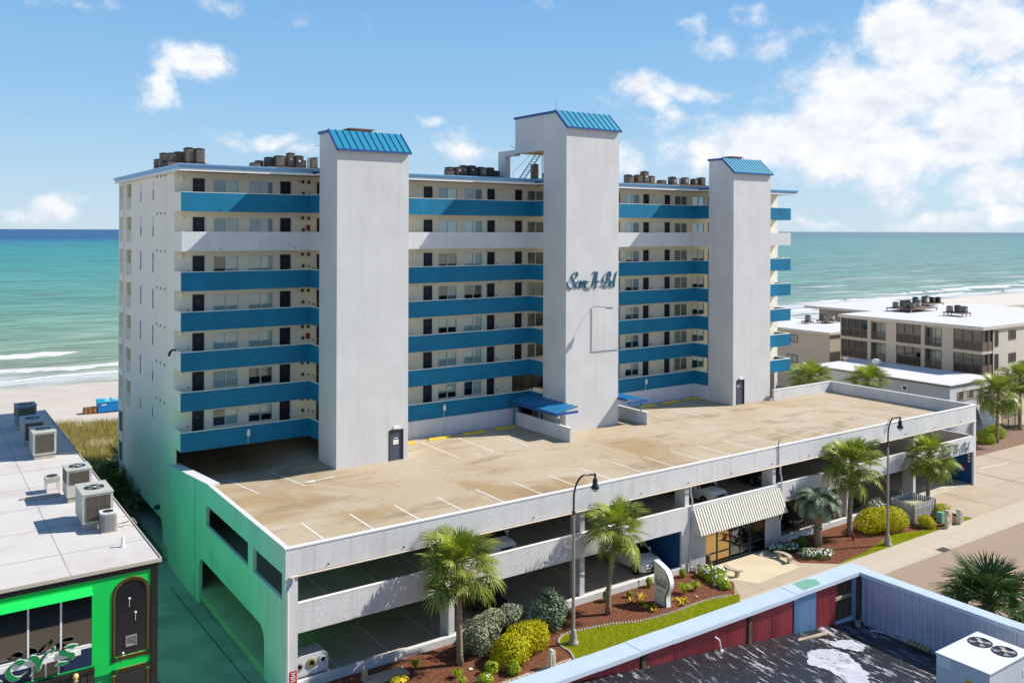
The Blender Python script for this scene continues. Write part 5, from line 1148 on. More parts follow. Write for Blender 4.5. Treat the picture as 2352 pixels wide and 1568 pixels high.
PANEG = mat('pane_dark', (0.03,0.035,0.035), 0.12, spec=0.6); PANEL = mat('pane_pale', (0.30,0.33,0.30), 0.15, spec=0.6)
GB = thing('grey_building', 'single storey grey building with bright white flat roof beside the garage', 'building', (82,19,-0.5))
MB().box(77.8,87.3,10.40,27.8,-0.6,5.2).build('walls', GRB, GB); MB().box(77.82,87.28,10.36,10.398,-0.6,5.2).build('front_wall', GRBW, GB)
MB().box(77.65,87.45,10.2,27.95,5.35,5.45).build('flat_roof', ROOFP, GB); MB().box(77.7,87.4,10.25,27.9,5.201,5.349).build('roof_edge', mat('edge_dark', (0.10,0.085,0.07), 0.7), GB)
xs = [79.4,80.5,81.5,82.6,83.6,84.6,85.65]
for i in range(6):
    lo = 3.57 if i < 4 else 2.6
    w = MB().box(xs[i]+0.05,xs[i+1]-0.05,10.33,10.345,lo+0.05,4.55).build('window', PANEL if i%2 else PANEG, GB)
    m = MB(); m.box(xs[i]-0.05,xs[i]+0.05,10.29,10.358,lo,4.6); m.box(xs[i]+0.05,xs[i+1]-0.05,10.29,10.358,4.55,4.6); m.box(xs[i]+0.05,xs[i+1]-0.05,10.29,10.358,lo,lo+0.05); m.build('window_frame', BEI, w)
aw = MB(); aw.prism([(10.34,2.6),(10.34,2.65),(9.6,0.6),(9.55,0.55)][::-1], 'x', 83.2, 86.0); A_ = aw.build('awning', GRBW, GB)
for i in range(18): q = MB(); x = 83.22+i*0.155; q.prism([(10.30,2.66),(10.34,2.72),(9.58,0.62),(9.55,0.60)][::-1], 'x', x, x+0.07); q.build('awning_slat', TRIMW, A_)
m = MB(); m.wall('x', 77.72, 77.795, 15.2, 15.9, 4.1, 4.7, [(15.3,15.8,4.2,4.6)]); q = m.build('vent', TRIMW, GB); MB().box(77.75,77.79,15.3,15.8,4.2,4.6).build('vent_louvre', MATS['dark_metal'], q)
for x, y, s in ((84.3,28.0-0.5,0.7),(84.2,23.2,1.0)): m = MB(); m.smooth = True; m.lathe((x,y,5.45),[(0.45*s,0),(0.6*s,0.5*s),(0.6*s,0.65*s),(0.25*s,0.8*s)],14); m.build('roof_ventilator', ROOFP, GB)
m = MB(); m.tube([(87.0,10.25,2.2),(87.0,10.0,2.1),(85.5,10.0,2.0)],0.04,5); m.build('pipe', TRIMW, GB)

def scY(y): return -41.2+(y+41.2)*1.0534
def scZ(z): return 22-(22-z)*1.0534
BX, Y0_, Y1_, ZR = 89.0, scY(9.93), scY(28.05), scZ(11.4)
BB = thing('beige_apartments', 'three storey beige apartment block with brown screened balconies', 'building', (BX,Y0_,-0.5))
rows = [(scZ(8.67),scZ(11.0)),(scZ(6.05),scZ(8.33)),(scZ(3.4),scZ(5.7))]
por = [(24.17,27.92,4),(17.15,20.3,3),(9.99,13.24,3)]; smw = [(21.68,23.71),(14.6,16.7)]
hl = []
for z0, z1 in rows:
    for a, b, n in por: hl.append((scY(a)+(0.001 if a > 10 else 0.0),scY(b),z0,z1))
    for a, b in smw: hl.append((scY(a),scY(b),z0,z1))
MB().wall('x', BX, BX+0.3, Y0_+0.12, Y1_, -0.6, ZR-0.35, hl).build('facade', BEI, BB)
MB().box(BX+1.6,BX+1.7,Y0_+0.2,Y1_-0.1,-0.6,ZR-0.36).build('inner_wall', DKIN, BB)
for z in [r_[0]-0.15 for r_ in rows]+[ZR-0.5]: MB().box(BX+0.301,BX+1.6,Y0_+0.2,Y1_-0.1,z-0.15,z+0.1).build('balcony_slab', BEI, BB)
for y in [scY(v) for v in (28.0,24.1,21.5,20.35,17.05,14.5,13.3)]: MB().box(BX+0.301,BX+1.6,y-0.08,y+0.08,-0.6,ZR-0.5).build('party_wall', BEI, BB)
for z0, z1 in rows:
    for a, b, n in por:
        a, b = scY(a), scY(b)
        for i in range(n):
            p, q = a+(b-a)*i/n, a+(b-a)*(i+1)/n
            r = MB(); r.box(BX+0.05,BX+0.12,p,p+0.08,z0,z1); r.box(BX+0.05,BX+0.12,p+0.08,q,z0+1.05,z0+1.13); r.box(BX+0.05,BX+0.12,p+0.08,q,z0,z0+0.1)
            k = int((q-p-0.1)/0.16)
            for j in range(k): r.box(BX+0.07,BX+0.1,p+0.12+j*0.16,p+0.18+j*0.16,z0+0.1,z0+1.05)
            r.build('balcony_rail', BRN, BB); MB().box(BX+0.13,BX+0.135,p+0.08,q,z0+0.1,z1).build('insect_screen', glass_scr if 'glass_scr' in globals() else globals().setdefault('glass_scr', glass('insect_mesh', (0.45,0.43,0.40), 0.02)), BB)
    for a, b in smw:
        a, b = scY(a), scY(b)
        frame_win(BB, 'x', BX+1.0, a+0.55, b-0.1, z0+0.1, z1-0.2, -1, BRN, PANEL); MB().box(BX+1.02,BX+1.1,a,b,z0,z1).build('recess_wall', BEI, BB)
        r = MB(); r.box(BX+0.05,BX+0.12,a,b,z0+0.95,z0+1.03); r.box(BX+0.05,BX+0.12,a,b,z0,z0+0.1)
        for j in range(int((b-a)/0.16)): r.box(BX+0.07,BX+0.1,a+0.05+j*0.16,a+0.1+j*0.16,z0+0.1,z0+0.95)
        r.build('balcony_rail', BRN, BB)
    # corner porch and windows on the sided end
    r = MB(); r.box(BX+0.05,BX+2.4,Y0_+0.0,Y0_+0.06,z0,z0+1.05); 
    for x in (BX,BX+1.2,BX+2.35): r.box(x,x+0.09,Y0_-0.04,Y0_+0.1,z0+0.0,z1)
    r.build('balcony_rail', BRN, BB)
    MB().box(BX+0.1,BX+2.35,Y0_+0.101,Y0_+0.11,z0+1.05,z1).build('insect_screen', PANEG, BB)
    for x0, x1, dz0, dz1 in ((91.8,92.6,0.4,2.3),(95.1,96.8,1.0,2.15)): frame_win(BB, 'y', Y0_-0.02, x0, x1, z0+dz0, z0+dz1, -1, BRN, PANEG)
m = MB(); m.wall('y', Y0_+0.02, Y0_+0.119, BX+2.4, 121, -0.6, ZR-0.35); m.wall('y', Y0_+0.02, Y0_+0.119, BX, BX+2.4, -0.6, ZR-0.35, [(BX+0.05,BX+2.38,r_[0],r_[1]) for r_ in rows]); m.build('end_wall', BEID, BB)
bd = MB().prism([(Y0_-0.035,0),(Y0_+0.018,0.0),(Y0_+0.018,0.22),(Y0_-0.005,0.22)][::-1],'x',BX+2.45,121).mesh('siding_board', BEID, (0,0,0))
for i in range(48): 
    z = -0.4+i*0.225
    if z < ZR-0.6: inst(bd, 'siding_board', BB, (0,0,z))
MB().box(BX+1.71,121,Y0_+0.12,Y1_,-0.6,ZR-0.36).build('walls', BEI, BB)
MB().box(BX-0.25,121.2,Y0_-0.25,Y1_+0.2,ZR-0.349,ZR).build('roof_fascia', BEID, BB); MB().box(BX-0.2,121.1,Y0_-0.2,Y1_+0.15,ZR+0.001,ZR+0.05).build('flat_roof', ROOFP, BB)
LB = thing('beige_annex', 'low beige building with two small windows behind the condominium right end', 'building', (96,40,-0.5))
MB().box(90.2,104,34.3,56,-0.6,7.7).build('walls', BEI, LB); MB().box(89.9,104.3,34.0,56.3,7.701,8.0).build('roof_fascia', BEID, LB); MB().box(89.95,104.25,34.05,56.25,8.001,8.05).build('flat_roof', ROOFP, LB)
frame_win(LB,'x',90.18,39.55,40.75,6.1,7.2,-1,MATS['dark_metal'],PANEL); frame_win(LB,'x',90.18,39.55,41.4,3.2,4.3,-1,MATS['dark_metal'],PANEL); frame_win(LB,'x',90.18,38.9,39.6,0.6,1.9,-1,MATS['dark_metal'],PANEG)
for i in range(26): MB().prism([(34.26,0),(34.299,0),(34.299,0.26),(34.285,0.26)][::-1],'x',90.25,103.9).build('siding_board', BEI, LB) if False else None
bd2 = MB().prism([(34.25,0),(34.299,0),(34.299,0.27),(34.28,0.27)][::-1],'x',90.25,103.9).mesh('siding_board', BEI)
for i in range(28): inst(bd2, 'siding_board', LB, (0,0,-0.3+i*0.275))
RB = thing('beach_block', 'white roofed beige building behind the apartment block with open porch posts', 'building', (120,42,-0.5))
MB().box(108,128,37,49,-0.6,9.6).build('walls', BEI, RB); MB().box(105.5,128.5,36.5,50,9.601,9.95).build('roof_fascia', BEID, RB); MB().box(105.6,128.4,36.6,49.9,9.951,10.0).build('flat_roof', ROOFP, RB)
for y in (37.5,39,40.5,42): MB().box(106,106.2,y,y+0.2,3,9.6).build('porch_post', BRN, RB)
RC = thing('pavilion', 'long flat roofed pavilion on dark posts at the right edge by the beach', 'building', (150,45,-0.5))
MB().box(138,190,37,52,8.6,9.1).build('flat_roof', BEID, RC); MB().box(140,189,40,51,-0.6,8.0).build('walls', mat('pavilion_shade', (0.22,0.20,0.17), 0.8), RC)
for i in range(12): MB().box(139+i*4.2,139.4+i*4.2,37.3,37.7,-0.6,8.6).build('post', BRN, RC)

# condensers as single-mesh things (too small to show parts)
CBR = mat('condenser_brown', (0.155,0.13,0.10), 0.55, vary=0.25, vscale=3, metal=0.2); CGR = mat('condenser_grey', (0.20,0.19,0.17), 0.5, vary=0.2, vscale=3, metal=0.2); CDK = mat('condenser_dark', (0.05,0.05,0.055), 0.5, vary=0.2, vscale=3)
def cond_mesh(m_, w=0.8, h=0.95, rnd_=6.0):
    m = MB(); n = 16
    def ring(r): return [(r*math.copysign(abs(math.cos(a))**(2/rnd_),math.cos(a)), r*math.copysign(abs(math.sin(a))**(2/rnd_),math.sin(a))) for a in [2*math.pi*(k+.5)/n for k in range(n)]]
    m.prism(ring(w/2-0.02),'z',0.1,h-0.06)
    for k in range(6): m.prism(ring(w/2),'z',0.14+k*(h-0.26)/6,0.14+k*(h-0.26)/6+0.07)
    m.mi = 1; m.prism(ring(w/2+0.01),'z',h-0.055,h); m.lathe((0,0,h),[(w*0.38,0.001),(w*0.38,0.04),(0.05,0.06)],12); m.box(-w/2,w/2,-w/2,w/2,0,0.09); m.mi = 2; m.box(-0.1,0.06,-w/2-0.012,-w/2+0.02,h*0.5,h*0.5+0.12)
    return m.mesh('condenser', [m_,MATS['dark_metal'],TRIMW])
CM = [cond_mesh(CBR),cond_mesh(CGR,0.78,0.85),cond_mesh(CDK,0.8,0.9),cond_mesh(CBR,0.72,1.15,4.5),cond_mesh(ACB,0.75,0.8,6)]
ORD = ['first','second','third','fourth','fifth','sixth','seventh','eighth','ninth','tenth','eleventh','twelfth','thirteenth','fourteenth']
def rank(lst, i):
    """place from the left as seen from the street corner"""
    ang = [math.atan2(q[0]+15.46, q[1]+41.2) for q in lst]; return ORD[sorted(range(len(lst)), key=lambda k: ang[k]).index(i)]
def put_cond(i, x, y, z, label, grp, hs=1.0):
    o = inst(CM[i], 'condenser', None, (x,y,z), (0,0,random.choice((0,1.57,3.14))), (0.88,0.88,hs*0.8)); tag(o, label, 'air conditioner', grp); return o
def stand(x0, x1, y0, y1, z, h, label):
    t = thing('equipment_stand', label, 'stand', ((x0+x1)/2,(y0+y1)/2,z))
    MB().box(x0,x1,y0,y1,z+h-0.12,z+h).build('platform', mat('stand_brown_%d'%int(x0*10), (0.17,0.10,0.065), 0.8, vary=0.2, vscale=2), t)
    for x in (x0+0.1,(x0+x1)/2,x1-0.1):
        for y in (y0+0.1,y1-0.1): MB().box(x-0.05,x+0.05,y-0.05,y+0.05,z,z+h-0.121).build('leg', MATS['grey_metal'], t)
    return t
RZ = 26.285; random.seed(21)
stand(0.3,3.1,25.1,28.9,RZ,0.55,'timber stand under the condensers at the left end of the main roof')
stand(7.2,11.5,23.9,25.9,RZ,0.5,'timber stand under the condensers left of the first tower')
stand(22.6,28.3,23.5,25.3,RZ,0.45,'timber stand under the condensers left of the middle tower')
stand(43.2,46.6,22.6,24.6,RZ,0.45,'timber stand under the condensers just right of the middle tower')
stand(48.2,54.8,22.7,24.9,RZ,0.45,'timber stand under the condensers left of the third tower')
lst = ((0.45,28.6,0.2,1.0),(0.55,27.5,0.3,1.15),(0.9,26.5,0.55,1.0),(1.45,28.1,0.55,1.0),(1.4,26.6,0.55,1.15),(2.0,27.4,0.55,1.0),(1.9,25.8,0.55,1.5),(2.6,26.6,0.55,1.1),(2.6,25.6,0.55,1.45))
for i, (x, y, dz_, hs) in enumerate(lst):
    put_cond((0,3,0,2)[i%4], x, y, RZ+dz_, 'brown condenser, left end cluster of the main roof, '+rank(lst,i)+' from left', 'condensers at the left end of the main roof', hs)
lst = ((6.4,24.6,0.05,0.9),(7.0,25.4,0.05,1.0),(7.6,24.8,0.5,1.0),(8.2,24.4,0.5,1.1),(8.7,25.4,0.5,1.2),(9.2,24.6,0.5,1.2),(9.75,24.4,0.5,1.25),(10.3,25.2,0.5,1.0),(11.0,24.6,0.5,1.1))
for i, (x, y, dz_, hs) in enumerate(lst):
    put_cond((0,3,2,0)[i%4] if i != 7 else 4, x, y, RZ+dz_, 'brown condenser in the cluster just left of the first stair tower, '+rank(lst,i)+' from left', 'condensers left of the first tower', hs)
lst = ((22.8,23.6,0.05,1.0),(23.32,24.4,0.45,0.9),(23.93,24.0,0.45,0.9),(24.6,24.2,0.45,0.95),(25.27,24.0,0.45,1.2),(25.88,24.6,0.45,1.1),(26.4,24.0,0.45,1.1),(26.85,25.0,0.45,1.2),(27.3,24.2,0.45,1.1),(27.75,24.0,0.1,1.2),(28.27,25.8,0.1,1.2))
for i, (x, y, dz_, hs) in enumerate(lst):
    put_cond((0,0,0,3,2,1,1,2,2,2,1)[i], x, y, RZ+dz_, 'roof condenser between the first and middle towers, '+rank(lst,i)+' from left', 'condensers between the first and middle towers', hs)
lst = ((31.5,23.2,0.3,1.5),(33.0,23.4,0.1,1.1),(33.8,24.0,0.1,1.0))
for i, (x, y, dz_, hs) in enumerate(lst): put_cond((3,0,0)[i], x, y, RZ+dz_, 'brown condenser under the raised middle tower head, '+rank(lst,i)+' from left', 'condensers under the middle tower head', hs)
lst = ((42.4,22.6,0.1,1.2),(43.16,23.6,0.3,1.2),(44.11,23.2,0.45,1.0),(45.15,23.4,0.45,1.5),(46.2,23.6,0.3,1.3))
for i, (x, y, dz_, hs) in enumerate(lst): put_cond((0,0,0,0,1)[i], x, y, RZ+dz_, 'brown condenser in the small group just right of the middle tower, '+rank(lst,i)+' from left', 'condensers right of the middle tower', hs)
lst = ((47.2,23.2,0.1,0.9),(48.16,24.0,0.1,1.0),(49.12,23.4,0.45,0.9),(49.96,24.4,0.45,1.1),(50.8,23.4,0.45,1.1),(51.52,24.4,0.45,1.15),(52.36,23.6,0.45,0.9),(53.2,23.4,0.45,1.1),(53.92,24.4,0.45,1.2),(54.64,23.0,0.1,1.3))
for i, (x, y, dz_, hs) in enumerate(lst): put_cond((0,0,1,0,1,4,0,0,1,4)[i], x, y, RZ+dz_, 'condenser in the long cluster left of the third tower, '+rank(lst,i)+' from left', 'condensers left of the third tower', hs)
ZB = ZR+0.05
for nm, lst in (('front',((99.2,30.0),(99.6,28.7),(99.9,27.9),(103.5,29.2),(103.0,30.5),(104.6,29.9),(101.3,30.2))),('near end',((99.3,22.3),(100.2,21.7),(100.2,20.8)))):
    sx = [p[0] for p in lst]; sy = [p[1] for p in lst]
    stand(min(sx)-0.6,max(sx)+0.6,min(sy)-0.6,max(sy)+0.6,ZB,0.5,'metal stand under the %s condensers of the beige apartment roof'%nm)
    for i, (x, y) in enumerate(lst): put_cond((1,0,1,4,2,1,0)[i], x, y, ZB+0.5, 'grey condenser in the %s group on the beige apartment roof, %s from left'%(nm,rank(lst,i)), '%s condensers on the beige apartment roof'%nm, 1.15)
stand(119,124.5,37.2,40.5,10.0,0.5,'metal stand under the condensers on the roof behind the apartments')
lst = ((120,39.5),(121.2,38.6),(122.4,38.0),(123.6,37.7),(121.0,40.0),(122.3,39.3))
for i, (x, y) in enumerate(lst): put_cond((2,1,2,2,1,0)[i], x, y, 10.5, 'dark condenser on the white roof behind the beige apartments, '+rank(lst,i)+' from left', 'condensers on the roof behind the apartments', 1.25)
stand(97.2,98.6,43.0,44.3,8.05,0.35,'small metal stand under the single condenser on the beige annex'); stand(99.8,102.6,41.5,43.5,8.05,0.4,'wider metal stand under the pair of condensers on the beige annex')
put_cond(1,97.9,43.6,8.4,'single pale sided condenser standing alone on the beige annex roof','condensers on the annex roof',1.3); put_cond(0,100.5,42.9,8.45,'left one of the two condensers on the annex stand','condensers on the annex roof',1.2); put_cond(4,101.8,42.1,8.45,'right one of the two condensers on the annex stand, boxy','condensers on the annex roof',1.2)

# chain-link fence and car-port posts beside the grey building
t = thing('chain_link_fence', 'tall dark framed chain link fence beside the grey building', 'fence', (89.5,9.8,-0.5))
for i in range(4): MB().tube([(87.8+i*1.5,9.8,-0.5),(87.8+i*1.5,9.8,2.2)],0.05,6).build('fence_post', MATS['dark_metal'], t)
for z in (2.15,0.9,-0.4): MB().tube([(87.8,9.8,z),(92.3,9.8,z)],0.04,5).build('fence_rail', MATS['dark_metal'], t)
m = MB()
for i in range(44):
    x = 87.8+i*0.105
    for sg in (-1,1):
        x1 = x+sg*1.3
        a, b = (x,-0.4), (x1,2.15)
        if x1 < 87.8: b = (87.8,-0.4+(x-87.8)/1.3*2.55)
        if x1 > 92.3: b = (92.3,-0.4+(92.3-x)/1.3*2.55)
        if b[1]-a[1] > 0.05: m.tube([(a[0],9.8,a[1]),(b[0],9.8,b[1])],0.008,3,cap=False)
stuff(m.build('wire_mesh', MATS['dark_metal'], t))
# ---------------------------------------------------------------- planting beds and lawns
def bed(name, pts, z, m_, kind=struct): return kind(sheet(name, pts, z, m_))
bed('mulch_bed', [(0.5,-0.02),(0.5,-7.2),(13.3,-5.4),(13.8,-4.4),(13.9,-3.3),(14.7,-2.6),(15.8,-2.7),(17.8,-3.1),(19.5,-3.73),(21.8,-3.95),(24.6,-3.86),(26.6,-4.2),(27.2,-4.35),(28.3,-2.95),(28.4,-0.02)], G0+0.0, MULCH)
bed('lawn', [(13.3,-5.4),(13.8,-4.4),(13.9,-3.3),(14.7,-2.6),(15.8,-2.7),(17.8,-3.1),(19.5,-3.73),(21.8,-3.95),(24.6,-3.86),(26.6,-4.2),(27.2,-4.35),(26.3,-5.2),(20,-5.6)][::-1], G0+0.012, LAWN)
bed('lobby_walk', [(28.4,-0.3),(34.8,-0.3),(34.6,-3.2),(36.7,-4.86),(26.2,-4.86),(28.3,-2.95)][::-1], G0+0.004, CONC)
bed('lobby_apron', [(28.6,-0.32),(34.6,-0.32),(33.95,-3.7),(29.5,-3.95),(28.55,-2.6)][::-1], G0+0.012, mat('apron_cream', (0.60,0.50,0.33), 0.85, vary=0.06, vscale=0.6, dirt=0.2, dirtcol=(0.45,0.35,0.18), dscale=0.4))
bed('mulch_bed', [(34.8,-0.02),(34.6,-3.2),(36.6,-4.75),(40.3,-4.46),(43.0,-3.8),(44.7,-3.46),(46.7,-3.9),(49,-4.7),(51.9,-4.8),(53.4,-3.4),(53.6,-0.02)][::-1], G0+0.0, MULCH)
bed('lawn', [(36.6,-4.76),(36.7,-4.86),(53.6,-4.86),(53.4,-4.3),(51.9,-4.8),(49,-4.72),(46.7,-3.92),(44.7,-3.48),(43.0,-3.82),(40.3,-4.48)], G0+0.012, LAWN)
bed('verge', [(-0.4,-7.2),(27,-4.9),(27,-7.3),(-0.4,-7.4)][::-1], G0-0.04, CONC)
bed('mulch_bed', [(72.5,5.2),(76.4,5.2),(78.3,5.2),(84,5.0),(92,6.5),(92,9.7),(77.5,10.2),(77.3,7.5),(73,7.0)], G0-0.08, mat('mulch_pale', (0.22,0.13,0.085), 0.95, vary=0.3, vscale=4, bump=0.8, bscale=12))
# scalloped stone edging along the lawn: each block its own piece
edge = thing('lawn_edging', 'scalloped grey block edging between the mulch bed and the curved lawn', 'edging', (20,-3.6,G0))
blk = MB(); blk.smooth = True; blk.lathe((0,0,0),[(0.085,0),(0.085,0.05),(0.05,0.10),(0.01,0.11)],8); BLK = blk.mesh('edging_block', mat('edging_stone', (0.42,0.37,0.32), 0.9, vary=0.15, vscale=5))
line = spline([(13.4,-5.3),(13.8,-4.4),(13.9,-3.3),(14.7,-2.62),(15.8,-2.7),(17.8,-3.1),(19.5,-3.73),(21.8,-3.95),(24.6,-3.86),(26.6,-4.2)],14)
acc = 0; last = line[0]
for a, b in zip(line[:-1], line[1:]):
    seg = (b-a).length; d = 0
    while acc < seg:
        p = a+(b-a)*(acc/seg); inst(BLK, 'edging_block', edge, (p.x,p.y,G0-0.01+random.uniform(-0.01,0.015)), (0,0,random.random()*3)); acc += 0.185
    acc -= seg
# mulch chips and grass blades (uncountable)
def in_poly(x, y, P):
    c = False; j = len(P)-1
    for i in range(len(P)):
        if (P[i][1] > y) != (P[j][1] > y) and x < (P[j][0]-P[i][0])*(y-P[i][1])/(P[j][1]-P[i][1])+P[i][0]: c = not c
        j = i
    return c
def chips(polys, n, z, seed):
    m = MB(); rr = random.Random(seed); k = 0
    xs = [p[0] for P in polys for p in P]; ys = [p[1] for P in polys for p in P]
    while k < n:
        x, y = rr.uniform(min(xs),max(xs)), rr.uniform(min(ys),max(ys))
        if not any(in_poly(x,y,P) for P in polys): continue
        a = rr.uniform(0,3.14); l = rr.uniform(0.04,0.13); w = rr.uniform(0.012,0.03); c, s = math.cos(a)*l/2, math.sin(a)*l/2; t = rr.uniform(-0.02,0.02)
        z0 = z+0.012+rr.random()*0.03
        m.add([(x-c-s*w/l,y-s+c*w/l,z0-t),(x+c-s*w/l,y+s+c*w/l,z0+t),(x+c+s*w/l,y+s-c*w/l,z0+t+0.006),(x-c+s*w/l,y-s-c*w/l,z0-t+0.006)], [(3,2,1,0)]); k += 1
    return stuff(m.build('mulch_chips', leafmat('chip', (0.10,0.035,0.02), (0.36,0.17,0.09), 0.9, 0.0)))
P1 = [(0.6,-0.1),(0.6,-5.5),(13.3,-5.4),(13.9,-3.3),(14.7,-2.6),(17.8,-3.1),(19.5,-3.73),(24.6,-3.86),(27.2,-4.35),(28.2,-2.95),(28.3,-0.1)]; P2 = [(34.9,-0.1),(34.7,-3.2),(36.6,-4.7),(40.3,-4.4),(44.7,-3.4),(49,-4.6),(51.9,-4.7),(53.4,-3.4),(53.5,-0.1)]
chips([P1,P2], 16000, G0, 4)
def blades(name, polys, n, z, hmin, hmax, m_, seed, lean=0.5, wd=0.012, dens=None):
    m = MB(); rr = random.Random(seed); k = 0
    xs = [p[0] for P in polys for p in P]; ys = [p[1] for P in polys for p in P]
    while k < n:
        x, y = rr.uniform(min(xs),max(xs)), rr.uniform(min(ys),max(ys))
        if not any(in_poly(x,y,P) for P in polys): continue
        if dens and rr.random() > dens(x,y): continue
        a = rr.uniform(0,6.28); h = rr.uniform(hmin,hmax); c, s = math.cos(a), math.sin(a); l = h*rr.uniform(0,lean); z0 = z(x,y) if callable(z) else z
        m.add([(x-s*wd,y+c*wd,z0),(x+s*wd,y-c*wd,z0),(x+c*l,y+s*l,z0+h)], [(0,1,2)]); k += 1
    return stuff(m.build(name, m_))
GRASS = leafmat('grass_blade', (0.30,0.38,0.006), (0.58,0.56,0.02), 0.6, 0.35)
LW1 = [(13.4,-5.4),(13.9,-4.4),(14.0,-3.3),(14.8,-2.7),(15.8,-2.8),(17.8,-3.2),(19.5,-3.83),(21.8,-4.05),(24.6,-3.96),(26.6,-4.3),(27.1,-4.45),(26.3,-5.2),(20,-5.6)]; LW2 = [(36.7,-4.8),(53.5,-4.84),(53.4,-4.4),(51.9,-4.82),(49,-4.75),(46.7,-4.0),(44.7,-3.55),(43.0,-3.9),(40.3,-4.5)]
blades('grass_blades', [LW1,LW2], 34000, G0+0.01, 0.04, 0.11, GRASS, 5, 0.8, 0.010)

# ---------------------------------------------------------------- palms
PALMG = leafmat('palm_green', (0.11,0.16,0.018), (0.38,0.40,0.075), 0.38, 0.22); PALMY = leafmat('palm_young', (0.20,0.30,0.015), (0.42,0.46,0.05), 0.4, 0.3); PALMD = leafmat('palm_dead', (0.20,0.13,0.06), (0.34,0.25,0.13), 0.8, 0.1); PINDO = leafmat('pindo_green', (0.14,0.19,0.11), (0.30,0.34,0.22), 0.5, 0.2); PALMK = leafmat('palm_dark', (0.035,0.075,0.018), (0.10,0.16,0.04), 0.4, 0.2)
BARK = mat('palm_bark', (0.27,0.215,0.15), 0.95, vary=0.25, vscale=3, bump=0.7, bscale=9, stretch=(1,1,3.0), dirt=0.35, dirtcol=(0.12,0.09,0.06), dscale=1.2); BOOT = mat('palm_boot', (0.20,0.13,0.075), 0.9, vary=0.3, vscale=6)
def fan_frond(m_, seed, lp=0.95, rad=0.95, n=24, droop=0.35, fold=0.35):
    rr = random.Random(seed); m = MB()
    pts = [(lp*t, 0, -0.10*lp*t*t) for t in (0,0.33,0.66,1.0)]; m.tube(pts,[0.028,0.022,0.018,0.014],4)
    hx, hz = lp, -0.10*lp
    for i in range(n):
        a = R(-128+256*i/(n-1)+rr.uniform(-3,3)); l = rad*(0.72+0.33*math.cos(a*0.55))*rr.uniform(0.9,1.06)
        bx = hx+0.28*max(0,math.cos(a))*0.6; ca, sa = math.cos(a), math.sin(a)
        up = fold*abs(sa)*0.5; w = 0.036*rr.uniform(0.8,1.15)
        def Q(t, off):
            z = hz-0.05+up*t*l-droop*l*t*t*(0.7+0.5*abs(ca))-0.10*max(0,ca)*t
            return (bx+ca*l*t-sa*off, sa*l*t+ca*off, z-abs(off)*0.5)
        m.add([Q(0.0,-0.010),Q(0.0,0.010),Q(0.5,w),Q(0.5,-w),Q(0.8,w*0.55),Q(0.8,-w*0.55),Q(1.0,0)], [(0,1,2,3),(3,2,4,5),(5,4,6)])
    return m.mesh('frond', m_)
FAN = {'g':[fan_frond(PALMG,i,0.80+0.16*i,0.78,24,0.16+0.14*i) for i in range(4)],'y':[fan_frond(PALMY,9+i,0.62,0.75,24,0.10+0.1*i,0.6) for i in range(2)],'d':[fan_frond(PALMD,20+i,0.85,0.6,18,0.55,0.1) for i in range(2)],'k':[fan_frond(PALMK,30+i,0.95+0.1*i,0.95,28,0.20+0.14*i) for i in range(3)]}
def palm(loc, h, label, lean=(0,0), r=0.17, crown=1.0, n=38, seed=1, boots=0.0, kinds='g', grp='cabbage palms', name='palm_tree'):
    rr = random.Random(seed); t = thing(name, label, 'palm', loc, grp); x, y, z = loc
    k = 9; pts = []
    for i in range(k):
        s = i/(k-1); pts.append((x+lean[0]*s*s+0.02*math.sin(s*9+seed), y+lean[1]*s*s, z-0.05+(h+0.05)*s))
    m = MB(); m.smooth = True; m.tube(pts,[r*(1.25 if i == 0 else 1.0-0.18*i/(k-1)) for i in range(k)],10); m.build('trunk', BARK, t)
    top = Vector(pts[-1])
    if boots:
        b = MB()
        for i in range(int(26*boots)):
            a = i*2.4; s = 1-0.045*i*0.5; zz = top.z-0.06*i; c, q = math.cos(a), math.sin(a)
            b.tube([(top.x-lean[0]*0.1*i*0.06+c*r*0.8,top.y+q*r*0.8,zz-0.12),(top.x+c*(r+0.16),top.y+q*(r+0.16),zz+0.12)],[0.07,0.03],4)
        b.build('leaf_boots', BOOT, t)
    n = int(n*1.5)
    for i in range(n):
        s = (i+0.5)/n; el = 82-132*s**0.85+rr.uniform(-9,9); az = i*137.5+rr.uniform(-18,18)
        kd = 'y' if (s < 0.16 and kinds == 'g') else kinds
        me = rr.choice(FAN[kd]) if el > -5 else FAN[kd][-1 if rr.random() < 0.7 else 0]
        if el < -34 and rr.random() < 0.22: me = rr.choice(FAN['d'])
        sc = crown*rr.uniform(0.86,1.08)
        o = bpy.data.objects.new('frond', me); COL.objects.link(o); o.parent = t
        M_ = Matrix.Translation(top-Vector(loc)+Vector((0,0,0.05-0.25*s))) @ Matrix.Rotation(R(az),4,'Z') @ Matrix.Rotation(R(-el),4,'Y') @ Matrix.Rotation(R(rr.uniform(-25,25)),4,'X') @ Matrix.Diagonal((sc,sc,sc,1))
        o.matrix_local = M_
    return t
palm((8.29,-2.2,G0),5.3,'cabbage palm with pale trunk nearest the green end of the garage',(-0.1,0),0.17,1.15,42,1)
palm((18.57,-1.97,G0),5.0,'leaning cabbage palm with curved trunk beside the white signboard',(0.75,0.0),0.16,1.05,34,2,0.45)
palm((42.05,-1.88,G0),5.4,'tall cabbage palm beside the pindo palm at the right lawn',(0.55,0.1),0.19,1.25,40,3)
palm((52.9,-1.6,G0),4.4,'cabbage palm with shaggy boots behind the picket fence',(0.35,0.0),0.16,1.2,34,4,1.0)
palm((67.7,20.7,-0.5),6.4,'cabbage palm crown rising behind the back corner of the garage deck, left of two',(0,0),0.17,1.35,38,5)
palm((71.6,16.2,-0.5),6.2,'cabbage palm crown behind the garage right parapet, right of two',(0,0),0.17,1.35,34,6)
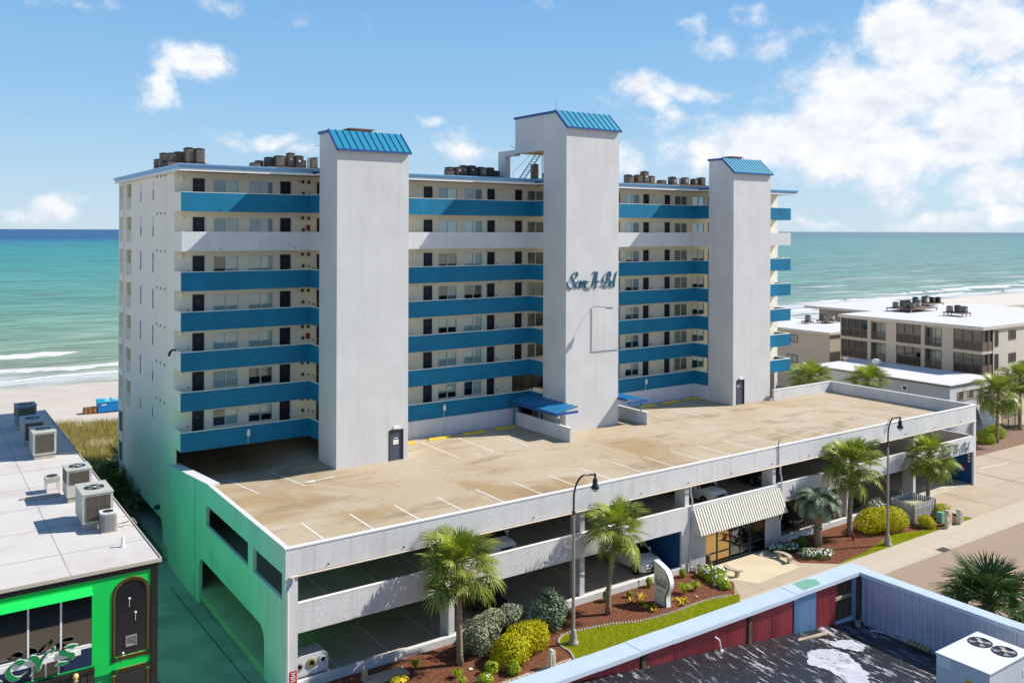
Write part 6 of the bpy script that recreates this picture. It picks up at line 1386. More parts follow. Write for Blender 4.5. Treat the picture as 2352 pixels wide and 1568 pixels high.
palm((80.9,6.9,-0.5),5.6,'cabbage palm in the mulch bed before the grey building',(0.3,0.0),0.18,1.35,38,7)
palm((89.4,8.6,-0.5),6.0,'cabbage palm at the right edge by the chain link fence',(0.2,0),0.18,1.3,34,8)
palm((93.5,9.2,-0.5),5.2,'short cabbage palm partly cut by the right picture edge',(0,0),0.18,1.2,30,18)
palm((29.9,-18.2,-0.5),3.7,'dark green palm beyond the metal screen at the bottom right',(0,0),0.2,1.35,44,9,0.6,'k')
# pindo palm with arching feather fronds
def feather(seed, m_, L_=2.0):
    rr = random.Random(seed); m = MB(); rp = []
    for i in range(13):
        t = i/12; a = R(64-128*t**1.35); rp.append(a)
    P = [Vector((0,0,0))]
    for a in rp[1:]: P.append(P[-1]+Vector((math.cos(a),0,math.sin(a)))*L_/12)
    m.tube([tuple(p) for p in P],[0.03*(1-0.8*i/12) for i in range(13)],4)
    for i in range(52):
        t = 0.16+0.84*i/51; f = t*12; j = min(int(f),11); p = P[j].lerp(P[j+1],f-j); d = (P[j+1]-P[j]).normalized()
        l = 0.62*math.sin(math.pi*(0.12+0.80*t))**0.7*rr.uniform(0.85,1.1)
        for s in (-1,1):
            dirv = (d*0.75+Vector((0,s*0.8,0))+Vector((0,0,0.22))).normalized(); tip = p+dirv*l+Vector((0,0,-0.28*l)); mid = p+dirv*l*0.55; w = d*0.016
            m.add([tuple(p-w),tuple(p+w),tuple(mid+w),tuple(mid-w),tuple(tip)], [(0,1,2,3),(3,2,4)])
    return m.mesh('frond', m_)
FE = [feather(i,PINDO,1.9+0.15*i) for i in range(3)]; FED = feather(8,PALMD,1.7)
t = thing('pindo_palm', 'stout grey green pindo palm with arching feather fronds right of the lobby', 'palm', (38.37,-1.83,G0)); rr = random.Random(4)
m = MB(); m.smooth = True; m.tube([(38.37,-1.83,G0-0.05),(38.36,-1.83,0.6),(38.33,-1.83,1.7),(38.3,-1.83,2.45)],[0.32,0.27,0.26,0.3],10); m.build('trunk', BARK, t)
b = MB()
for i in range(40): a = i*2.4; zz = 2.5-0.045*i; c, q = math.cos(a), math.sin(a); b.tube([(38.32+c*0.22,-1.83+q*0.22,zz-0.1),(38.32+c*0.36,-1.83+q*0.36,zz+0.12)],[0.06,0.03],4)
b.build('leaf_boots', BOOT, t)
for i in range(34):
    s = i/34; o = bpy.data.objects.new('frond', FED if (s > 0.86 and i%2) else rr.choice(FE)); COL.objects.link(o); o.parent = t
    o.matrix_local = Matrix.Translation((-0.06,0,2.45-G0)) @ Matrix.Rotation(R(i*137.5+rr.uniform(-12,12)),4,'Z') @ Matrix.Rotation(R(-(34-74*s)),4,'Y') @ Matrix.Rotation(R(rr.uniform(-12,12)),4,'X')

# ---------------------------------------------------------------- shrubs, flowers, tufts
def shrub(loc, lobes, label, m_, n=3600, leaf=0.075, name='shrub', grp=None, flowers=0, fm=None, cat='shrub', jag=0.34):
    """lobes: (dx,dy,dz,rx,ry,rz) ellipsoids; leaf quads spread through the outer shell"""
    rr = random.Random(hash(label)%9999 if False else sum(map(ord,label))); t = thing(name, label, cat, loc, grp); x0, y0, z0 = loc; m = MB(); f = MB()
    vol = [l[3]*l[4]+l[4]*l[5] for l in lobes]; tot = sum(vol)
    for l, v in zip(lobes, vol):
        k = int(n*v/tot); bumps = [(Vector((rr.gauss(0,1),rr.gauss(0,1),rr.gauss(0,1))).normalized(),rr.uniform(-1,1)) for _ in range(22)]
        for i in range(k):
            d = Vector((rr.gauss(0,1),rr.gauss(0,1),rr.gauss(0.15,1))).normalized(); rad = 1.0-abs(rr.gauss(0,0.16))
            rad *= 1+jag*sum(s*max(0,d.dot(b_))**9 for b_, s in bumps)+rr.uniform(-0.03,0.05)
            p = Vector((l[0]+d.x*l[3]*rad, l[1]+d.y*l[4]*rad, l[2]+d.z*l[5]*rad))
            if p.z < 0.02: continue
            nn = (d+Vector((rr.gauss(0,0.6),rr.gauss(0,0.6),rr.gauss(0.2,0.6)))).normalized(); u = nn.orthogonal().normalized(); u.rotate(Matrix.Rotation(rr.uniform(0,6.28),3,nn)); w = nn.cross(u); s = leaf*rr.uniform(0.7,1.25)
            P = [p-u*s*0.9, p+w*s*0.42, p+u*s*0.9, p-w*s*0.42]
            m.add([(x0+q.x,y0+q.y,z0+q.z) for q in P], [(0,1,2,3)])
        for i in range(int(flowers*v/tot)):
            d = Vector((rr.gauss(0,1),rr.gauss(0,1),abs(rr.gauss(0,1))+0.2)).normalized(); p = Vector((l[0]+d.x*l[3]*1.04,l[1]+d.y*l[4]*1.04,l[2]+d.z*l[5]*1.04)); s = leaf*rr.uniform(0.5,0.85); nn = (d+Vector((0,0,0.4))).normalized(); u = nn.orthogonal().normalized(); w = nn.cross(u)
            f.add([(x0+(p+u*s*math.cos(a)+w*s*math.sin(a)).x,y0+(p+u*s*math.cos(a)+w*s*math.sin(a)).y,z0+(p+u*s*math.cos(a)+w*s*math.sin(a)).z) for a in [k_*math.pi/3 for k_ in range(6)]], [(0,1,2,3,4,5)])
    m.build('foliage', m_, t)
    if flowers: f.build('blossoms', fm, t)
    st = MB(); l = lobes[0]
    for i in range(5): a = i*1.3; st.tube([(x0+l[0]+0.06*math.cos(a),y0+l[1]+0.06*math.sin(a),z0-0.02),(x0+l[0]+l[3]*0.5*math.cos(a),y0+l[1]+l[4]*0.5*math.sin(a),z0+l[2]+l[5]*0.3)],[0.03,0.012],4)
    st.build('stems', BOOT, t); return t
GYEL = leafmat('leaf_yellowgreen', (0.30,0.36,0.006), (0.75,0.62,0.015), 0.55, 0.25); GLIM = leafmat('leaf_lime', (0.22,0.36,0.010), (0.50,0.55,0.05), 0.5, 0.3); GSIL = leafmat('leaf_silver', (0.12,0.15,0.075), (0.52,0.54,0.36), 0.5, 0.15); GDRK = leafmat('leaf_dark', (0.05,0.10,0.04), (0.34,0.40,0.26), 0.4, 0.15); GMID = leafmat('leaf_mid', (0.07,0.15,0.02), (0.20,0.30,0.06), 0.45, 0.25)
FLW = mat('blossom_white', (0.82,0.80,0.74), 0.7); FLY = mat('blossom_yellow', (0.75,0.50,0.02), 0.7)
shrub((9.75,-1.75,G0),[(0.2,0.1,0.75,1.05,0.95,0.85),(-0.2,-0.2,1.1,0.7,0.6,0.55),(0.6,0.3,1.15,0.6,0.6,0.5)],'silvery green shrub beside the nearest palm trunk',GSIL,5200,0.085)
shrub((11.9,0.1-0.75,G0),[(-0.5,0,0.95,0.9,0.6,0.6),(0.7,0,0.9,0.9,0.6,0.6)],'long silvery green shrub along the garage front behind the yellow hedge',GSIL,5000,0.085)
shrub((13.2,-0.45,G0),[(0,0,0.5,0.4,0.4,0.5)],'small dark green shrub at the end of the long silvery one',GDRK,900,0.08)
shrub((11.3,-3.3,G0),[(-0.7,-0.2,0.65,1.2,1.0,0.85),(0.9,0.3,0.7,1.1,0.9,0.85),(0.2,0.2,0.9,0.8,0.7,0.7)],'big clipped yellow green hedge shrub in the front bed',GYEL,9500,0.07,jag=0.2)
shrub((14.4,-1.75,G0),[(0,0,0.9,0.95,0.9,0.95),(0.1,0.1,1.6,0.6,0.6,0.7),(0.5,-0.1,1.2,0.6,0.6,0.7),(-0.4,0.2,1.3,0.6,0.5,0.6)],'tall dark silvery shrub left of the street lamp',GDRK,6500,0.09)
shrub((9.15,-3.9,G0),[(0,0,0.3,0.35,0.35,0.33)],'small lime plant at the left foot of the yellow hedge',GLIM,700,0.07)
shrub((10.05,-4.6,G0),[(0,0,0.3,0.4,0.35,0.36)],'small lime plant in the mulch before the yellow hedge',GLIM,800,0.07)
shrub((8.25,-4.6,G0),[(0,0,0.25,0.4,0.35,0.3)],'small lime plant with pale flowers at the bottom picture edge',GLIM,700,0.07,flowers=10,fm=FLW)
shrub((4.85,-2.1,G0),[(0,0,0.15,0.5,0.35,0.2)],'low yellow flowering plant beside the concrete slab',GLIM,500,0.06,'flower_bed',None,240,FLY,'flowers')
shrub((44.95,-2.75,G0),[(-0.5,0.5,0.7,1.6,1.1,0.95),(0.9,-0.1,0.75,1.4,1.2,1.0),(0.3,0.2,1.0,1.2,0.9,0.8)],'large bright yellow green hedge by the second street lamp',GYEL,9500,0.075,jag=0.16)
shrub((48.6,-4.0,G0),[(0,0,0.45,0.62,0.6,0.5)],'small round yellow green bush in front of the picket fence',GYEL,2200,0.07)
shrub((51.5,-3.4,G0),[(0,0,0.5,0.78,0.75,0.58)],'round yellow green bush right of the picket fence',GYEL,2600,0.07)
shrub((47.3,-0.6,G0),[(0,0,0.7,0.9,0.6,0.75)],'silvery shrub with pale flowers behind the large bright hedge',GSIL,2600,0.09,flowers=120,fm=FLW)
shrub((50.2,-0.55,G0),[(0,0,0.8,1.0,0.6,0.85)],'dark silvery shrub behind the picket fence by the garage',GDRK,2600,0.09)
shrub((79.9,7.5,-0.5),[(0,0,0.5,1.1,0.9,0.85)],'dark lime bush at the left end of the far mulch bed',GLIM,2600,0.09); shrub((83.3,8.3,-0.5),[(0,0,0.6,1.3,1.0,0.95)],'bright lime bush behind the far palm trunk',GLIM,3000,0.09)
shrub((27.6,-1.9,G0),[(0,0.5,0.3,0.6,0.6,0.45),(-0.3,-0.7,0.25,0.5,0.7,0.35),(0.2,-0.2,0.4,0.5,0.5,0.45)],'lime green bush with white flowers left of the lobby bench',GLIM,3200,0.08,'flower_bush',None,150,FLW)
shrub((27.1,-3.3,G0),[(0,0,0.2,0.4,0.35,0.3)],'small lime plant at the lower end of the white flowers',GLIM,600,0.07)
shrub((35.4,-1.35,G0),[(-0.3,0.4,0.25,0.8,0.4,0.32),(0.6,0,0.25,0.7,0.45,0.3)],'row of white flowers behind the right lobby bench',GMID,1800,0.07,'flower_bed',None,170,FLW,'flowers')
shrub((36.4,-3.1,G0),[(-0.4,0.3,0.25,0.8,0.6,0.34),(0.5,-0.3,0.25,0.8,0.55,0.3)],'white flower patch at the corner of the right mulch bed',GMID,2000,0.07,'flower_bed',None,190,FLW,'flowers')
shrub((37.4,-1.2,G0),[(0,0,0.3,0.4,0.4,0.35)],'small green plant at the foot of the pindo palm',GMID,700,0.09)
for i, (x, y, s, lb) in enumerate(((19.7,-0.55,0.5,'leafy seedling by the kerb behind the leaning palm'),(23.3,-0.45,0.42,'leafy seedling by the kerb in front of the white jeep'),(26.2,-0.5,0.38,'leafy seedling by the kerb near the blue partition'),(21.2,-0.9,0.28,'tiny seedling in the mulch left of the signboard'),(15.6,-1.6,0.25,'tiny yellow seedling behind the street lamp pole'))):
    shrub((x,y,G0),[(0,0,s*0.8,s*0.5,s*0.5,s*0.75)],lb,GLIM,320,0.08,'seedling')
# fine-leaved grass tufts
def tuft(loc, h, label, n=170, m_=None):
    rr = random.Random(sum(map(ord,label))); m = MB(); x, y, z = loc
    for i in range(n):
        a = rr.uniform(0,6.28); l = h*rr.uniform(0.3,0.85); c, s = math.cos(a), math.sin(a); hh = h*rr.uniform(0.6,1.0); w = 0.012
        m.add([(x-s*w,y+c*w,z),(x+s*w,y-c*w,z),(x+c*l*0.5+s*w,y+s*l*0.5-c*w,z+hh*0.9),(x+c*l*0.5-s*w,y+s*l*0.5+c*w,z+hh*0.9),(x+c*l,y+s*l,z+hh*0.75)], [(0,1,2,3),(3,2,4)])
    return tag(m.build('grass_tuft', m_ or GLIM, None, at=loc), label, 'grass tuft', 'ornamental grass tufts')
tuft((6.2,-1.3,G0),0.5,'lime grass tuft beside the concrete slab near the corner post'); tuft((7.5,-3.3,G0),0.5,'lime grass tuft left below the nearest palm'); tuft((7.3,-4.0,G0),0.45,'lime grass tuft at the bottom edge of the mulch'); tuft((24.4,-2.4,G0),0.75,'taller pale grass tuft right of the signboard',260); tuft((25.4,-2.4,G0),0.6,'shorter pale grass tuft right of the signboard',200)
# yellow star flowers round the sign
DLY = ((20.9,-1.5),(21.5,-1.6),(21.9,-1.3),(21.2,-2.0),(22.9,-2.7),(23.3,-3.1),(23.6,-3.3),(23.1,-3.5),(20.9,-2.6),(21.4,-2.9),(21.0,-3.2))
for i, (x, y) in enumerate(DLY):
    m = MB(); rr = random.Random(i)
    for k in range(26):
        a = rr.uniform(0,6.28); l = rr.uniform(0.12,0.3); c, s = math.cos(a), math.sin(a); w = 0.025; h = rr.uniform(0.05,0.25)
        m.mi = 0 if k < 17 else 1; m.add([(x-s*w,y+c*w,G0+0.02),(x+s*w,y-c*w,G0+0.02),(x+c*l+s*w,y+s*l-c*w,G0+h),(x+c*l-s*w,y+s*l+c*w,G0+h)], [(0,1,2,3)])
    tag(m.build('daylily', [FLY,GLIM], None, at=(x,y,G0)), 'low yellow flowering clump in the mulch around the signboard, %s from left' % rank(DLY,i), 'flowers', 'yellow flower clumps around the signboard')

# dune grass and palmettos between the pub and the building
def duneh(x, y): return -1.0+0.35*math.sin(x*0.6+y*0.3)*0.5+(0.5 if y > 46 else 0.0)
DUNEM = mat('dune_sand', (0.50,0.40,0.25), 0.95, vary=0.15, vscale=0.6)
m = MB(); nx, ny = 26, 22
for j in range(ny+1):
    for i in range(nx+1): x, y = -14+i*1.3, 39+j*1.5; m.v.append((x,y,duneh(x,y)-0.05 if j < ny else -1.7))
for j in range(ny):
    for i in range(nx): a = j*(nx+1)+i; m.f.append((a,a+1,a+nx+2,a+nx+1)); m.m.append(0); m.sm.append(True)
struct(m.build('dune', DUNEM))
DUNEG = leafmat('dune_grass', (0.21,0.19,0.04), (0.44,0.36,0.10), 0.8, 0.25)
blades('dune_grass', [[(-9,42),(14,42),(14,70),(2,71.5),(-9,69)]], 42000, duneh, 0.35, 0.95, DUNEG, 12, 1.0, 0.02, dens=lambda x, y: 0.35+0.65*(math.sin(x*0.9)*math.sin(y*0.7+x*0.2) > -0.45))
PLM = ((-4.2,40.5,1.0),(-2.6,39.6,1.1),(-1.0,41.0,1.0),(-3.4,37.0,1.1),(-1.6,36.2,1.1),(-4.6,36.0,0.9),(-0.8,38.3,1.0),(-2.8,33.8,1.0),(-4.4,32.4,0.9),(-1.4,33.4,0.9),(-4.9,43.0,0.9),(1.0,43.4,1.1),(-2.6,42.8,0.9),(-5.2,39.2,0.9))
for i, (x, y, s) in enumerate(PLM):
    t = thing('palmetto_bush', 'spiky palmetto bush between the pub roof and the building, %s from left' % rank(PLM,i), 'shrub', (x,y,-1.2), 'palmetto bushes between pub and building'); rr = random.Random(50+i)
    m = MB(); m.tube([(x,y,-1.25),(x+0.1,y,-0.2),(x+0.1,y+0.1,0.6+0.5*s)],[0.16,0.13,0.12],7); m.build('trunk', BOOT, t)
    for k in range(17):
        o = bpy.data.objects.new('frond', FAN['k' if k%3 else 'g'][k%3]); COL.objects.link(o); o.parent = t; q = s*rr.uniform(0.9,1.2)
        o.matrix_local = Matrix.Translation((0.1,0.1,1.2+0.55*s)) @ Matrix.Rotation(R(k*137.5),4,'Z') @ Matrix.Rotation(R(-(75-95*k/17)),4,'Y') @ Matrix.Diagonal((q,q,q,1))
# ---------------------------------------------------------------- street furniture
LPG = mat('lamp_grey', (0.34,0.30,0.25), 0.6, vary=0.08, vscale=2); LPB = mat('lamp_black', (0.012,0.012,0.015), 0.35, spec=0.6)
GLOBE = mat('lamp_globe', (0.75,0.72,0.62), 0.25, trans=0.5)
def lamp(loc, label):
    t = thing('street_lamp', label, 'street lamp', loc, 'goose neck street lamps'); x, y, z = loc
    m = MB(); m.smooth = True; m.lathe(loc,[(0.30,0),(0.30,0.12),(0.22,0.18),(0.21,0.45),(0.15,0.62),(0.14,0.75),(0.10,0.85)],14); m.build('base', LPG, t)
    m = MB(); m.lathe(loc,[(0.095,0.85),(0.085,3.5),(0.07,7.1)],12); m.build('pole', LPG, t)
    m = MB(); m.smooth = True; m.lathe((x,y,z+7.1),[(0.10,-0.05),(0.10,0.08),(0.065,0.14)],12); m.tube([(x,y,z+7.2),(x,y,z+7.9)]+[(x+0.75-0.75*math.cos(R(a)),y,z+7.9+1.15*math.sin(R(a))) for a in range(15,106,15)]+[(x+1.5,y,z+8.98)],0.055,8); m.build('arm', LPB, t)
    m = MB(); m.smooth = True; m.lathe((x+1.5,y,z+8.2),[(0.24,0.0),(0.22,0.10),(0.15,0.2),(0.13,0.5),(0.07,0.56),(0.05,0.66),(0.08,0.70),(0.03,0.86)],14); m.build('shade', LPB, t)
    m = MB(); m.smooth = True; m.lathe((x+1.5,y,z+8.2),[(0.02,-0.2),(0.13,-0.15),(0.18,-0.02),(0.18,0.0)],14); m.build('globe', GLOBE, t)
    return t
lamp((14.56,-3.75,G0),'goose neck street lamp on the curved lawn, nearer of two'); lamp((42.59,-4.6,G0),'goose neck street lamp by the bright hedge, farther of two')
# curved white signboard
S = thing('signboard', 'white wave edged signboard with green stripe standing in the mulch', 'sign', (22.15,-2.8,G0))
edgeY = spline([(-3.30,-0.4),(-3.25,0.05),(-3.30,0.35),(-3.50,0.75),(-3.56,1.1),(-3.45,1.45),(-3.30,1.68)],5)
pts = [(-2.22,-0.4)]+[(p.x,p.y) for p in edgeY]+[(-3.15,1.82),(-2.7,2.0),(-2.22,2.12)]
MB().prism(pts[::-1], 'x', 22.02, 22.36).build('panel', SIGNW, S)
st = MB()
for a, b in zip(edgeY[:-4], edgeY[1:-3]):
    w = 0.10
    st.add([(22.012,a.x+0.02,a.y),(22.012,a.x+0.02+w,a.y),(22.012,b.x+0.02+w,b.y),(22.012,b.x+0.02,b.y)], [(0,1,2,3)])
st.build('green_stripe', mat('stripe_green', (0.008,0.12,0.05), 0.5), S)
script(SANABEL, 0.11, R(30), 0.008, lambda u, v, d: (22.012-d,-2.27-u*0.20,0.86+v*0.27)).build('lettering', MATS['black_rubber'], S)
bar = MB().box(22.006,22.018,-3.22,-2.36,0.72,0.85).build('name_bar', MATS['black_rubber'], S)
for i in range(6): MB().box(21.999,22.005,-3.14+i*0.135,-3.07+i*0.135,0.75,0.82).build('small_letter', SIGNW, bar)
for i in range(7): MB().box(22.008,22.018,-3.0+i*0.085,-2.955+i*0.085,0.40,0.47).build('small_letter', mat('ink_%d'%i, (0.12,0.12,0.12), 0.6), S)
m = MB(); m.lathe((0,0,0),[(0.22,0),(0.22,0.004)],20); o = m.build('sun_emblem', mat('emblem_tan', (0.62,0.57,0.47), 0.6), S); o.location = Vector((22.012,-2.6,1.4))-Vector(S.location); o.rotation_euler = (0,R(-90),0)
# benches
BST = mat('bench_stone', (0.44,0.37,0.27), 0.9, vary=0.12, vscale=4, bump=0.3)
def bench(loc, rz_, label):
    t = thing('stone_bench', label, 'bench', loc, 'curved stone benches', rz_); arc = [(0.62*math.sin(R(a))*1.3,0.35*(1-math.cos(R(a)))*1.6) for a in range(-60,61,15)]
    m = MB(); n = len(arc); vs = []
    for z in (0.36,0.44):
        for x, y in arc: vs.append((x,y-0.18,z))
        for x, y in arc: vs.append((x*1.0,y+0.18,z))
    fs = []
    for i in range(n-1): fs += [(2*n+i,2*n+i+1,3*n+i+1,3*n+i),(i,n+i,n+i+1,i+1),(i,i+1,2*n+i+1,2*n+i),(n+i,3*n+i,3*n+i+1,n+i+1)]
    fs += [(0,2*n,3*n,n),(n-1,2*n-1,4*n-1,3*n-1)]; m.add(vs, fs); o = bpy.data.objects.new('seat', m.mesh('seat', BST)); COL.objects.link(o); o.parent = t
    for s in (-1,1):
        m = MB(); x, y = 0.5*s, 0.16; m.prism([(x-0.13,0.0),(x+0.13,0.0),(x+0.08,0.18),(x+0.14,0.358),(x-0.14,0.358),(x-0.08,0.18)], 'y', y-0.12, y+0.12); o = bpy.data.objects.new('leg', m.mesh('leg', BST)); COL.objects.link(o); o.parent = t
    return t
bench((29.05,-1.95,G0+0.012), R(-95), 'curved stone bench left of the lobby doors'); bench((34.2,-2.35,G0+0.012), R(82), 'curved stone bench right of the lobby doors')
# mooring post, splash lamp, small fixtures
m = MB(); m.smooth = True; m.lathe((28.3,-0.75,G0),[(0.17,0),(0.16,0.6),(0.17,1.05),(0.14,1.10),(0.02,1.12)],10); m.lathe((28.42,-0.85,G0),[(0.12,0),(0.11,0.75),(0.02,0.78)],9); tag(m.build('timber_piling', RUSTW, None, at=(28.3,-0.75,G0)), 'weathered timber piling beside the lobby glass', 'post')
m = MB(); m.tube([(27.75,-0.4,G0),(27.75,-0.4,G0+0.35)],0.03,6); m.box(27.65,27.85,-0.5,-0.3,G0+0.35,G0+0.5); tag(m.build('garden_lamp', MATS['gutter_buff'], None, at=(27.75,-0.4,G0)), 'small buff garden light beside the downpipe outlet', 'garden light')
for i, (x, y, h) in enumerate(((22.35,-0.5,0.55),(23.9,-0.5,0.5))):
    m = MB(); m.tube([(x,y,G0),(x,y,G0+h)],0.02,5); m.lathe((x,y,G0+h),[(0.05,0),(0.07,0.06),(0.02,0.09)],8); tag(m.build('path_light', MATS['dark_metal'], None, at=(x,y,G0)), ('thin dark path light left of the jeep nose','thin dark path light right of the jeep nose')[i], 'garden light')
m = MB(); m.smooth = True; m.lathe((41.5,-2.55,G0),[(0.09,0),(0.08,0.3),(0.10,0.34),(0.04,0.42)],8); tag(m.build('red_valve', RED, None, at=(41.5,-2.55,G0)), 'little red standpipe in the mulch by the tall palm', 'valve')
def pedestal(loc, w, d, h, label, m_, slot=True):
    x, y, z = loc; t = thing('utility_pedestal', label, 'utility box', loc); m = MB(); m.prism([(x-w/2,z),(x+w/2,z),(x+w/2,z+h-0.06),(x+w/2-0.06,z+h),(x-w/2+0.06,z+h),(x-w/2,z+h-0.06)], 'y', y-d/2, y+d/2); m.build('cabinet', m_, t)
    if slot: MB().box(x-w*0.2,x+w*0.2,y-d/2-0.015,y-d/2-0.001,z+0.15,z+h-0.2).build('cover', mat_curb, t)
    return t
PED = mat('pedestal_cream', (0.58,0.53,0.42), 0.6, vary=0.05, vscale=3)
pedestal((12.0,-5.2,G0),0.30,0.26,0.95,'cream utility pedestal in the mulch behind the blue coping',PED)
pedestal((49.6,-5.05,G0+0.0),0.24,0.22,0.85,'thin cream utility pedestal, smallest of the group by the driveway',PED); pedestal((50.4,-4.7,G0),0.42,0.36,1.15,'cream utility cabinet left of the driveway group',PED); pedestal((51.5,-5.0,G0),0.42,0.36,1.1,'cream utility cabinet nearest the driveway',PED)
pedestal((50.6,-4.0,G0),0.5,0.45,0.8,'pale green utility box behind the cream cabinets',mat('box_green', (0.20,0.42,0.30), 0.6),False)
tag(MB().box(3.4,5.7,-1.7,-0.75,G0+0.005,G0+0.08).build('concrete_slab', CONC, None, at=(4.5,-1.2,G0)), 'flat concrete slab on the mulch by the garage corner', 'slab')
tag(MB().box(3.45,3.62,-1.15,-0.8,G0,G0+0.55).build('concrete_bollard', CONC, None, at=(3.5,-1,G0)), 'short grey concrete post at the end of the slab', 'post')
m = MB(); m.cbox((12.9,-5.55,G0+0.02),(1.1,0.5,0.05),R(-35)); tag(m.build('stepping_slab', CONC, None, at=(12.9,-5.55,G0)), 'pale stepping slab at the tip of the curved lawn', 'slab')
m = MB(); 
for i in range(5): m.box(44.6+i*0.2,44.72+i*0.2,-7.6,-7.0,G0+0.012,G0+0.02)
tag(m.build('drain_grate', MATS['dark_metal'], None, at=(45.1,-7.3,G0)), 'dark storm drain grate at the kerb of the pavement', 'drain')
for i, (x, y, s) in enumerate(((24.6,-3.2,0.12),(26.9,-2.6,0.16))):
    m = MB(); m.smooth = True; m.lathe((x,y,G0),[(s,0),(s*1.05,s*0.5),(s*0.5,s),(0.01,s*1.05)],7); tag(m.build('garden_rock', BST, None, at=(x,y,G0)), ('small pale stone in the mulch right of the signboard','dark stone in the mulch left of the white flowers')[i], 'stone')
tag(MB().lathe((8.5,-2.95,G0+0.01),[(0.11,0),(0.10,0.03),(0.02,0.05)],10).build('valve_cover', TRIMW, None, at=(8.5,-2.95,G0)), 'round white valve cover in the mulch by the nearest palm', 'valve cover')
# picket enclosure with green transformer
PK = mat('picket_grey', (0.40,0.38,0.37), 0.85, vary=0.18, vscale=5, stretch=(1,1,0.3))
t = thing('picket_fence', 'weathered grey picket enclosure between the hedge and the driveway', 'fence', (50,-2.2,G0))
pk = MB().prism([(-0.06,0),(0.06,0),(0.06,1.52),(0,1.6),(-0.06,1.52)],'y',-0.012,0.012).mesh('picket', PK)
def picks(a, b, h=1.0):
    a, b = Vector(a), Vector(b); n = int((b-a).length/0.17); ang = math.atan2(b.y-a.y,b.x-a.x)
    for i in range(n+1): p = a.lerp(b,i/n); inst(pk,'picket',t,(p.x,p.y,G0+random.uniform(-0.03,0.03)),(random.uniform(-.02,.02),0,ang),(1,1,h))
    for z in (0.4,1.2): m = MB(); m.tube([(a.x,a.y,G0+z),(b.x,b.y,G0+z)],0.04,4); m.build('rail', PK, t)
picks((48.3,-3.2),(51.2,-3.2)); picks((48.3,-3.2),(48.3,-1.3)); picks((51.2,-3.2),(51.2,-1.3)); picks((48.3,-1.3),(51.2,-1.3),1.05)
t = thing('transformer', 'pale green transformer box inside the picket enclosure', 'utility box', (49.6,-2.2,G0)); MB().box(48.7,50.5,-2.9,-1.6,G0,G0+1.15).build('cabinet', MATS['box_green'], t); MB().prism([(48.65,G0+1.151),(50.55,G0+1.151),(50.5,G0+1.28),(48.7,G0+1.28)],'y',-2.95,-1.55).build('lid', mat('lid_olive', (0.36,0.37,0.22), 0.7), t)
# recycling containers inside the garage corner
def bin_(x0, x1, y, z, h, m_, label, faces):
    t = thing('recycling_bin', label, 'recycling bin', ((x0+x1)/2,y+0.5,z)); r = 0.32
    pts = [(x0,z),(x1,z),(x1,z+h-r)]+[(x1-r+r*math.cos(R(a)),z+h-r+r*math.sin(R(a))) for a in range(15,91,15)]+[(x0+r-r*math.cos(R(90-a)),z+h-r+r*math.sin(R(90-a))) for a in range(0,91,15)]
    MB().prism(pts,'y',y,y+1.0).build('body', m_, t)
    for cx, cz, rad, mm in faces:
        o = bpy.data.objects.new('port_ring', MB().lathe((0,0,0),[(rad,0),(rad,0.05),(rad*0.62,0.07),(rad*0.6,0.02)],18,cap=False).mesh('port_ring', mm)); COL.objects.link(o); o.parent = t; o.location = Vector((cx,y-0.002,cz))-Vector(t.location); o.rotation_euler = (R(90),0,0)
        o2 = bpy.data.objects.new('port_hole', MB().lathe((0,0,0),[(rad*0.6,0),(rad*0.6,0.025)],16).mesh('port_hole', MATS['black_rubber'])); COL.objects.link(o2); o2.parent = t; o2.location = o.location; o2.rotation_euler = (R(90),0,0)
    return t
BINW = mat('bin_white', (0.62,0.64,0.66), 0.45); BINB = mat('bin_blue', (0.01,0.10,0.30), 0.45); OLV = mat('port_olive', (0.33,0.28,0.09), 0.5)
tb = bin_(0.5,2.25,0.55,-0.43,1.35,BINW,'white recycling container with three round ports in the garage corner',((0.72,0.45,0.2,GREYM),(1.35,0.5,0.24,OLV),(1.95,0.55,0.2,BINW)))
MB().box(0.7,2.1,0.53,0.549,-0.12,-0.08).build('slot', MATS['black_rubber'], tb)
bin_(0.3,1.45,2.6,-0.43,1.9,BINB,'blue recycling container behind the white one',((1.0,0.9,0.22,BINW),))

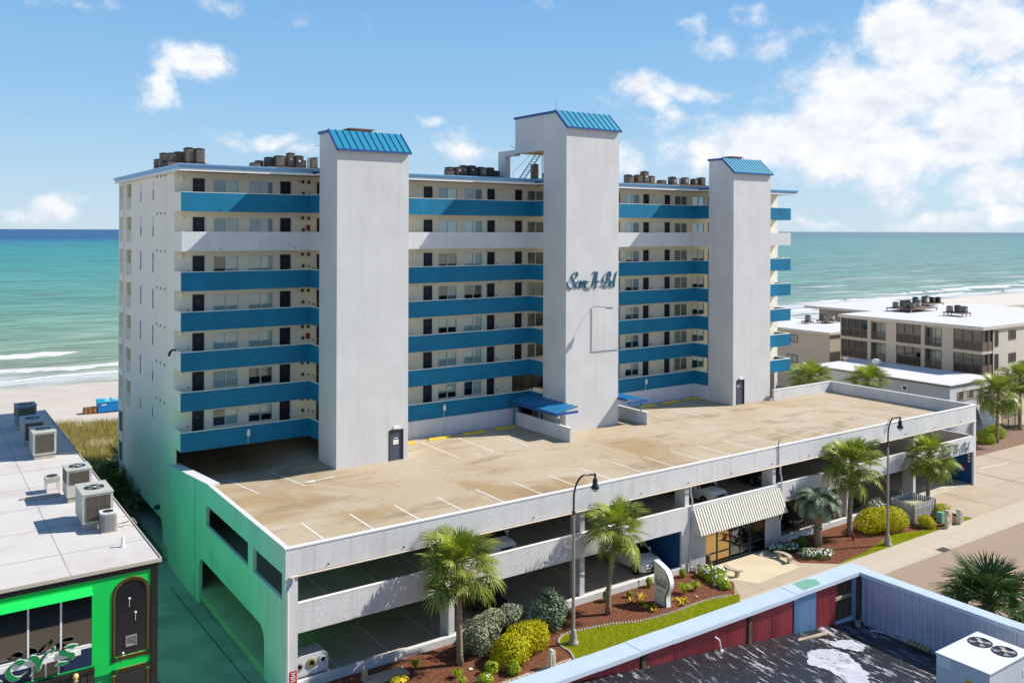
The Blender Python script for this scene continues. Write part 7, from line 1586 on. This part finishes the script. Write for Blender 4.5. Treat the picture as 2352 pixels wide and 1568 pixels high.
# ---------------------------------------------------------------- cars
TYRE = mat('tyre', (0.012,0.012,0.012), 0.85); RIM = mat('rim', (0.30,0.30,0.31), 0.3, metal=0.8); CGL = mat('car_glass', (0.008,0.010,0.012), 0.06, spec=0.7); HEADL = mat('headlamp', (0.55,0.58,0.6), 0.08, spec=0.8); CHROME = mat('chrome', (0.6,0.6,0.62), 0.15, metal=1.0)
def car(loc, rz_, col, label, kind='suv', name='parked_car'):
    """nose towards local -Y"""
    t = thing(name, label, 'car', loc, 'cars parked in the garage', rz_); L_, W, H = (4.4,1.82,1.65) if kind == 'suv' else (4.7,1.82,1.45)
    hood, belt = (1.02,1.06) if kind == 'suv' else (0.88,0.95)
    P = mat('car_paint_%d'%len(MATS), col, 0.28, metal=0.0, spec=0.6); P.node_tree.nodes['Principled BSDF'].inputs['Coat Weight'].default_value = 0.6
    def part(mb, nm, mt, par=None): o = bpy.data.objects.new(nm, mb.mesh(nm, mt)); COL.objects.link(o); o.parent = par or t; return o
    # lower body: lofted stations along the length (y, half width, z low, z high)
    stn = [(-L_/2,W*0.36,0.38,hood-0.30),(-L_/2+0.12,W*0.43,0.30,hood-0.12),(-L_/2+0.45,W*0.485,0.25,hood-0.03),(-L_/2+1.25,W*0.5,0.24,hood+0.03),(-0.2,W*0.5,0.24,belt),(L_/2-0.7,W*0.5,0.25,belt+0.03),(L_/2-0.15,W*0.47,0.30,belt+0.0),(L_/2,W*0.42,0.40,belt-0.12)]
    m = MB(); m.smooth = True; rings = []
    for y, w, z0, z1 in stn:
        h = z1-z0; rings.append([(-w*0.92,y,z0),(-w,y,z0+0.18*h),(-w*1.0,y,z0+0.62*h),(-w*0.93,y,z1-0.05),(-w*0.80,y,z1),(0,y,z1+0.025),(w*0.80,y,z1),(w*0.93,y,z1-0.05),(w,y,z0+0.62*h),(w,y,z0+0.18*h),(w*0.92,y,z0)])
    n = len(rings[0]); vs = [p for r_ in rings for p in r_]; fs = []
    for i in range(len(rings)-1):
        for j in range(n): fs.append((i*n+j,(i+1)*n+j,(i+1)*n+(j+1)%n,i*n+(j+1)%n)[::-1])
    fs += [tuple(range(n)),tuple(range((len(rings)-1)*n,len(rings)*n))[::-1]]; m.add(vs, fs); part(m, 'body', P)
    # greenhouse: glass with painted roof and pillars
    y0, y1, y2, y3 = (-L_/2+1.15,-L_/2+1.85,L_/2-0.55,L_/2-0.15) if kind == 'suv' else (-L_/2+1.25,-L_/2+2.05,L_/2-1.35,L_/2-0.6)
    wb, wt = W*0.455, W*0.37; zt = H-0.05
    g = MB(); g.add([(-wb,y0,belt-0.02),(wb,y0,belt-0.02),(wb,y3,belt),(-wb,y3,belt),(-wt,y1,zt),(wt,y1,zt),(wt,y2,zt),(-wt,y2,zt)], [(0,1,5,4),(1,2,6,5),(2,3,7,6),(3,0,4,7),(4,5,6,7)]); part(g, 'windows', CGL)
    rf = MB(); rf.smooth = True; k = 6; vs = []
    for i in range(k+1):
        y = y1-0.08+(y2+0.1-y1+0.08)*i/k; b_ = 0.05*math.sin(math.pi*i/k); vs += [(-wt-0.04,y,zt-0.02),(-wt*0.7,y,zt+0.035+b_),(0,y,zt+0.05+b_),(wt*0.7,y,zt+0.035+b_),(wt+0.04,y,zt-0.02)]
    fs = []
    for i in range(k):
        for j in range(4): fs.append((i*5+j,i*5+j+1,(i+1)*5+j+1,(i+1)*5+j))
    rf.add(vs, fs); part(rf, 'roof', P)
    pl = MB()
    for s in (-1,1):
        for ya, yb in ((y0,y1),(y3,y2),(-0.05 if kind == 'suv' else 0.1,0.0 if kind == 'suv' else 0.12)): pl.tube([(s*(wb+0.005),ya,belt),(s*(wt+0.01),yb,zt)],0.035,5)
    part(pl, 'pillars', P)
    for s in (-1,1):
        for y in (-L_/2+0.82,L_/2-0.85):
            w = MB(); w.lathe((0,0,0),[(0.20,-0.1),(0.34,-0.1),(0.345,0.0),(0.34,0.1),(0.20,0.1)],18); o = part(w, 'wheel', TYRE); o.location = (s*W*0.455,y,0.345); o.rotation_euler = (0,R(90),0)
            r_ = MB(); r_.lathe((0,0,0),[(0.215,-0.105),(0.20,-0.112),(0.05,-0.108),(0.05,0.108),(0.20,0.112),(0.215,0.105)],14); o2 = part(r_, 'rim', RIM, o)
            ar = MB(); ar.lathe((s*(W*0.5-0.015),y,0.0),[(0.01,0)],3) if False else None
        hl = MB(); hl.add([(s*W*0.20,-L_/2-0.005,hood-0.33),(s*W*0.40,-L_/2+0.10,hood-0.30),(s*W*0.455,-L_/2+0.34,hood-0.16),(s*W*0.43,-L_/2+0.14,hood-0.15),(s*W*0.22,-L_/2+0.02,hood-0.20)], [(0,1,2,3,4) if s > 0 else (4,3,2,1,0)]); part(hl, 'headlight', HEADL)
        mi = MB(); mi.cbox((s*(W*0.5+0.10),y0+0.35,belt+0.08),(0.2,0.12,0.14)); part(mi, 'mirror', P)
    gr = MB(); gr.box(-W*0.21,W*0.21,-L_/2-0.03,-L_/2+0.02,hood-0.36,hood-0.21); part(gr, 'grille', MATS['black_rubber'])
    for i in range(7): q = MB(); q.box(-W*0.19+i*W*0.06,-W*0.165+i*W*0.06,-L_/2-0.04,-L_/2-0.03,hood-0.35,hood-0.22); part(q, 'grille_bar', CHROME)
    lo = MB(); lo.box(-W*0.34,W*0.34,-L_/2-0.012,-L_/2+0.05,0.42,0.54); part(lo, 'air_intake', MATS['black_rubber'])
    return t
WP = (0.84,0.84,0.83); KP = (0.012,0.012,0.014)
car((24.9,3.0,-0.42),0.0,WP,'white jeep like car on the ground level behind the signboard')
car((13.5,3.3,2.80),0.0,WP,'white car on the upper level behind the nearest palm')
car((31.7,3.4,2.80),0.0,WP,'white car on the upper level above the lobby awning')
car((12.9,3.2,-0.42),0.0,KP,'black car on the ground level behind the silvery shrubs','sedan'); car((39.9,3.1,-0.42),0.0,KP,'black car with bright grille behind the pindo palm')
car((38.2,4.6,2.80),0.0,(0.02,0.02,0.025),'dark car on the upper level right of the white one above the awning'); car((47.6,3.6,-0.42),0.0,KP,'dark car on the ground level left of the second street lamp','sedan')

# ---------------------------------------------------------------- beach hut box, timber stack, bathers
BXB = mat('box_blue', (0.0,0.16,0.46), 0.55); t = thing('beach_box', 'bright blue beach storage box numbered 29', 'box', (6.8,81.6,-1.3))
MB().box(5.1,8.6,81.0,82.2,-1.3,-0.15).build('body', BXB, t); MB().prism([(80.95,-0.149),(82.25,-0.149),(82.25,0.2)][::-1] if False else [(80.95,-0.149),(82.25,-0.149),(82.25,0.22),(80.95,-0.06)][::-1],'x',5.05,8.65).build('lid', mat('lid_teal', (0.01,0.28,0.42), 0.5), t)
def lidp(u, v, d): return (5.95+u, 81.0+v, -0.05+0.2154*v+0.02+d)
script([[(0.0,0.85),(0.25,1.1),(0.5,0.85),(0.1,0.25)],[(0.05,0.2),(0.65,0.2)]],0.16,R(20),0.01,lidp).build('number', SIGNW, t); script([[(1.5,0.8),(1.25,1.05),(1.0,0.8),(1.25,0.6),(1.5,0.8)],[(1.5,0.8),(1.45,0.4),(1.1,0.2)]],0.16,R(20),0.01,lidp).build('number', SIGNW, t)
for x in (5.5,7.7): MB().box(x,x+0.6,80.985,80.999,-0.45,-0.33).build('handle_plate', SIGNW, t)
t = thing('timber_stack', 'orange brown wooden slatted box beside the blue beach box', 'box', (4.3,81.4,-1.3))
for i in range(9): MB().prism([(3.35+i*0.18,-1.3),(3.47+i*0.18,-1.3),(3.55+i*0.165,-0.62),(3.45+i*0.165,-0.62)],'y',81.0,81.06).build('slat', mat('slat_o%d'%i, (0.42,0.17,0.05) if i%3 else (0.16,0.06,0.02), 0.8), t)
MB().box(3.5,4.98,81.07,82.0,-1.3,-0.64).build('crate', mat('crate_dark', (0.12,0.06,0.03), 0.8), t)
def person(loc, rz_, label, col, skin):
    me = bpy.data.meshes.new('person'); V_ = [(0,0,0.92),(0,0,1.15),(0,0,1.38),(0,0,1.50),(0,0.01,1.66),(-0.10,0,0.88),(-0.11,-0.02,0.48),(-0.12,0.02,0.05),(0.10,0,0.88),(0.12,0.05,0.48),(0.13,0.0,0.05),(-0.19,0,1.40),(-0.25,0.02,1.13),(-0.22,-0.12,0.92),(0.19,0,1.40),(0.25,0.02,1.13),(0.22,-0.10,0.92),(-0.12,-0.12,0.02),(0.13,-0.14,0.02)]
    E_ = [(0,1),(1,2),(2,3),(3,4),(0,5),(5,6),(6,7),(0,8),(8,9),(9,10),(2,11),(11,12),(12,13),(2,14),(14,15),(15,16),(7,17),(10,18)]; rad = [0.14,0.12,0.15,0.06,0.11,0.095,0.065,0.045,0.095,0.065,0.045,0.06,0.045,0.035,0.06,0.045,0.035,0.035,0.035]
    me.from_pydata(V_, E_, []); o = bpy.data.objects.new('person', me); COL.objects.link(o); o.location = loc; o.rotation_euler = (0,0,rz_)
    md = o.modifiers.new('skin','SKIN'); md2 = o.modifiers.new('sub','SUBSURF'); md2.levels = 1; md2.render_levels = 1
    for i, v in enumerate(me.skin_vertices[0].data): v.radius = (rad[i],rad[i]); v.use_root = (i == 0)
    me.materials.append(skin); tag(o, label, 'person')
    s = MB(); s.smooth = True; s.lathe((0,0,0),[(0.17,0.55),(0.19,0.75),(0.175,0.98)],12,cap=False); c = bpy.data.objects.new('shorts', s.mesh('shorts', col)); COL.objects.link(c); c.parent = o
    s = MB(); s.smooth = True; s.lathe((0,0.02,1.66),[(0.118,0.0),(0.122,0.06),(0.08,0.12),(0.01,0.135)],12,cap=False); c = bpy.data.objects.new('hair', s.mesh('hair', MATS['black_rubber'])); COL.objects.link(c); c.parent = o
SKIN = mat('skin', (0.42,0.24,0.16), 0.6)
person((221.5,133,-2.75),0.4,'left one of two bathers standing in dark shorts in the shallows',mat('shorts_navy', (0.02,0.025,0.05), 0.8),SKIN); person((223.6,133.4,-2.75),-0.3,'right one of two bathers standing in the shallows',mat('shorts_red', (0.12,0.02,0.03), 0.8),SKIN)
